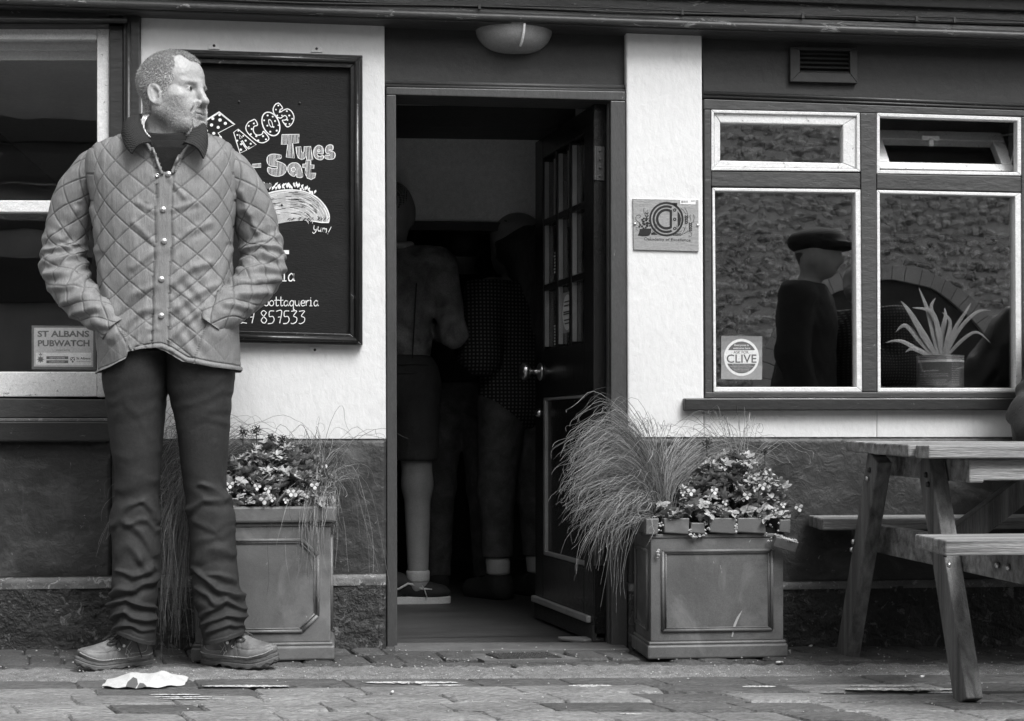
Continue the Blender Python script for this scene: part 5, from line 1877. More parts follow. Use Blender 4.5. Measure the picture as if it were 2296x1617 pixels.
for i in range(60):
    a0 = random.uniform(.0, .9)
    rr = random.uniform(.3, .95)
    k0 = int(a0 * 38)
    pts = [(640 + (shell[k_][0] - 640) * (.35 + .65 * rr), 505 + (shell[k_][1] - 505) * rr) for k_ in range(k0, min(39, k0 + random.randint(3, 6)))]
    if len(pts) > 2: ribbon(mb, pts, YB - .0006, .8)
for i in range(26):
    x = random.uniform(640, 735); ribbon(mb, [(x, 495 + random.uniform(-4, 1)), (x + 6, 490 + random.uniform(-4, 1))], YB - .0006, .9)
mb.build('taco_shading', CHALKB, cb, kind='stuff')
# handwriting
def wr_(strokes, ox, oy, s, mb, w, rot=0):
    for st_ in strokes:
        pts = [(ox + (x * cos(rot) - y * sin(rot)) * s, oy + (x * sin(rot) + y * cos(rot)) * s) for x, y in st_]
        ribbon(mb, smooth(pts, max(8, len(pts) * 5)) if len(pts) > 2 else pts, YB, w)
# glyphs: unit x-height, baseline y=0, up is negative
G = {'y': ([[(0, -1), (.1, -.3), (.4, 0), (.7, -.3), (.75, -1)], [(.75, -1), (.7, .3), (.35, .8), (0, .55)]], 1.0),
     'u': ([[(0, -1), (.05, -.3), (.35, 0), (.65, -.3), (.7, -1), (.75, -.1), (.9, 0)]], 1.05),
     'm': ([[(0, -1), (.05, 0), (.1, -.7), (.35, -1), (.5, -.7), (.5, 0), (.55, -.7), (.8, -1), (.95, -.7), (1.0, 0)]], 1.3),
     '!': ([[(.5, -1.7), (.2, -.3)], [(.12, .05), (.2, .1)]], .5),
     'i': ([[(0, -1), (.2, -1), (.2, 0)], [(-.05, 0), (.5, 0)], [(.15, -1.5), (.22, -1.4)]], .75),
     'a': ([[(.7, -.75), (.4, -1), (.05, -.6), (.1, -.1), (.4, 0), (.7, -.4), (.75, -1), (.72, -.2), (.9, 0)]], 1.05),
     'b': ([[(0, -1.9), (0, 0), (.4, 0), (.75, -.45), (.45, -.95), (.05, -.6)]], .95),
     'o': ([[(.4, -1), (.05, -.7), (.05, -.2), (.4, 0), (.75, -.3), (.7, -.8), (.4, -1)]], .95),
     't': ([[(.3, -1.7), (.3, -.2), (.5, 0), (.75, -.15)], [(-.05, -1), (.75, -1.05)]], .85),
     'q': ([[(.7, -.75), (.4, -1), (.05, -.6), (.1, -.1), (.4, 0), (.7, -.4)], [(.72, -1), (.7, .4), (.75, .9), (.9, .6)]], 1.0),
     'e': ([[(.1, -.5), (.7, -.55), (.6, -.95), (.25, -.95), (.05, -.5), (.2, -.05), (.5, 0), (.8, -.15)]], .95),
     'r': ([[(0, -1), (.05, 0)], [(.05, -.5), (.3, -.95), (.6, -.95)]], .7),
     '1': ([[(0, -1.4), (.3, -1.8), (.3, 0)]], .6), '4': ([[(.5, -1.8), (0, -.6), (.8, -.6)], [(.6, -1.2), (.6, 0)]], 1.05),
     '7': ([[(0, -1.75), (.8, -1.8), (.5, 0)], [(.25, -.9), (.8, -.95)]], 1.1),
     '2': ([[(0, -1.4), (.35, -1.8), (.7, -1.4), (.5, -.8), (0, 0), (.3, -.1), (.9, 0)]], 1.15),
     '8': ([[(.8, -1.6), (.4, -1.85), (.05, -1.5), (.4, -1.0), (.85, -.5), (.5, 0), (.05, -.4), (.4, -.95), (.85, -1.6)]], 1.15),
     '5': ([[(.8, -1.8), (.15, -1.75), (.1, -1.0), (.6, -1.0), (.8, -.5), (.5, -.02), (-.1, .05)]], 1.1),
     '3': ([[(0, -1.75), (.8, -1.8), (.35, -1.1), (.8, -.8), (.75, -.25), (.3, .05), (-.05, 0)]], 1.15), ' ': ([], .7)}
def write(s_, ox, oy, s, w, mb, rot=0):
    cx_ = 0
    for ch in s_:
        g_, adv = G[ch]
        wr_([[(x + cx_, y) for x, y in st_] for st_ in g_], ox, oy, s, mb, w, rot)
        cx_ += adv
mb = MB(); write('yum!', 702, 515, 9.8, 1.5, mb, rot=.26); mb.build('lettering', CHALK, cb, label='small word yum!')
mb = MB(); write('ia', 634, 630, 16.5, 2.6, mb); mb.build('lettering', CHALK, cb, label='letters ia')
mb = MB(); mb2 = MB()
for x0_, x1_, y0_, y1_ in ((600, 648, 561, 570), (627, 637, 570, 600)): mb2.q([(x0_, y0_), (x0_, y1_), (x1_, y1_), (x1_, y0_)], YB, YB + .0005)
mb2.build('lettering', CHALK, cb, label='block letter T')
write('boottaqueria', 581, 686, 12.2, 1.9, mb); mb.build('lettering', CHALK, cb, label='handwritten line boottaqueria')
mb = MB(); write('0'.replace('0', ' ') + '1727 857533', 503, 725, 15.3, 1.9, mb); mb.build('lettering', CHALK, cb, label='handwritten telephone number')
for (x, y) in ((536, 228), (672, 231), (632, 460)):
    mb = MB(); c = P(x, y, YB); mb.lathe([(.0001, -.003), (.003, -.002), (.004, 0)], tuple(c), axis='y', n=10); mb.build('nail', IRON, cb, smooth=True)
for i, (x, y, dn_) in enumerate([(480, 110, -1), (710, 117, -1), (706, 777, 1)]):
    mb = MB(); Yq = -.003
    h_ = 14 * dn_
    mb.q([(x - 13, y), (x - 11, y + h_ * .6), (x - 5, y + h_), (x + 5, y + h_), (x + 11, y + h_ * .6), (x + 13, y)] if dn_ > 0 else [(x - 13, y), (x + 13, y), (x + 11, y + h_ * .6), (x + 5, y + h_), (x - 5, y + h_), (x - 11, y + h_ * .6)][::-1], -.004, .0)
    br = mb.build('bracket', PLASTER, cb, bevel=.001)
    mb = MB(); mb.lathe([(.0001, -.003), (.0035, -.002), (.0045, 0)], tuple(P(x, y + h_ * .55, -.004)), axis='y', n=10); mb.build('screw', IRON, br, smooth=True)

# ---------------------------------------------------------------- lamp over the door
lc = P(1152, 60, .02)
LS_ = 1.22
lamp = empty('wall_lamp', lc, 'unlit half bowl wall lamp mounted over the pub doorway', 'lamp')
LAMPM = mat('lamp_bowl_glass', .26, .22, .08, 4, .05, 20, spec=.6)
vs, fs = [], []
nu, nv = 24, 36
for i in range(nu + 1):
    a = pi / 2 * i / nu
    for j in range(nv + 1):
        b = pi * j / nv
        vs.append((lc.x + LS_ * .103 * cos(b) * cos(a) ** .7, lc.y - LS_ * .082 * sin(b) * cos(a) ** .7, lc.z - LS_ * .072 * sin(a) ** 1.0))
for i in range(nu):
    for j in range(nv):
        k0 = i * (nv + 1) + j
        fs.append((k0, k0 + 1, k0 + nv + 2, k0 + nv + 1))
mb = MB(); mb.add(vs, fs); bo = mb.build('bowl', LAMPM, lamp, smooth=True)
s_ = bo.modifiers.new('t', 'SOLIDIFY'); s_.thickness = .003
mb = MB()
pts = []
for i in range(9):
    a = rad(10 + 50 * i / 8)
    b = rad(80)
    pts.append((lc.x + LS_ * .104 * cos(b) * cos(a) ** .7, lc.y - LS_ * .085 * sin(b) * cos(a) ** .7, lc.z - LS_ * .073 * sin(a)))
mb.tube(pts, .0042, 6); mb.build('raised_streak', mat('lamp_painted_glint', .85, .1, .02, 5, 0, spec=.8), lamp, smooth=True)  # pale streak standing in for the glint of light on the bowl
mb = MB(); mb.box(lc.x - .128, lc.y - .10, lc.z, lc.x + .128, lc.y + .005, lc.z + .008); mb.build('rim', LAMPM, lamp, bevel=.003)

# ---------------------------------------------------------------- plaque
PLQ = mat('engraved_steel_plate', .34, .38, .12, 5, .15, 90, stretch=(.3, 1, 1), spec=.5, metal=.35, dirt=(6, .6, .2, .3))
INK = mat('black_enamel', .018, .4, .1, 5, 0)
pq = empty('plaque', P(1493, 563, -.016), 'square metal plaque with ringed letter and hop drawing on the white pillar', 'plaque')
mb = MB(); mb.q([(1419, 445), (1421, 560), (1567, 564), (1566, 448)], -.018, -.012); mb.build('plate', PLQ, pq, bevel=.0008)
S2 = lambda x, y: (1399.2 + x * .10351, 418.5 + y * .10351)
t2 = lambda l: [S2(*p) for p in l]
YQ = -.0186
def blob(mb, c, r0, r1, a0, a1, n=40, Y=YQ):
    o1 = [S2(c[0] + r1 * cos(rad(a0 + (a1 - a0) * i / n)), c[1] + r1 * sin(rad(a0 + (a1 - a0) * i / n))) for i in range(n + 1)]
    i1 = [S2(c[0] + r0 * cos(rad(a0 + (a1 - a0) * i / n)), c[1] + r0 * sin(rad(a0 + (a1 - a0) * i / n))) for i in range(n + 1)]
    b = len(mb.v)
    for p in o1 + i1: mb.v.append(tuple(P(p[0], p[1], Y)))
    for i in range(n): mb.f.append((b + i, b + i + 1, b + n + 1 + i + 1, b + n + 1 + i))
mb = MB()
c0 = (917, 705)
blob(mb, c0, 330, 372, 0, 360, 60)
blob(mb, c0, 252, 300, 65, 295)
blob(mb, c0, 172, 225, 60, 300)
mb.q(t2([(1030, 352), (1152, 352), (1152, 430), (1095, 400)]), YQ, YQ + .0004)
mb.q(t2([(990, 525), (990, 890), (1040, 890), (1040, 500)]), YQ - .0001, YQ + .0004)
mb.q(t2([(1160, 530), (1160, 890), (1220, 820), (1235, 700), (1210, 600)]), YQ, YQ + .0004)
for y in (508, 708, 908): blob(mb, (1098, y), 16, 36, 0, 360, 16, YQ - .0002)
mb.build('ringed_letter', INK, pq)
mb = MB()
for k_, (cx_, cy_, r_) in enumerate([(505, 795, 42), (480, 730, 30), (420, 760, 34), (555, 740, 28), (560, 800, 26), (440, 815, 34), (500, 850, 36), (430, 690, 26), (490, 680, 22), (395, 720, 26), (350, 830, 26), (330, 870, 24), (390, 860, 30), (420, 900, 26), (470, 890, 24), (560, 850, 22), (340, 790, 18), (410, 800, 20)]):
    flat(t2([(cx_ + r_ * .9 * cos(a), cy_ + r_ * .75 * sin(a)) for a in np.linspace(0, 2 * pi, 9)[:-1]]), YQ - .0003 - k_ * 1e-5, mb)
flat(t2([(340, 920), (590, 905), (585, 1000), (550, 1060), (480, 1075), (400, 1075), (300, 1058), (330, 985)]), YQ - .0003, mb)
flat(t2([(590, 1000), (650, 990), (735, 1042), (590, 1045)]), YQ - .0003, mb)
for (hx, hy, n_, L_) in ((1350, 700, 5, 210), (1440, 860, 5, 190), (495, 640, 3, 90), (1140, 1035, 6, 0)):
    for i in range(n_):
        if L_:
            yy = hy - 90 + i * (190 / n_)
            for s_ in (-1, 1): flat(t2([(hx, yy + 30), (hx + s_ * 34, yy), (hx + s_ * 36, yy + 26), (hx + s_ * 4, yy + 48)]), YQ - .0004, mb)
        else:
            xx = hx - 90 + i * 30
            for s_ in (-1, 1): flat(t2([(xx, hy), (xx + 20, hy + s_ * 30), (xx + 34, hy + s_ * 22), (xx + 16, hy)]), YQ - .0004, mb)
for pl_ in ([(330, 780), (262, 720), (265, 640), (320, 612), (365, 640), (345, 675), (328, 655)], [(300, 950), (262, 930), (270, 890), (295, 885)], [(600, 905), (680, 905), (720, 850), (690, 805), (655, 830), (685, 850)],
            [(610, 960), (650, 990), (690, 960), (670, 920), (630, 935), (655, 960)], [(1240, 1040), (1300, 960), (1345, 845)], [(1240, 1045), (1330, 1000), (1390, 945)], [(1300, 1010), (1400, 975), (1465, 1010), (1450, 1080), (1405, 1075), (1425, 1045)],
            [(1180, 985), (1150, 920), (1135, 830)], [(1190, 985), (1240, 970), (1255, 945)], [(1290, 985), (1310, 900), (1270, 880)], [(1385, 700), (1370, 560), (1310, 450)], [(1340, 600), (1290, 520), (1230, 470)], [(1490, 790), (1520, 680), (1500, 600)], [(1450, 730), (1430, 650), (1440, 600)], [(470, 640), (430, 540), (435, 450)], [(520, 640), (500, 560), (510, 500)]):
    ribbon(mb, smooth(t2(pl_), 16), YQ - .0003, .75)
mb.build('hop_and_barley', INK, pq, kind='stuff')
text('Oakademy of Excellence', *S2(430, 1160), 6.5, YQ, INK, 'lettering', pq, width=104, rot=.03)
mb = MB(); mb.q(t2([(1215, 290), (1215, 380), (1550, 388), (1550, 292)]), YQ - .0004, YQ + .0004); bs = mb.build('barcode_label', mat('label_white', .75, .5, .03), pq)
mb = MB()
for i in range(14): 
    if random.random() < .75: mb.q(t2([(1240 + i * 11, 305), (1240 + i * 11, 352), (1245 + i * 11, 352), (1245 + i * 11, 305)]), YQ - .0008, YQ - .0004)
mb.q(t2([(1450, 305), (1450, 318), (1540, 318), (1540, 305)]), YQ - .0008, YQ - .0004)
mb.build('bars', INK, bs)
for x, y in ((235, 808), (1598, 838)):
    mb = MB(); mb.lathe([(.0001, -.004), (.004, -.003), (.0052, 0)], tuple(P(*S2(x, y), -.018)), axis='y', n=14); mb.build('screw', METAL, pq, smooth=True)

# ---------------------------------------------------------------- window notices
CARDD = mat('notice_border', .10, .5, .05)
CARDM = mat('notice_grey', .34, .5, .04)
CARDL = mat('notice_pale', .52, .5, .04)
nb = empty('window_notice', P(143, 829, .03), 'rectangular pubwatch notice in the corner of the left window', 'notice')
Yn = .0432
mb = MB(); mb.q([(71, 730), (71, 828), (215, 829), (215, 731)], Yn - .0015, Yn); mb.build('backing_card', CARDD, nb)
mb = MB(); mb.q([(76, 735), (76, 822), (209, 823), (209, 735)], Yn - .0019, Yn - .0016); mb.build('card', CARDM, nb)
mb = MB(); mb.q([(80, 791), (80, 818), (205, 819), (205, 791)], Yn - .0023, Yn - .0020); mb.build('panel', CARDL, nb)
text('ST ALBANS', 84, 755, 13, Yn - .0022, CARDD, 'lettering', nb, width=116, bold=.035)
text('PUBWATCH', 84, 776, 13, Yn - .0022, CARDD, 'lettering', nb, width=116, bold=.035)
text('supported by', 126, 786.5, 3.6, Yn - .0022, CARDD, 'lettering', nb, width=31)
text('St Albans', 171, 806, 5.0, Yn - .0025, INK, 'lettering', nb, width=32, bold=.02)
text('City & District Council', 171, 812, 3.2, Yn - .0025, INK, 'lettering', nb, width=32)
for y0_, tx in ((799, 'HERTFORDSHIRE'), (808, 'CONSTABULARY')):
    mb = MB(); mb.q([(104, y0_), (104, y0_ + 6.5), (153, y0_ + 6.5), (153, y0_)], Yn - .0026, Yn - .0024); b_ = mb.build('name_bar', CARDD, nb)
    text(tx, 111, y0_ + 5.2, 3.2, Yn - .003, CARDL, 'lettering', b_, width=34)
mb = MB()
for k_ in range(8):
    a = k_ * pi / 4
    flat([(91 + 9 * cos(a), 806 + 9 * sin(a)), (91 + 5 * cos(a + .5), 806 + 5 * sin(a + .5)), (91, 806), (91 + 5 * cos(a - .5), 806 + 5 * sin(a - .5))], Yn - .0025 - k_ * 1e-5, mb)
flat([(88, 797), (86, 792), (89, 794), (91, 790), (93, 794), (96, 792), (94, 797)], Yn - .0026, mb)
mb.build('badge', mat('badge_grey', .22, .5), nb)
mb = MB(); flat([(91 + 5 * cos(a), 806 + 5 * sin(a)) for a in np.linspace(0, 2 * pi, 17)[:-1]], Yn - .0028, mb); mb.build('badge_ring', CARDD, nb)
mb = MB(); flat([(158, 801), (168, 801), (168, 808), (163, 814), (158, 808)], Yn - .0026, mb); mb.build('shield', CARDD, nb)
mb = MB(); ribbon(mb, [(159, 802), (167, 811)], Yn - .0028, 1.6); ribbon(mb, [(167, 802), (159, 811)], Yn - .0029, 1.6); mb.build('shield_cross', CARDL, nb)

cs = empty('window_notice', P(1662, 850, .02), 'square welcome notice with round badge low in the window right of the pillar', 'notice')
Yn = .0222
S3 = lambda x, y: (1578.5 + x * .11093, 717.5 + y * .11093)
t3 = lambda l: [S3(*p) for p in l]
shades = [(320, 430, .17), (430, 595, .2), (595, 750, .24), (750, 910, .2), (910, 1198, .25)]
for i, (a, b, g_) in enumerate(shades):
    mb = MB(); mb.q(t3([(350, a), (345, b), (1172, b + 10), (1178, a + 12)]), Yn - .0012, Yn); mb.build('colour_band', mat('notice_band_%s' % 'abcde'[i], g_, .5, .03), cs)
def disc(mb, cx_, cy_, rx, ry, a0, a1, Y, n=48):
    flat([S3(cx_ + rx * cos(rad(a0 + (a1 - a0) * i / n)), cy_ + ry * sin(rad(a0 + (a1 - a0) * i / n))) for i in range(n if abs(a1 - a0) > 359 else n + 1)], Y, mb)
mb = MB(); disc(mb, 758, 758, 355, 375, 0, 360, Yn - .0014); mb.build('ring', mat('badge_pale', .62, .5, .03), cs)
mb = MB(); disc(mb, 758, 758, 305, 322, 207, 333, Yn - .0016); disc(mb, 758, 758, 312, 322, 23, 157, Yn - .0016); mb.build('badge_segment', CARDD, cs)
text('Everyone is', *S3(612, 528), 4.6, Yn - .0018, CARDL, 'lettering', cs, width=32, bold=.02)
text('welcome here', *S3(588, 590), 4.6, Yn - .0018, CARDL, 'lettering', cs, width=39, bold=.02)
text('ASK FOR', *S3(598, 680), 6.2, Yn - .0018, CARDD, 'lettering', cs, width=34, bold=.01)
text('CLIVE', *S3(448, 864), 18.5, Yn - .0018, CARDD, 'lettering', cs, width=67, bold=.012)
for i, (tx, x, w_) in enumerate([('This venue will not tolerate any form', 565, 385), ('of discrimination. Should you see or encounter', 510, 495), ('any form of abuse on the premises,', 568, 372), ('please ask for Clive at the bar', 595, 320), ('and we will resolve the issue', 603, 305)]):
    text(tx, *S3(x, 918 + i * 30), 2.0, Yn - .0018, CARDL, 'lettering', cs, width=w_ * .11093)

# woven name on the pocket
text('Barbour', 486, 689, 6.4, 0, mat('woven_label_thread', .6, .7, .05), 'embroidery', man, width=36, rot=.46, bold=.015,
     face=lambda a, b: onsurf(a, b, None, .004)[0])

# ---------------------------------------------------------------- tin with a bromeliad on the inner sill
mb = MB(); a = P(1560, 880, .03); b = P(2420, 880, .03); mb.box(a.x, .052, a.z - .05, b.x, .42, P(2100, 868, .07).z); mb.build('inner_sill', TIMBERM, pub)
TZ0, TZ1 = P(2108, 868, .07).z, P(2108, 797, .07).z
tc_ = P(2108, 866, .105)
TR = (P(2157, 830, .10).x - P(2058, 830, .10).x) / 2
TINM = mat('tin_printed_grey', .18, .4, .06, 5, 0)
tin = empty('catering_tin', (tc_.x, .105, TZ0), 'printed catering tin used as plant pot on the window sill', 'tin')
mb = MB(); mb.lathe([(TR * .97, 0), (TR, .002), (TR, TZ1 - TZ0 - .004), (TR + .0015, TZ1 - TZ0 - .002), (TR + .0015, TZ1 - TZ0), (TR - .002, TZ1 - TZ0), (TR - .003, TZ1 - TZ0 - .03)], (tc_.x, .105, TZ0), n=48); mb.build('can', TINM, tin, smooth=True)
def band_(z0_, z1_, m, nm, r=.0006, a0=pi, an=pi):
    mb = MB(); mb.lathe([(TR + r, z0_), (TR + r, z1_)], (tc_.x, .105, TZ0), n=40, ang=an, a0=a0); return mb.build(nm, m, tin, smooth=True)
H_ = TZ1 - TZ0
band_(H_ * .78, H_ * .86, CARDL, 'printed_band'); band_(H_ * .89, H_ * .91, CARDL, 'printed_band'); band_(H_ * .95, H_ * .965, CARDL, 'printed_band')
def tinface(x, y):
    p = P(x, y, .105 - TR)
    dx = max(-.98, min(.98, (p.x - tc_.x) / TR))
    return Vector((tc_.x + dx * (TR + .001), .105 - (TR + .001) * math.sqrt(1 - dx * dx), p.z))
text('Nicho Specialities', 2064, 832, 4.2, 0, CARDL, 'lettering', tin, width=42, bold=.01, face=tinface)
for i, (tx, x, w_) in enumerate([('our authentic Mexican food has inspired', 2062, 62), ('a wide selection of authentic Specialities', 2062, 64), ('', 0, 0), ('range of delicious Fire Roasted products,', 2062, 60), ('sauces, chillies, and sweet Agave Syrup', 2062, 58), ('to prepare many authentic Mexican dishes', 2062, 62)]):
    if tx: text(tx, x, 839 + i * 4.6, 2.2, 0, CARDL, 'lettering', tin, width=w_, face=tinface)
for i in range(11): text(random.choice(['Net Weight', 'Country of origin', 'Ingredients', 'Storage instruct', 'Nutritional']), 2134, 812 + i * 5, 2.2, 0, CARDL, 'lettering', tin, width=18, face=tinface)
LEAFM = mat('bromeliad_leaf', .34, .4, .2, 8, .2, 40, stretch=(1, 1, .4), spec=.4)
bp = empty('house_plant', (tc_.x, .105, TZ1 - .02), 'spiky pale leaved house plant growing in the tin in the window', 'plant')
mb = MB(); mb.lathe([(.0001, TZ1 - TZ0 - .012), (TR - .004, TZ1 - TZ0 - .014)], (tc_.x, .105, TZ0), n=20); mb.build('soil', MORTAR, bp)
def strap(path, w0, seed, m, par, twist=.3):
    C = catmull(path, 18)
    mb = MB()
    n = len(C)
    for i in range(n):
        t = i / (n - 1)
        T = C[min(i + 1, n - 1)] - C[max(i - 1, 0)]
        side = np.cross(T, np.array([.25, -1, .1])); side /= np.linalg.norm(side) + 1e-9
        nn = np.cross(side, T); nn /= np.linalg.norm(nn) + 1e-9
        wv = w0 * (min(1, .55 + t * 1.5) * (1 - t ** 2.2) + .02)
        for u in (-1, 0, 1):
            mb.v.append(tuple(C[i] + side * wv * u + nn * (wv * .35 if u == 0 else 0)))
    for i in range(n - 1):
        for u in range(2):
            b = i * 3 + u
            mb.f.append((b, b + 1, b + 4, b + 3))
    return mb.build('leaf', m, par, smooth=True)
for i, (pts, w_) in enumerate([([(2105, 800), (2092, 740), (2078, 690), (2060, 645)], .013), ([(2108, 800), (2100, 730), (2088, 690), (2098, 668)], .012), ([(2100, 800), (2070, 750), (2040, 700), (2020, 675)], .014),
                               ([(2098, 802), (2060, 760), (2030, 730), (2008, 745)], .012), ([(2096, 804), (2060, 785), (2020, 765), (1985, 768)], .010), ([(2112, 800), (2105, 750), (2090, 700), (2045, 690)], .012),
                               ([(2118, 802), (2140, 740), (2165, 700), (2178, 678)], .008), ([(2118, 802), (2150, 740), (2190, 700), (2222, 696)], .008), ([(2120, 803), (2155, 765), (2190, 745), (2222, 770)], .007),
                               ([(2104, 800), (2080, 770), (2062, 745), (2050, 715)], .013), ([(2110, 800), (2112, 750), (2120, 710), (2118, 690)], .012), ([(2114, 800), (2125, 760), (2130, 720), (2112, 700)], .011), ([(2094, 803), (2070, 790), (2045, 782), (2030, 790)], .010)]):
    strap([tuple(P(x, y, .105 + .02 * sin(i * 2.1) * k_ / 3)) for k_, (x, y) in enumerate(pts)], w_, i, LEAFM, bp)

# ---------------------------------------------------------------- planters
PLANTM = mat('grey_resin_planter', .115, .45, .4, 5, .12, 60, spec=.45, fine=.06, dirt=(4, .48, .21, .35), chips=.84, chipcol=.35, chipscale=30)
FOAM = mat('broken_foam_core', .45, .9, .6, 60, 1.0, 160, fine=.6)
SOIL = mat('potting_soil', .02, .95, .4, 30, .6, 90)
def planter(x0, x1, y0, y1, h, label, chamfer, broken):
    z0 = gz((x0 + x1) / 2) + .002
    e = empty('planter', ((x0 + x1) / 2, (y0 + y1) / 2, z0), label, 'planter', 'square planters either side of the door')
    def B(nm, a, b, c, d, e0, e1, bev=.004, m=PLANTM, par=e):
        mb = MB(); mb.box(a, b, z0 + e0, c, d, z0 + e1); return mb.build(nm, m, par, bevel=bev)
    B('base', x0 - .004, y0 - .004, x1 + .004, y1 + .004, 0, .042, .006)
    mb = MB()
    B('base_moulding', x0 + .001, y0 + .001, x1 - .001, y1 - .001, .042, .052, .004)
    B('body', x0 + .008, y0 + .008, x1 - .008, y1 - .008, .052, h - .06, .003)
    B('rim_moulding', x0 + .004, y0 + .004, x1 - .004, y1 - .004, h - .06, h - .048, .003)
    # rim, hollow, in pieces so it can be chipped
    t = .022
    if not broken:
        for (a, b, c, d) in ((x0 - .008, y0 - .008, x1 + .008, y0 + t), (x0 - .008, y1 - t, x1 + .008, y1 + .008), (x0 - .008, y0 + t, x0 + t, y1 - t), (x1 - t, y0 + t, x1 + .008, y1 - t)):
            B('rim', a, b, c, d, h - .048, h, .007)
    else:
        for (a, b, c, d) in ((x0 - .008, y1 - t, x1 + .008, y1 + .008), (x0 - .008, y0 + t, x0 + t, y1 - t), (x1 - t, y0 + t, x1 + .008, y1 - t)):
            B('rim', a, b, c, d, h - .048, h, .007)
        W = x1 - x0
        cuts = [(-.02, .07, h), (.105, .285, h), (.305, .40, h - .014), (.44, .62, h), (.632, .845, h), (.94, 1.02, h - .004)]
        for a, b, hh in cuts:
            mb = MB()
            xa, xb = x0 + a * W, x0 + b * W
            j = lambda: random.uniform(-.004, .004)
            z1 = z0 + hh
            mb.hexa([(xa + j(), y0 - .008, z0 + h - .048 + .006 * (a > 0)), (xb + j(), y0 - .008, z0 + h - .048), (xb + j(), y0 + t, z0 + h - .048), (xa + j(), y0 + t, z0 + h - .048),
                     (xa + j(), y0 - .008, z1 + j() * .4), (xb + j(), y0 - .008, z1 + j() * .4), (xb + j(), y0 + t, z1), (xa + j(), y0 + t, z1)])
            mb.build('rim', PLANTM, e, bevel=.003)
        mb = MB()
        for a, w_, zz_, hh in ((.07, .035, h - .04, .03), (.285, .02, h - .05, .02), (.30, .10, h - .058, .012), (.40, .04, h - .05, .04), (.62, .012, h - .05, .045), (.845, .10, h - .075, .06), (.06, .012, h - .12, .03)):
            n_ = 14
            for q_ in range(n_):
                xx = x0 + (a + w_ * random.random()) * W; zc_ = z0 + zz_ + hh * random.random(); s = random.uniform(.002, .006)
                mb.lathe([(.0001, s), (s, 0), (.0001, -s)], (xx, y0 - .003 - random.random() * .004, zc_), n=5)
        mb.build('broken_core', FOAM, e, kind='stuff')
        mb = MB()
        c = (x1 - .012, y0 - .022, z0 + h - .078)
        M_ = Matrix.Translation(c) @ Matrix.Rotation(rad(16), 4, 'Y') @ Matrix.Rotation(rad(14), 4, 'X')
        vv = [M_ @ Vector((sx * .036, sy * .012, sz * .016)) for sz in (-1, 1) for sx, sy in ((-1, -1), (1, -1), (1, 1), (-1, 1))]
        mb.hexa([tuple(v) for v in vv]); mb.build('hanging_shard', PLANTM, e, bevel=.003)
        mb = MB()
        for q_ in range(46):
            v = M_ @ Vector((random.uniform(-.034, .034), random.uniform(-.012, .012), .017)); s = random.uniform(.002, .0055)
            mb.lathe([(.0001, s), (s, 0), (.0001, -s)], tuple(v), n=5)
        mb.build('shard_core', FOAM, e, kind='stuff')
    B('soil', x0 + .02, y0 + .02, x1 - .02, y1 - .02, h - .07, h - .035, 0, SOIL)
    # raised panel mouldings
    def mould(pts, dirn):
        for (a, b) in zip(pts, pts[1:] + pts[:1]):
            mb = MB(); mb.tube([a, b], .0055, 8); mb.build('panel_moulding', PLANTM, e, smooth=True)
            inn = Vector(((x0 + x1) / 2 if dirn == 'f' else a[0], (y0 + y1) / 2 if dirn == 's' else a[1], z0 + h / 2))
            va, vb = Vector(a), Vector(b)
            mb = MB(); mb.tube([va.lerp(inn, .055), vb.lerp(inn, .055)], .0026, 6); mb.build('panel_bead', PLANTM, e, smooth=True)
    yf = y0 + .006
    zb, zt = z0 + .085, z0 + h - .10
    xa, xb = x0 + .045, x1 - .045
    c = .045
    if chamfer: pts = [(xa + c, yf, zb), (xb - c, yf, zb), (xb, yf, zb + c), (xb, yf, zt - c), (xb - c, yf, zt), (xa + c, yf, zt), (xa, yf, zt - c), (xa, yf, zb + c)]
    else: pts = [(xa, yf, zb), (xb, yf, zb), (xb, yf, zt), (xa, yf, zt)]
    mould(pts, 'f')
    for xs_, s in ((x0 + .006, 1), (x1 - .006, -1)):
        ya, yb = y0 + .045, y1 - .045
        mould([(xs_, ya, zb), (xs_, yb, zb), (xs_, yb, zt), (xs_, ya, zt)], 's')
    return e, z0 + h
R0_, R1_ = P(1466, 1400, -.29).x - .016, P(1764, 1400, -.29).x
L0_, L1_ = P(431, 1400, -.30).x, P(747, 1400, -.30).x
pr, zr_ = planter(R0_, R1_, -.29, .0 - .015, .425, 'grey square planter with broken front rim, right of the door', False, True)
plh, zl_ = planter(L0_, L1_, -.30, -.06, .452, 'grey square planter with chamfered panel behind the standing man, left of the door', True, False)
mb = MB()
for p_ in ([(1640, 1428), (1645, 1400), (1652, 1385), (1664, 1368), (1662, 1374), (1654, 1392), (1648, 1408), (1643, 1428)],):
    flat(p_, -.2845, mb)
mb.build('scratch', mat('pale_scratch', .4, .8), pr)

# ---------------------------------------------------------------- plants
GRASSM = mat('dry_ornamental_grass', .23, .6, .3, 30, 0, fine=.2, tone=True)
GRASSD = mat('old_brown_grass', .10, .7, .45, 30, 0, fine=.2)
LEAF1 = mat('glossy_shrub_leaf', .34, .4, .5, 12, .2, 60, spec=.5)
LEAF2 = mat('pansy_leaf', .36, .5, .35, 25, .2, 60, spec=.4)
PETW = mat('pale_petal', .50, .6, .06, 40, 0)
PETD = mat('dark_petal', .16, .6, .1, 40, 0)
SEEDM = mat('dark_seed_head', .035, .8, .4, 60, 0)
STEMM = mat('plant_stem', .06, .6, .3, 30, 0)

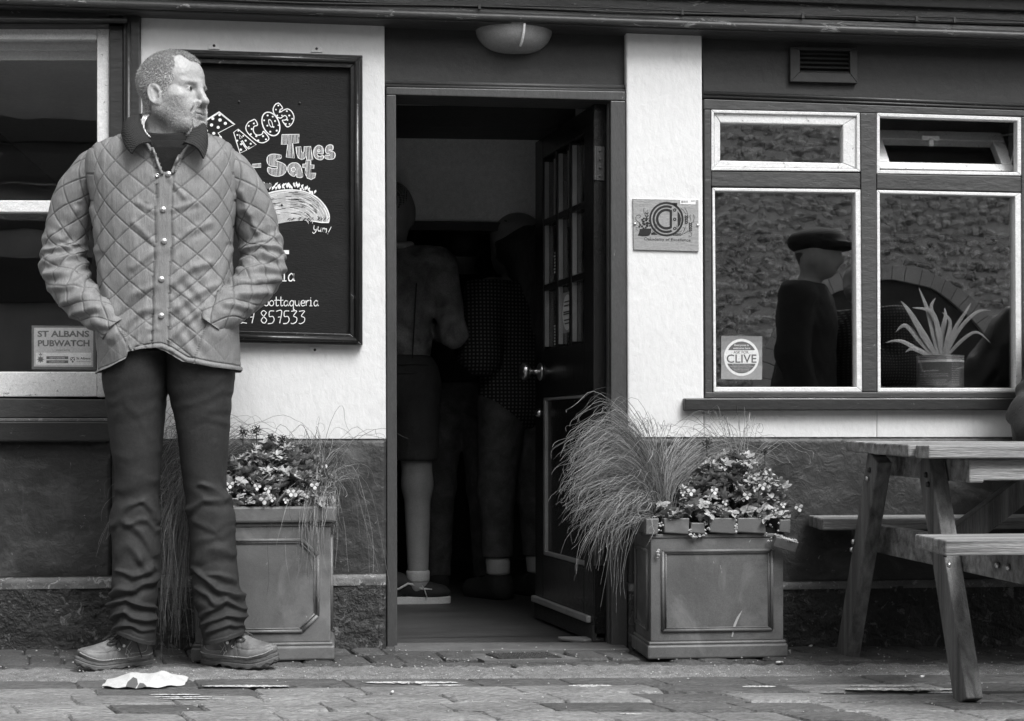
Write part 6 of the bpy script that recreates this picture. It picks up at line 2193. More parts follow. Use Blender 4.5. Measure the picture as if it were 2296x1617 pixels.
def grass(name, label, base, specs, m, seed, group=None, width=.00075):
    """specs: (count, (tip px, tip py, tip Y), spread(x,y px), apex lift m, root radius)"""
    r = random.Random(seed)
    root = empty(name, base, label, 'grass', group)
    V_, F_, TN = [], [], []
    for n, tip, spr, lift, rr, over in specs:
        for _ in range(n):
            b = Vector((base[0] + r.gauss(0, rr), base[1] + r.gauss(0, rr * .6), base[2] + .0))
            tp = P(tip[0] + r.gauss(0, spr[0]), tip[1] + r.gauss(0, spr[1]), tip[2] + r.gauss(0, .05))
            if tp.y > -.035: tp.y = -.035 - r.random() * .04
            k = r.uniform(.72, 1.15)
            top = Vector((b.x + (tp.x - b.x) * over * r.uniform(.8, 1.15), b.y + (tp.y - b.y) * .5, max(b.z, tp.z) + lift * k))
            ctrl = [b, b + Vector(((top.x - b.x) * .22, (top.y - b.y) * .2, (top.z - b.z) * .62)), top, Vector((tp.x + (top.x - tp.x) * .25, tp.y, tp.z + (top.z - tp.z) * .55)), tp]
            C = catmull([tuple(q) for q in ctrl], 17)
            wob = np.array([[sin(i * .9 + _) * .0035 * i / 16, cos(i * 1.1 + _ * 2) * .003 * i / 16, sin(i * 1.3 + _ * 3) * .0025 * i / 16] for i in range(17)]) * r.uniform(.4, 4.0)
            C = C + wob
            n0 = len(V_)
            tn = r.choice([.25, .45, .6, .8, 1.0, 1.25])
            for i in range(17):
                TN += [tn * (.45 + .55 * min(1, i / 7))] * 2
                T = C[min(i + 1, 16)] - C[max(0, i - 1)]
                sd_ = np.cross(T, [.2, 1, .1]); sd_ /= np.linalg.norm(sd_) + 1e-9
                wv = width * (1 - .55 * i / 16)
                V_ += [C[i] - sd_ * wv, C[i] + sd_ * wv]
            F_ += [(n0 + 2 * i, n0 + 2 * i + 1, n0 + 2 * i + 3, n0 + 2 * i + 2) for i in range(16)]
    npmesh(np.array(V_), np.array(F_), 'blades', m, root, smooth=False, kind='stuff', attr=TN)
    return root
rb = P(1478, 1168, -.20)
grass('ornamental_grass', 'dry fountain grass arching left out of the broken planter', (rb.x, -.20, zr_ - .05), [
    (300, (1292, 1100, -.20), (20, 55), .085, .018, .55), (280, (1310, 1035, -.18), (28, 40), .060, .018, .6), (170, (1345, 1140, -.22), (35, 40), .05, .018, .55),
    (150, (1400, 1150, -.24), (35, 40), .05, .016, .5), (60, (1325, 1210, -.24), (22, 50), .11, .014, .5), (14, (1380, 1320, -.26), (15, 60), .13, .012, .5),
    (130, (1600, 1020, -.10), (60, 22), .030, .02, .6), (40, (1690, 1060, -.10), (30, 30), .05, .02, .55), (40, (1400, 960, -.14), (60, 14), .02, .016, .7)], GRASSM, 3)
rs = P(1660, 1100, -.15)
grass('ornamental_grass', 'few long wiry grass stems rising behind the shrub in the broken planter', (rs.x, -.13, zr_ - .05), [
    (16, (1640, 950, -.12), (50, 20), .03, .02, .8), (8, (1790, 1030, -.12), (20, 15), .06, .02, .6), (14, (1570, 950, -.12), (50, 20), .02, .02, .6)], GRASSM, 4)
lb = P(425, 1140, -.16)
grass('ornamental_grass', 'dry grass hanging behind the legs of the standing man', (lb.x + .03, -.18, zl_ - .04), [
    (330, (385, 1250, -.22), (22, 90), .10, .02, .55), (200, (372, 1120, -.20), (20, 60), .10, .02, .6), (120, (395, 1370, -.24), (18, 50), .12, .016, .55), (70, (400, 1000, -.15), (30, 30), .04, .02, .5),
    (12, (240, 1180, -.2), (14, 50), .12, .02, .6), (110, (470, 1000, -.12), (50, 20), .03, .02, .5), (60, (560, 990, -.12), (60, 15), .03, .02, .6)], GRASSM, 5)
lb2 = P(712, 1100, -.2)
grass('ornamental_grass', 'loose dry grass spilling over the right corner of the planter behind the man', (lb2.x, -.16, zl_ - .04), [
    (80, (700, 1270, -.315), (14, 50), .09, .014, .9), (50, (730, 1130, -.31), (14, 30), .07, .014, .8), (60, (690, 1020, -.15), (40, 25), .03, .02, .6), (22, (790, 1080, -.12), (30, 50), .09, .02, .6),
    (8, (840, 1290, -.15), (25, 60), .16, .02, .6), (14, (640, 1240, -.315), (50, 60), .10, .03, .5), (26, (745, 1180, -.25), (12, 40), .10, .014, .8), (7, (850, 1000, -.1), (40, 15), .04, .02, .6)], GRASSM, 6)

def rosette_mesh(nm, nleaf, L, W, m, up=.35, seed=1, tip=2.0):
    r = random.Random(seed)
    mb = MB()
    for k_ in range(nleaf):
        a = 2 * pi * k_ / nleaf * 1.0 + r.uniform(-.3, .3) + (k_ % 2) * .4
        el = up + r.uniform(-.3, .45)
        ll = L * r.uniform(.7, 1.15)
        dx, dy, dz = cos(a) * cos(el), sin(a) * cos(el), sin(el)
        sx_, sy_ = -sin(a), cos(a)
        n0 = len(mb.v)
        segs = 5
        for i in range(segs + 1):
            t = i / segs
            wv = W * (sin(pi * min(1, t * .92 + .06)) ** .8)
            dr = -.25 * ll * t * t
            c = Vector((dx * ll * t, dy * ll * t, dz * ll * t + dr))
            mb.v += [tuple(c + Vector((sx_, sy_, .12)) * wv), tuple(c + Vector((0, 0, -wv * .35))), tuple(c - Vector((sx_, sy_, -.12)) * wv)]
        for i in range(segs):
            b = n0 + i * 3
            mb.f += [(b, b + 1, b + 4, b + 3), (b + 1, b + 2, b + 5, b + 4)]
    me = bpy.data.meshes.new(nm)
    me.from_pydata(mb.v, [], mb.f)
    me.materials.append(m)
    for p in me.polygons: p.use_smooth = True
    return me
ROS = [rosette_mesh('leaf_rosette', 11, .030, .0058, LEAF1, .45, k_) for k_ in range(5)]
PAN = [rosette_mesh('leaf_cluster', 6, .022, .0085, LEAF2, .15, 20 + k_) for k_ in range(5)]
def flower_mesh(seed):
    r = random.Random(seed)
    me = bpy.data.meshes.new('flower')
    vs, fs, mi_ = [], [], []
    for k_, (a, L, W, dk) in enumerate([(90 + 28, .0115, .0065, 1), (90 - 28, .0115, .0065, 1), (180 - 8, .0115, .0075, 0), (8, .0115, .0075, 0), (-90, .0125, .0085, 0)]):
        a = rad(a)
        n0 = len(vs)
        y_ = -.001 * (k_ > 1) - .0006 * k_
        vs.append((0, y_, 0))
        for i in range(9):
            b = -1 + 2 * i / 8
            rr = L * (1 - .35 * b * b)
            vs.append((cos(a + b * .62) * rr, y_ - .001 - .002 * (1 - abs(b)), sin(a + b * .62) * rr))
        for i in range(8): fs.append((n0, n0 + 1 + i, n0 + 2 + i)); mi_.append(dk)
    n0 = len(vs)
    for i in range(6): vs.append((cos(i * pi / 3) * .0022, -.0052, sin(i * pi / 3) * .0022))
    fs.append(tuple(range(n0, n0 + 6))); mi_.append(1)
    me.from_pydata(vs, [], fs)
    me.materials.append(PETW); me.materials.append(PETD)
    me.polygons.foreach_set('material_index', mi_)
    return me
FLO = [flower_mesh(k_) for k_ in range(3)]
def inst(me, nm, parent, loc, rot, sc):
    o = bpy.data.objects.new(nm, me)
    COL.objects.link(o)
    o.parent = parent
    o.location = Vector(loc) - WL[parent]
    o.rotation_euler = rot
    o.scale = (sc,) * 3
    return o
def shrub(label, box, zb, n, seed, heads):
    r = random.Random(seed)
    x0, x1, y0, y1 = box
    e = empty('shrub', ((x0 + x1) / 2, (y0 + y1) / 2, zb), label, 'shrub')
    st_ = MB()
    cx_, cy_ = (x0 + x1) / 2, (y0 + y1) / 2
    for i in range(n):
        u, v = r.uniform(-1, 1), r.uniform(-1, 1)
        while u * u + v * v > 1: u, v = r.uniform(-1, 1), r.uniform(-1, 1)
        hgt = H_SH * math.sqrt(max(.02, 1 - (u * u + v * v) * .85)) * r.choice([1, 1, .85, .7, .55])
        p = (cx_ + u * (x1 - x0) / 2, cy_ + v * (y1 - y0) / 2, zb + hgt * r.uniform(.86, 1.05))
        inst(r.choice(ROS), 'leaf_rosette', e, p, (r.uniform(-.5, .2) - .25, u * .6 + r.uniform(-.3, .3), r.uniform(0, 6.28)), r.uniform(.75, 1.2))
        if i % 3 == 0: st_.tube([(cx_ + u * .03, cy_, zb - .02), (cx_ + u * (x1 - x0) * .35, cy_ + v * .05, zb + hgt * .55), p], .0016, 5)
    st_.build('stem', STEMM, e, kind='stuff')
    for (px, py) in heads:
        mb = MB()
        c = P(px, py, cy_ - .02)
        for k_ in range(70):
            d_ = Vector((r.gauss(0, 1), r.gauss(0, 1), r.gauss(0, .9))).normalized() * r.uniform(.004, .017)
            s = r.uniform(.0014, .003)
            mb.lathe([(.0001, s), (s, 0), (.0001, -s)], tuple(c + d_), n=4)
        mb.tube([c, c - Vector((0, 0, .045))], .0016, 5)
        mb.build('seed_head', SEEDM, e)
    return e
H_SH = .20
mxL = P(590, 1100, -.17)
shrub('dark leafy shrub with seed heads in the planter behind the man', (P(495, 0, -.17).x, P(745, 0, -.17).x, -.28, -.07), zl_ - .02, 296, 11, [(545, 968), (575, 965), (608, 982), (633, 985), (680, 1005)])
H_SH = .20
shrub('dark leafy shrub in the broken planter right of the door', (P(1495, 0, -.16).x, P(1765, 0, -.16).x, -.27, -.05), zr_ - .02, 296, 12, [(1715, 1012), (1655, 1018), (1585, 992)])
def pansies(label, xa, xb, ya, yb, zb, n, seed, flw):
    r = random.Random(seed)
    e = empty('pansy_plant', ((xa + xb) / 2, (ya + yb) / 2, zb), label, 'flowers')
    for i in range(n):
        p = (r.uniform(xa, xb), r.uniform(ya, yb), zb + abs(r.gauss(0, .022)) - .004)
        inst(r.choice(PAN), 'leaf_cluster', e, p, (r.uniform(-.6, .1) - .3, r.uniform(-.4, .4), r.uniform(0, 6.28)), r.uniform(.75, 1.25))
    mb = MB()
    for px, py, dark in flw:
        c = P(px, py, ya - .012)
        inst(r.choice(FLO), 'flower', e, c, (r.uniform(-.25, .2), r.uniform(-.3, .3), r.uniform(-.4, .4)), r.uniform(.9, 1.15) * (1.1 if not dark else .8))
        mb.tube([c + Vector((0, .002, 0)), c + Vector((r.uniform(-.01, .01), .012, -.02)), (c.x, c.y + .03, zb - .01)], .0009, 4)
    mb.build('flower_stem', STEMM, e, kind='stuff')
pansies('pansies with white and dark petals along the front of the planter behind the man', L0_ + .06, L1_ - .01, -.305, -.20, zl_ + .005, 110, 21,
        [(515, 1086, 0), (576, 1091, 0), (601, 1096, 0), (652, 1103, 0), (665, 1103, 0), (705, 1088, 0), (593, 1119, 0), (612, 1118, 1), (688, 1108, 1), (640, 1122, 1)])
pansies('pansies with pale flowers trailing over the broken planter rim', R0_ + .03, R1_ + .01, -.305, -.19, zr_ + .005, 120, 22,
        [(1548, 1101, 0), (1600, 1100, 0), (1676, 1110, 0), (1708, 1088, 0), (1693, 1095, 1), (1755, 1132, 1), (1790, 1137, 0), (1530, 1105, 1), (1625, 1125, 1), (1740, 1140, 1)])

# ---------------------------------------------------------------- picnic table
WOODT = mat('weathered_bench_wood', .22, .6, .8, 12, .6, 90, stretch=(.12, 3, 3), spec=.3, fine=.35, dirt=(4, .66, .40, .3))
WOODE = mat('board_end_grain', .20, .8, .35, 40, .5, 90, fine=.3)
WOODD = mat('dark_stained_leg', .12, .55, .7, 14, .5, 90, stretch=(3, 3, .12), spec=.35, fine=.3)
tb = empty('picnic_table', (1.9, -.66, gz(1.9)), 'weathered wooden picnic table with attached benches at the right', 'table')
def plank(nm, xa, xb, y0, y1, z0, z1, tilt=0, par=tb, m=WOODT, skew=0):
    mb = MB()
    mb.hexa([(xa, y0, z0), (xb, y0, z0 + tilt), (xb, y1, z0 + tilt), (xa + skew, y1, z0), (xa, y0, z1), (xb, y0, z1 + tilt), (xb, y1, z1 + tilt), (xa + skew, y1, z1)])
    return mb.build(nm, m, par, bevel=.004)
nb_ = 7
ya, yb = -1.02, -.33
xe = 3.05
for i in range(nb_):
    a = ya + (yb - ya) * i / nb_
    b = ya + (yb - ya) * (i + 1) / nb_ - .005
    f = (i + .5) / nb_
    xs_ = 1.487 + .034 * f + (.018 if i == 0 else 0) - .004 * (i % 2)
    z_ = .640 + .010 * f
    plank('top_board', xs_, xe, a, b, z_ - .032 + random.uniform(-.001, .001), z_ + random.uniform(-.001, .001), tilt=-.004)
for (y0_, y1_, zt_, xs_, nm) in ((-1.36, -1.12, .421, 1.412, 'near'), (-.235, -.03, .408, 1.482, 'far')):
    for i in range(3):
        a = y0_ + (y1_ - y0_) * i / 3
        b = y0_ + (y1_ - y0_) * (i + 1) / 3 - .005
        plank('seat_board', xs_ + .008 * i, xe, a, b, zt_ - .036, zt_ + random.uniform(-.001, .001))
def beam(nm, a, b, wx, wz, m, par=tb, bev=.004):
    """bar of section wx (along X) by wz between two points in a plane of constant X"""
    a, b = Vector(a), Vector(b)
    d = (b - a).normalized()
    n = d.cross(Vector((1, 0, 0))).normalized()
    h = Vector((wx / 2, 0, 0))
    mb = MB()
    c = []
    for p in (a, b):
        c += [p - h - n * wz / 2, p + h - n * wz / 2, p + h + n * wz / 2, p - h + n * wz / 2]
    mb.hexa([tuple(v) for v in c])
    return mb.build(nm, m, par, bevel=bev)
LX = 1.60
nl = (LX + .008, -1.095, gz(LX) + .0)
for X_, nmx in ((LX, 0), (2.75, 1)):
    beam('leg', (X_ + .0, -1.055, gz(X_)), (X_ - .0, -.80, .606), .045, .088, WOODD)
    beam('leg', (X_ - .04, -.235, gz(X_)), (X_ - .04, -.52, .606), .045, .088, WOODD)
    beam('cross_rail', (X_ + .045, -1.32, .352), (X_ + .045, -.08, .350), .04, .085, WOODT)
    beam('top_bearer', (X_ + .045, -1.0, .575), (X_ + .045, -.36, .578), .04, .062, WOODT)
    for (y_, z_) in ((-.83, .56), (-.845, .535), (-.50, .565), (-.485, .54), (-.965, .355), (-.99, .33), (-.36, .345), (-.345, .32), (-.66, .355), (-1.18, .345), (-1.24, .345)):
        mb = MB()
        xo = X_ - .024 if not (-.7 < y_ < -.6 or y_ < -1.1) else X_ + .022
        if y_ > -.6: xo -= .04
        mb.tube([(xo, y_, z_), (xo - .006, y_, z_)], [.0085, .006], 10)
        mb.build('bolt', METAL if y_ > -.5 or random.random() < .5 else IRON, tb, smooth=True)
# diagonal braces from the crossbar up to the middle of the top
mb = MB()
c = [(1.665, .375), (1.715, .320), (2.055, .575), (1.985, .605)]
mb.prism([(x, z) for x, z in c], -.70, -.655)
mb.build('brace', WOODD, tb, bevel=.003)
mb = MB(); mb.box(1.63, -1.0, .55, 1.79, -.92, .606); mb.build('bearer_block', WOODT, tb, bevel=.004)
mb = MB(); mb.box(2.2, -1.0, .565, 2.26, -.36, .606); mb.build('bearer', WOODT, tb, bevel=.004)

# ---------------------------------------------------------------- people built from one continuous surface each
def figure(label, loc, heading, bones, clothes, h=.009, group=None):
    e = empty('person', loc, label, 'person', group)
    ca, sa = cos(heading), sin(heading)
    def w_(V_):
        return np.c_[loc[0] + V_[:, 0] * ca - V_[:, 1] * sa, loc[1] + V_[:, 0] * sa + V_[:, 1] * ca, loc[2] + V_[:, 2]]
    def mk(prims, grow, k, zlo=-9, zhi=9, noise_=0):
        def f(p):
            d = None
            for pr_ in prims:
                q_ = ell(p, pr_[1], pr_[2]) if pr_[0] == 'e' else cone(p, *pr_[1:])
                d = q_ if d is None else smin(d, q_, k)
            d = d - grow
            if noise_: 
                d = d + noise_ * np.sin(p[..., 2] * 55 + np.sin(p[..., 0] * 40) * 2) * np.sin(p[..., 0] * 37 + p[..., 1] * 31)
            if zlo > -9: d = smax(d, zlo - p[..., 2], .006)
            if zhi < 9: d = smax(d, p[..., 2] - zhi, .006)
            return d
        lo, hi = np.array([9, 9, 9.]), -np.array([9, 9, 9.])
        for pr_ in prims:
            if pr_[0] == 'e': a, b = np.array(pr_[1]) - pr_[2], np.array(pr_[1]) + pr_[2]
            else:
                rr = max(pr_[3], pr_[4]); a, b = np.minimum(pr_[1], pr_[2]) - rr, np.maximum(pr_[1], pr_[2]) + rr
            lo, hi = np.minimum(lo, a), np.maximum(hi, b)
        lo, hi = lo - grow - .03, hi + grow + .03
        lo[2], hi[2] = max(lo[2], zlo - .03), min(hi[2], zhi + .03)
        return surfnet(f, lo, hi, h)
    allp = [p for k_ in bones.values() for p in k_]
    V_, F_ = mk(allp, 0, .035)
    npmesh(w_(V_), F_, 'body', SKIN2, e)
    for nm, keys, grow, m, zlo, zhi, nz in clothes:
        pr_all = [p for k_ in keys for p in bones[k_]]
        for grp in ([[p for p in pr_all if p[1][0] < 0], [p for p in pr_all if p[1][0] > 0]] if nm in ('sock', 'shoe', 'boot') else [pr_all]):
            V_, F_ = mk(grp, grow, .03, zlo, zhi, nz)
            npmesh(w_(V_), F_, nm, m, e)
    return e
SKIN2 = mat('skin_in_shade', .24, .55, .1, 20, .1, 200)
DENIM = mat('denim_jacket', .17, .8, .7, 12, .4, 120, fine=.3)
DARKC = mat('dark_shorts_cloth', .035, .85, .3, 10, .3, 90)
JEAN2 = mat('faded_jeans', .07, .85, .6, 14, .4, 100, fine=.3)
BLACKC = mat('black_coat_cloth', .012, .85, .3, 10, .3, 90)
HAIR2 = mat('brown_hair', .035, .5, .5, 60, .4, 120, stretch=(3, 3, .4))
RUBW = mat('white_shoe_rubber', .5, .6, .1, 10, .1)
CANV = mat('black_canvas_shoe', .02, .8, .2, 20, .2)
SOCK = mat('pale_sock', .40, .9, .1, 20, .3, 150)
def plaidmat():
    m = mat('checked_coat', .012, .9, .2, 10, .2, 90)
    t = m.node_tree; N_, L_ = t.nodes, t.links
    b = N_['Principled BSDF']
    tc = N_.new('ShaderNodeTexCoord')
    ck = []
    for d_ in ('X', 'Z'):
        wv = N_.new('ShaderNodeTexWave'); wv.bands_direction = d_; wv.inputs['Scale'].default_value = 21; L_.new(tc.outputs['Object'], wv.inputs['Vector'])
        g_ = N_.new('ShaderNodeMath'); g_.operation = 'GREATER_THAN'; g_.inputs[1].default_value = .52; L_.new(wv.outputs['Fac'], g_.inputs[0]); ck.append(g_.outputs[0])
    mu = N_.new('ShaderNodeMath'); mu.operation = 'MULTIPLY'; L_.new(ck[0], mu.inputs[0]); L_.new(ck[1], mu.inputs[1])
    mr = N_.new('ShaderNodeMapRange'); mr.inputs[3].default_value = .012; mr.inputs[4].default_value = .13; L_.new(mu.outputs[0], mr.inputs[0])
    cb_ = N_.new('ShaderNodeCombineColor')
    for i in range(3): L_.new(mr.outputs[0], cb_.inputs[i])
    L_.new(cb_.outputs[0], b.inputs['Base Color'])
    return m
PLAID = plaidmat()
def skel(hh=1.7, arm='front', stoop=0.0, stride=.0):
    s = hh / 1.7
    S_ = lambda *a: tuple(v * s for v in a)
    B = {'head': [('e', np.array(S_(0, .02 + stoop, 1.585)), np.array(S_(.075, .095, .105))), ('e', np.array(S_(0, .06 + stoop, 1.53)), np.array(S_(.05, .05, .06))), ('c', S_(0, .0 + stoop * .6, 1.50), S_(0, -.01, 1.38), .055, .062), ('c', S_(0, .098 + stoop, 1.585), S_(0, .128 + stoop, 1.555), .012, .015), ('e', np.array(S_(-.077, .005 + stoop, 1.57)), np.array(S_(.010, .020, .032))), ('e', np.array(S_(.077, .005 + stoop, 1.57)), np.array(S_(.010, .020, .032)))],
         'torso': [('e', np.array(S_(0, 0, 1.25)), np.array(S_(.175, .115, .20))), ('e', np.array(S_(0, 0, 1.05)), np.array(S_(.150, .11, .17))), ('c', S_(-.15, -.01, 1.385), S_(.15, -.01, 1.385), .055, .055)],
         'hips': [('e', np.array(S_(0, -.01, .92)), np.array(S_(.165, .12, .13)))],
         'legs': [('c', S_(-.09, 0, .88), S_(-.10, .01 + stride, .48), .085, .058), ('c', S_(-.10, .01 + stride, .48), S_(-.105, -.01 + stride, .09), .056, .040), ('c', S_(.09, 0, .88), S_(.10, .01 - stride, .48), .085, .058), ('c', S_(.10, .01 - stride, .48), S_(.105, -.01 - stride, .09), .056, .040)],
         'feet': [('c', S_(-.105, -.03 + stride, .045), S_(-.12, .15 + stride, .035), .040, .034), ('c', S_(.105, -.03 - stride, .045), S_(.12, .15 - stride, .035), .040, .034)]}
    if arm == 'front':
        B['arms'] = [('c', S_(-.20, -.01, 1.37), S_(-.25, -.04, 1.09), .054, .044), ('c', S_(-.25, -.04, 1.09), S_(-.14, .17, 1.12), .042, .030), ('c', S_(.20, -.01, 1.37), S_(.25, -.04, 1.09), .054, .044), ('c', S_(.25, -.04, 1.09), S_(.14, .17, 1.12), .042, .030)]
    else:
        B['arms'] = [('c', S_(-.20, 0, 1.37), S_(-.24, -.02, 1.08), .054, .044), ('c', S_(-.24, -.02, 1.08), S_(-.22, .05, .84), .042, .032), ('c', S_(.20, 0, 1.37), S_(.24, -.02, 1.08), .054, .044), ('c', S_(.24, -.02, 1.08), S_(.22, .05, .84), .042, .032)]
    B['hair'] = [('e', np.array(S_(0, -.0 + stoop, 1.605)), np.array(S_(.080, .098, .098)))]
    return B
gi = -.004 + gz(.5)
# man in denim jacket, half hidden by the left jamb
pA = P(880, 1340, 1.3)
B = skel(1.68, 'front', .02)
B['feet'] = [('c', (-.105, -.01, .06), (-.105, .01, .05), .03, .03), ('c', (.105, -.01, .06), (.105, .01, .05), .03, .03)]
B['hair'] = [('e', np.array((0, .0, 1.60)), np.array((.079, .094, .088)))]
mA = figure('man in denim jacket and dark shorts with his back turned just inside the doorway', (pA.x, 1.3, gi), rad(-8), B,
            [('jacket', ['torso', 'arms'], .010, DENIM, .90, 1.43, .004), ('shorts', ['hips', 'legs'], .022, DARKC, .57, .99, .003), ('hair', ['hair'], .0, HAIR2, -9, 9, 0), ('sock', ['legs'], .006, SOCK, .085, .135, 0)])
mb = MB()
for z_ in (.915, .950):
    mb.tube([(pA.x + (.150 + .028) * cos(a), 1.3 - .012 + (.125 + .02) * sin(a), gi + z_) for a in np.linspace(-pi, 0, 18)], .0035, 6)
mb.tube([(pA.x + .17 * cos(a), 1.3 + .02 + .135 * sin(a), gi + 1.27) for a in np.linspace(-2.6, -.45, 14)], .0028, 6)
for sx_ in (-.07, .09): mb.tube([(pA.x + sx_, 1.3 - .118, gi + 1.27), (pA.x + sx_ * .9, 1.3 - .128, gi + 1.1), (pA.x + sx_ * .8, 1.3 - .125, gi + .95)], .0025, 6)
mb.build('seam', DARKC, mA, smooth=True, kind='stuff')
mb = MB(); mb.tube([(pA.x + .075 * cos(a), 1.3 - .005 + .075 * sin(a), gi + 1.435 + .012 * sin(a)) for a in np.linspace(-pi, pi, 22)], .014, 8)
mb.build('fleece_collar', mat('fleece_collar', .40, .95, .3, 40, .6, 120), mA, smooth=True)

# his canvas shoe
def skateshoe(cx_, cy_, hd, par, z0_):
    c_, s_ = cos(hd), sin(hd)
    T_ = lambda V_: np.c_[cx_ + V_[:, 0] * c_ - V_[:, 1] * s_, cy_ + V_[:, 0] * s_ + V_[:, 1] * c_, z0_ + V_[:, 2]]
    f = lambda p: smax(smin(smin(ell(p, (.20, 0, .045), (.075, .046, .034)), cone(p, (.17, 0, .05), (.06, 0, .085), .036, .042), .03), ell(p, (.03, 0, .05), (.05, .036, .06)), .02), .024 - p[..., 2], .004)
    V_, F_ = surfnet(f, (-.04, -.07, .0), (.29, .07, .14), .004)
    so = npmesh(T_(V_), F_, 'shoe', CANV, par)
    mb = MB()
    ring = [(.125 + .15 * spow(cos(a), .9), .045 * spow(sin(a), .75) * (1 if cos(a) < .3 else 1)) for a in np.linspace(0, 2 * pi, 41)[:-1]]
    vs = [(x_, y_, z_) for z_ in (0, .028) for x_, y_ in ring]
    mb.add([tuple(v) for v in T_(np.array(vs))], [(i, (i + 1) % 40, 40 + (i + 1) % 40, 40 + i) for i in range(40)] + [tuple(range(39, -1, -1)), tuple(range(40, 80))])
    mb.build('sole', RUBW, so, bevel=.002)
    mb = MB()
    for sg in (-1,):
        pts = [(.02, sg * .040, .050), (.07, sg * .0405, .062), (.105, sg * .042, .082), (.125, sg * .041, .078), (.16, sg * .043, .062), (.20, sg * .040, .058)]
        mb.tube([tuple(v) for v in T_(np.array(pts))], .0048, 6)
    mb.build('side_stripe', RUBW, so, smooth=True)
    mb = MB(); mb.tube([tuple(v) for v in T_(np.array([(.12, .0, .09), (.15, -.035, .09), (.17, -.052, .06), (.18, -.054, .03)]))], .0025, 5); mb.build('lace', RUBW, so, smooth=True)
sp = P(900, 1352, 1.12)
skateshoe(P(1008, 0, 1.27).x - .27, 1.29, rad(-3), mA, gi)
skateshoe(pA.x - .16, 1.33, rad(60), mA, gi)
# person in dark jeans and black top between
pB = P(1035, 1320, 1.75)
figure('dark figure in faded jeans standing deep inside the doorway', (pB.x, 1.75, gi), rad(5), skel(1.6, 'front', .03, .04),
       [('top', ['torso', 'arms'], .03, BLACKC, .80, 1.36, .003), ('trousers', ['hips', 'legs'], .016, JEAN2, .06, .9, .003), ('hair', ['hair'], .012, HAIR2, -9, 9, 0), ('shoe', ['feet'], .008, CANV, -9, 9, 0)])
# person with long hair in a checked coat near the door edge
pC = P(1160, 1330, 1.45)
B = skel(1.55, 'front', .03, .02)
B['hair'] = [('e', np.array((0, .0, 1.462)), np.array((.088, .105, .105))), ('c', (0, -.055, 1.45), (0, -.085, 1.12), .085, .055)]
B['beanie'] = [('e', np.array((0, .01, 1.51)), np.array((.098, .115, .085)))]
figure('person with long hair in a checked coat beside the open door', (pC.x, 1.45, gi), rad(35), B,
       [('coat', ['torso', 'arms', 'hips'], .034, PLAID, .60, 1.30, .002), ('trousers', ['hips', 'legs'], .018, JEAN2, .17, .9, .002), ('hair', ['hair'], .012, HAIR2, -9, 9, .004), ('hat', ['beanie'], .0, BLACKC, 1.47, 9, .002), ('boot', ['feet', 'legs'], .013, CANV, -9, .10, 0), ('sock', ['legs'], .008, SOCK, .10, .17, 0)])
# two people on the pavement outside the picture, mirrored by the window
def VP(px, d): 
    p = P(px, 970, d); return (p.x, -d, gz(p.x))
x_, y_, z_ = VP(1815, 2.7)
B = skel(1.72, 'side', .05)
B['hat'] = [('e', np.array((0, .05, 1.675)), np.array((.112, .135, .055))), ('e', np.array((0, .165, 1.645)), np.array((.08, .065, .014)))]
figure('man in dark coat and flat cap, mirrored in the window left of the mullion', (x_, y_, z_), rad(-60), B,
       [('coat', ['torso', 'arms', 'hips'], .04, BLACKC, .5, 1.46, .002), ('trousers', ['hips', 'legs'], .02, DARKC, .06, .9, .002), ('hair', ['hair'], .005, HAIR2, -9, 1.66, .003), ('cap', ['hat'], .012, BLACKC, -9, 9, 0), ('shoe', ['feet'], .01, CANV, -9, 9, 0)])
x_, y_, z_ = VP(1945, 2.9)
figure('woman in checked coat, mirrored in the window beside the mullion', (x_, y_, z_), rad(60), skel(1.6, 'front', .02),
       [('coat', ['torso', 'arms', 'hips'], .035, PLAID, .5, 1.36, .002), ('trousers', ['hips', 'legs'], .018, DARKC, .06, .9, .002), ('hair', ['hair'], .01, HAIR2, -9, 9, 0), ('shoe', ['feet'], .01, CANV, -9, 9, 0)])
# seated customer cut off by the right edge
sc_ = P(2503, 1160, -.16)
B = {'head': [('e', np.array((0, .03, .83)), np.array((.075, .095, .105))), ('c', (0, .0, .76), (0, -.01, .64), .055, .062)],
     'torso': [('e', np.array((0, 0, .45)), np.array((.19, .13, .22))), ('e', np.array((0, 0, .22)), np.array((.18, .14, .18))), ('c', (-.16, 0, .62), (.16, 0, .62), .06, .06)],
     'arms': [('c', (.205, 0, .60), (.37, .15, .30), .058, .05), ('c', (.37, .15, .30), (.10, .30, .31), .048, .034), ('c', (-.205, 0, .60), (-.26, .14, .34), .058, .05), ('c', (-.26, .14, .34), (-.06, .30, .33), .048, .034)],
     'hips': [('e', np.array((0, .02, .06)), np.array((.18, .15, .12)))],
     'legs': [('c', (.09, .05, .09), (.13, .44, .10), .09, .062), ('c', (.13, .44, .10), (.13, .40, -.33), .058, .042), ('c', (-.09, .05, .09), (-.13, .44, .10), .09, .062), ('c', (-.13, .44, .10), (-.13, .40, -.33), .058, .042)],
     'feet': [('c', (.13, .38, -.375), (.14, .54, -.382), .036, .032), ('c', (-.13, .38, -.375), (-.14, .54, -.382), .036, .032)],
     'hair': [('e', np.array((0, .01, .85)), np.array((.08, .1, .095)))]}
COATG = mat("dark_padded_coat", .04, .55, .25, 8, .5, 30, spec=.4)
figure('seated customer in dark padded coat, elbow on the picnic table at the right edge', (sc_.x + .05, -.16, .412), pi, B,
       [('coat', ['torso', 'arms', 'hips'], .045, COATG, .0, .70, .010), ('trousers', ['hips', 'legs'], .018, COATG, -.31, .16, .003), ('hair', ['hair'], 0, HAIR2, -9, 9, 0), ('shoe', ['feet'], .006, CANV, -9, 9, 0)])

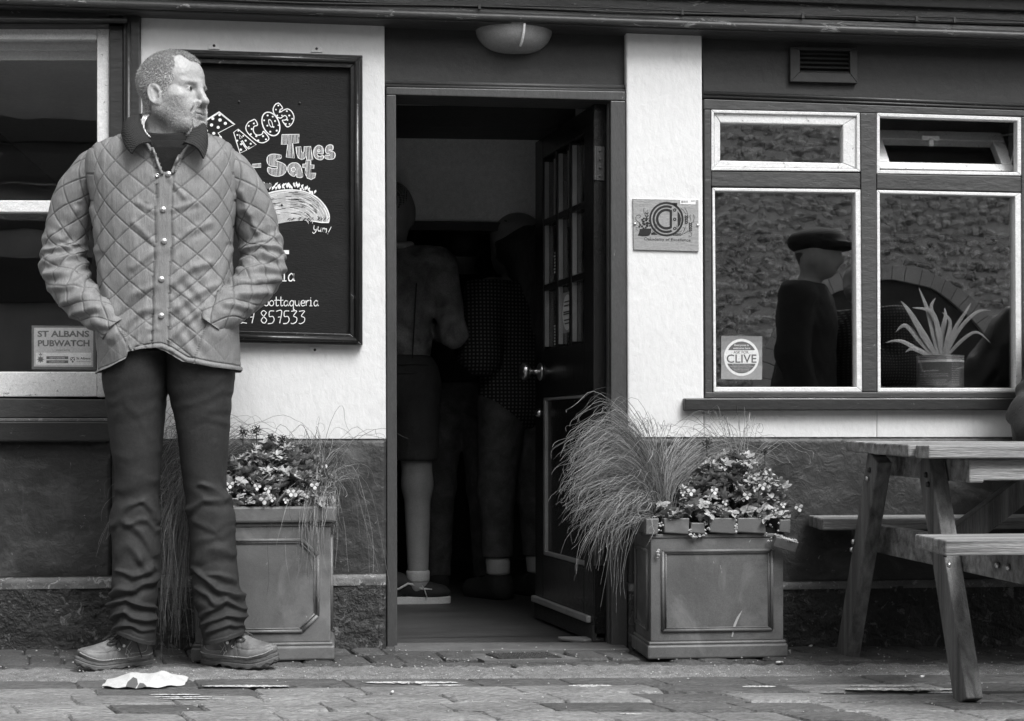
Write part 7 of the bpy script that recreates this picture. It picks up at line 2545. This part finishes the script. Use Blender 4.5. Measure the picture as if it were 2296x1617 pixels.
# ---------------------------------------------------------------- litter and paper
PAPER = mat('white_paper', .52, .7, .12, 14, .3)
PAPD = mat('printed_paper_shape', .10, .7, .1, 5, 0)
def gpx(px, py):
    """point of the ground seen at a pixel"""
    p = px - CXP
    a, b = FS + p * CT, FC - p * ST
    t = CAMH / (py - HZ)
    for _ in range(4): t = (CAMH - gz(a * t)) / (py - HZ)
    return Vector((a * t, YC + b * t, gz(a * t)))
pc = gpx(330, 1537)
pa = empty('paper', pc, 'crumpled white paper sheet lying on the stones before the man', 'paper')
NP = 60
us, vs_ = np.meshgrid(np.linspace(0, 1, NP), np.linspace(0, 1, 24), indexing='ij')
A_, B_ = gpx(241, 1530), gpx(422, 1527)
xw = A_.x + (B_.x - A_.x) * us
yw = -.70 + .10 * (vs_ - .5) + .02 * us
prof = np.interp(us, [0, .08, .2, .3, .36, .42, .5, .58, .66, .72, .78, .82, .9, 1], [.003, .010, .016, .030, .029, .021, .020, .027, .030, .026, .020, .021, .013, .003])
zw = gz(0) + .003 + .72 * prof * np.sin(np.clip(vs_, 0, 1) * pi * .55) * 1.0 + .002 * np.sin(us * 25 + vs_ * 9)
yw = yw - .035 * np.sin(us * 3.1) * (1 - vs_)
Vp = np.c_[xw.ravel(), yw.ravel(), (zw - .012 * (xw - .18)).ravel()]
npmesh(Vp, grid_faces(NP, 24, False), 'sheet', PAPER, pa)
mb = MB()
def pq_(u, v): 
    i, j = min(NP - 1, int(u * (NP - 1))), min(23, int(v * 23))
    q_ = Vp[i * 24 + j]; return (q_[0], q_[1] - .0012, q_[2] + .0012)
mb.add([pq_(.31, .02), pq_(.44, .02), pq_(.445, .2), pq_(.42, .45), pq_(.36, .5), pq_(.32, .3)], [(0, 1, 2, 3, 4, 5)])
mb.add([pq_(.455, .02), pq_(.56, .02), pq_(.52, .2), pq_(.47, .22)], [(0, 1, 2, 3)])
mb.build('printed_shape', PAPD, pa)
BUTT = mat('cigarette_paper', .62, .8, .1, 60, 0)
BUTF = mat('cigarette_filter', .3, .8, .2, 60, 0)
lit = [(2068, 1521, 'cigarette butt lying in front of the picnic table leg', .9), (1748, 1489, 'cigarette butt beside the foot of the right planter', .1), (1818, 1452, 'cigarette end by the wall left of the table leg', 1.0), (2130, 1462, 'cigarette butt under the picnic table', .4), (275, 1483, 'flattened scrap beside the toe of his boot', .2), (590, 1492, 'thin pale splinter by the toe of his right hand boot', .05), (880, 1556, 'tiny cork stub standing on the setts', 1.4)]
for i, (px, py, lb_, an) in enumerate(lit):
    c = gpx(px, py); e = empty('cigarette_butt' if 'cigarette' in lb_ else 'litter_scrap', c, lb_, 'litter')
    d_ = Vector((cos(an), sin(an) * .8, .0)) * .011
    c = c + Vector((0, 0, .0055))
    mb = MB(); mb.tube([c - d_, c + d_ * .2], .0038, 8); mb.build('stub', BUTT, e, smooth=True)
    mb = MB(); mb.tube([c + d_ * .21, c + d_], .0038, 8); mb.build('filter', BUTF, e, smooth=True)
# broken strip of wood at the foot of the door
mb = MB()
a, b = gpx(1252, 1437), gpx(1362, 1434)
for k_ in range(4):
    mb.tube([(a.x + .002 * k_, a.y - .012 * k_, a.z + .010), (a.x + .07, a.y - .020 * k_ - .015, a.z + .008), (b.x, b.y - .008 * k_ - .02, b.z + .012 - .001 * k_)], [.004, .008, .006], 6)
o_ = mb.build('wood_splinter', mat('splintered_wood', .12, .8, .4, 30, .4), None); tag(o_, 'splintered wooden strip on the threshold under the open door', 'wood')
# worn paint streaks on the stones
PAINTM = mat('worn_road_paint', .52, .8, .3, 30, .3, 80, chips=.56, chipcol=.13, chipscale=70)
mb = MB()
for (xa, xb, yy, th_) in [(820, 1028, 1533, 5), (945, 1042, 1539, 3), (453, 650, 1541, 4.5), (270, 395, 1538, 3.5), (1275, 1372, 1540, 4), (1895, 2150, 1548, 7), (1900, 2060, 1541, 3), (335, 450, 1560, 2.2), (345, 480, 1565, 2.2), (358, 505, 1569, 2.6), (1665, 1740, 1542, 4), (1130, 1190, 1585, 0.1), (1390, 1440, 1604, 3), (2080, 2200, 1555, 4)]:
    if th_ < 1: continue
    n_ = 26
    top, bot = [], []
    for i in range(n_ + 1):
        x = xa + (xb - xa) * i / n_
        e_k = math.sin(pi * min(1, max(0.03, i / n_))) ** .35
        top.append(gpx(x, yy - th_ / 2 * e_k * random.uniform(.6, 1.2)) + Vector((0, 0, .0034)))
        bot.append(gpx(x, yy + th_ / 2 * e_k * random.uniform(.6, 1.2)) + Vector((0, 0, .0034)))
    mb.add(top + bot, [(i, n_ + 1 + i, n_ + 2 + i, i + 1) for i in range(n_)])
o_ = mb.build('worn_paint', PAINTM, None); o_['kind'] = 'structure'
# crumbs and grit
mb = MB()
r = random.Random(99)
for i in range(700):
    px = r.uniform(-100, 2400); py = r.choice([r.gauss(1509, 8), r.uniform(1450, 1500), r.uniform(1450, 1600)])
    if py < 1448: continue
    c = gpx(px, py); s = r.uniform(.0008, .0026)
    mb.lathe([(.0001, s), (s * 1.4, 0), (.0001, -s)], (c.x, c.y, c.z + s + .003), n=4)
mb.build('grit', FOAM, None, kind='stuff')
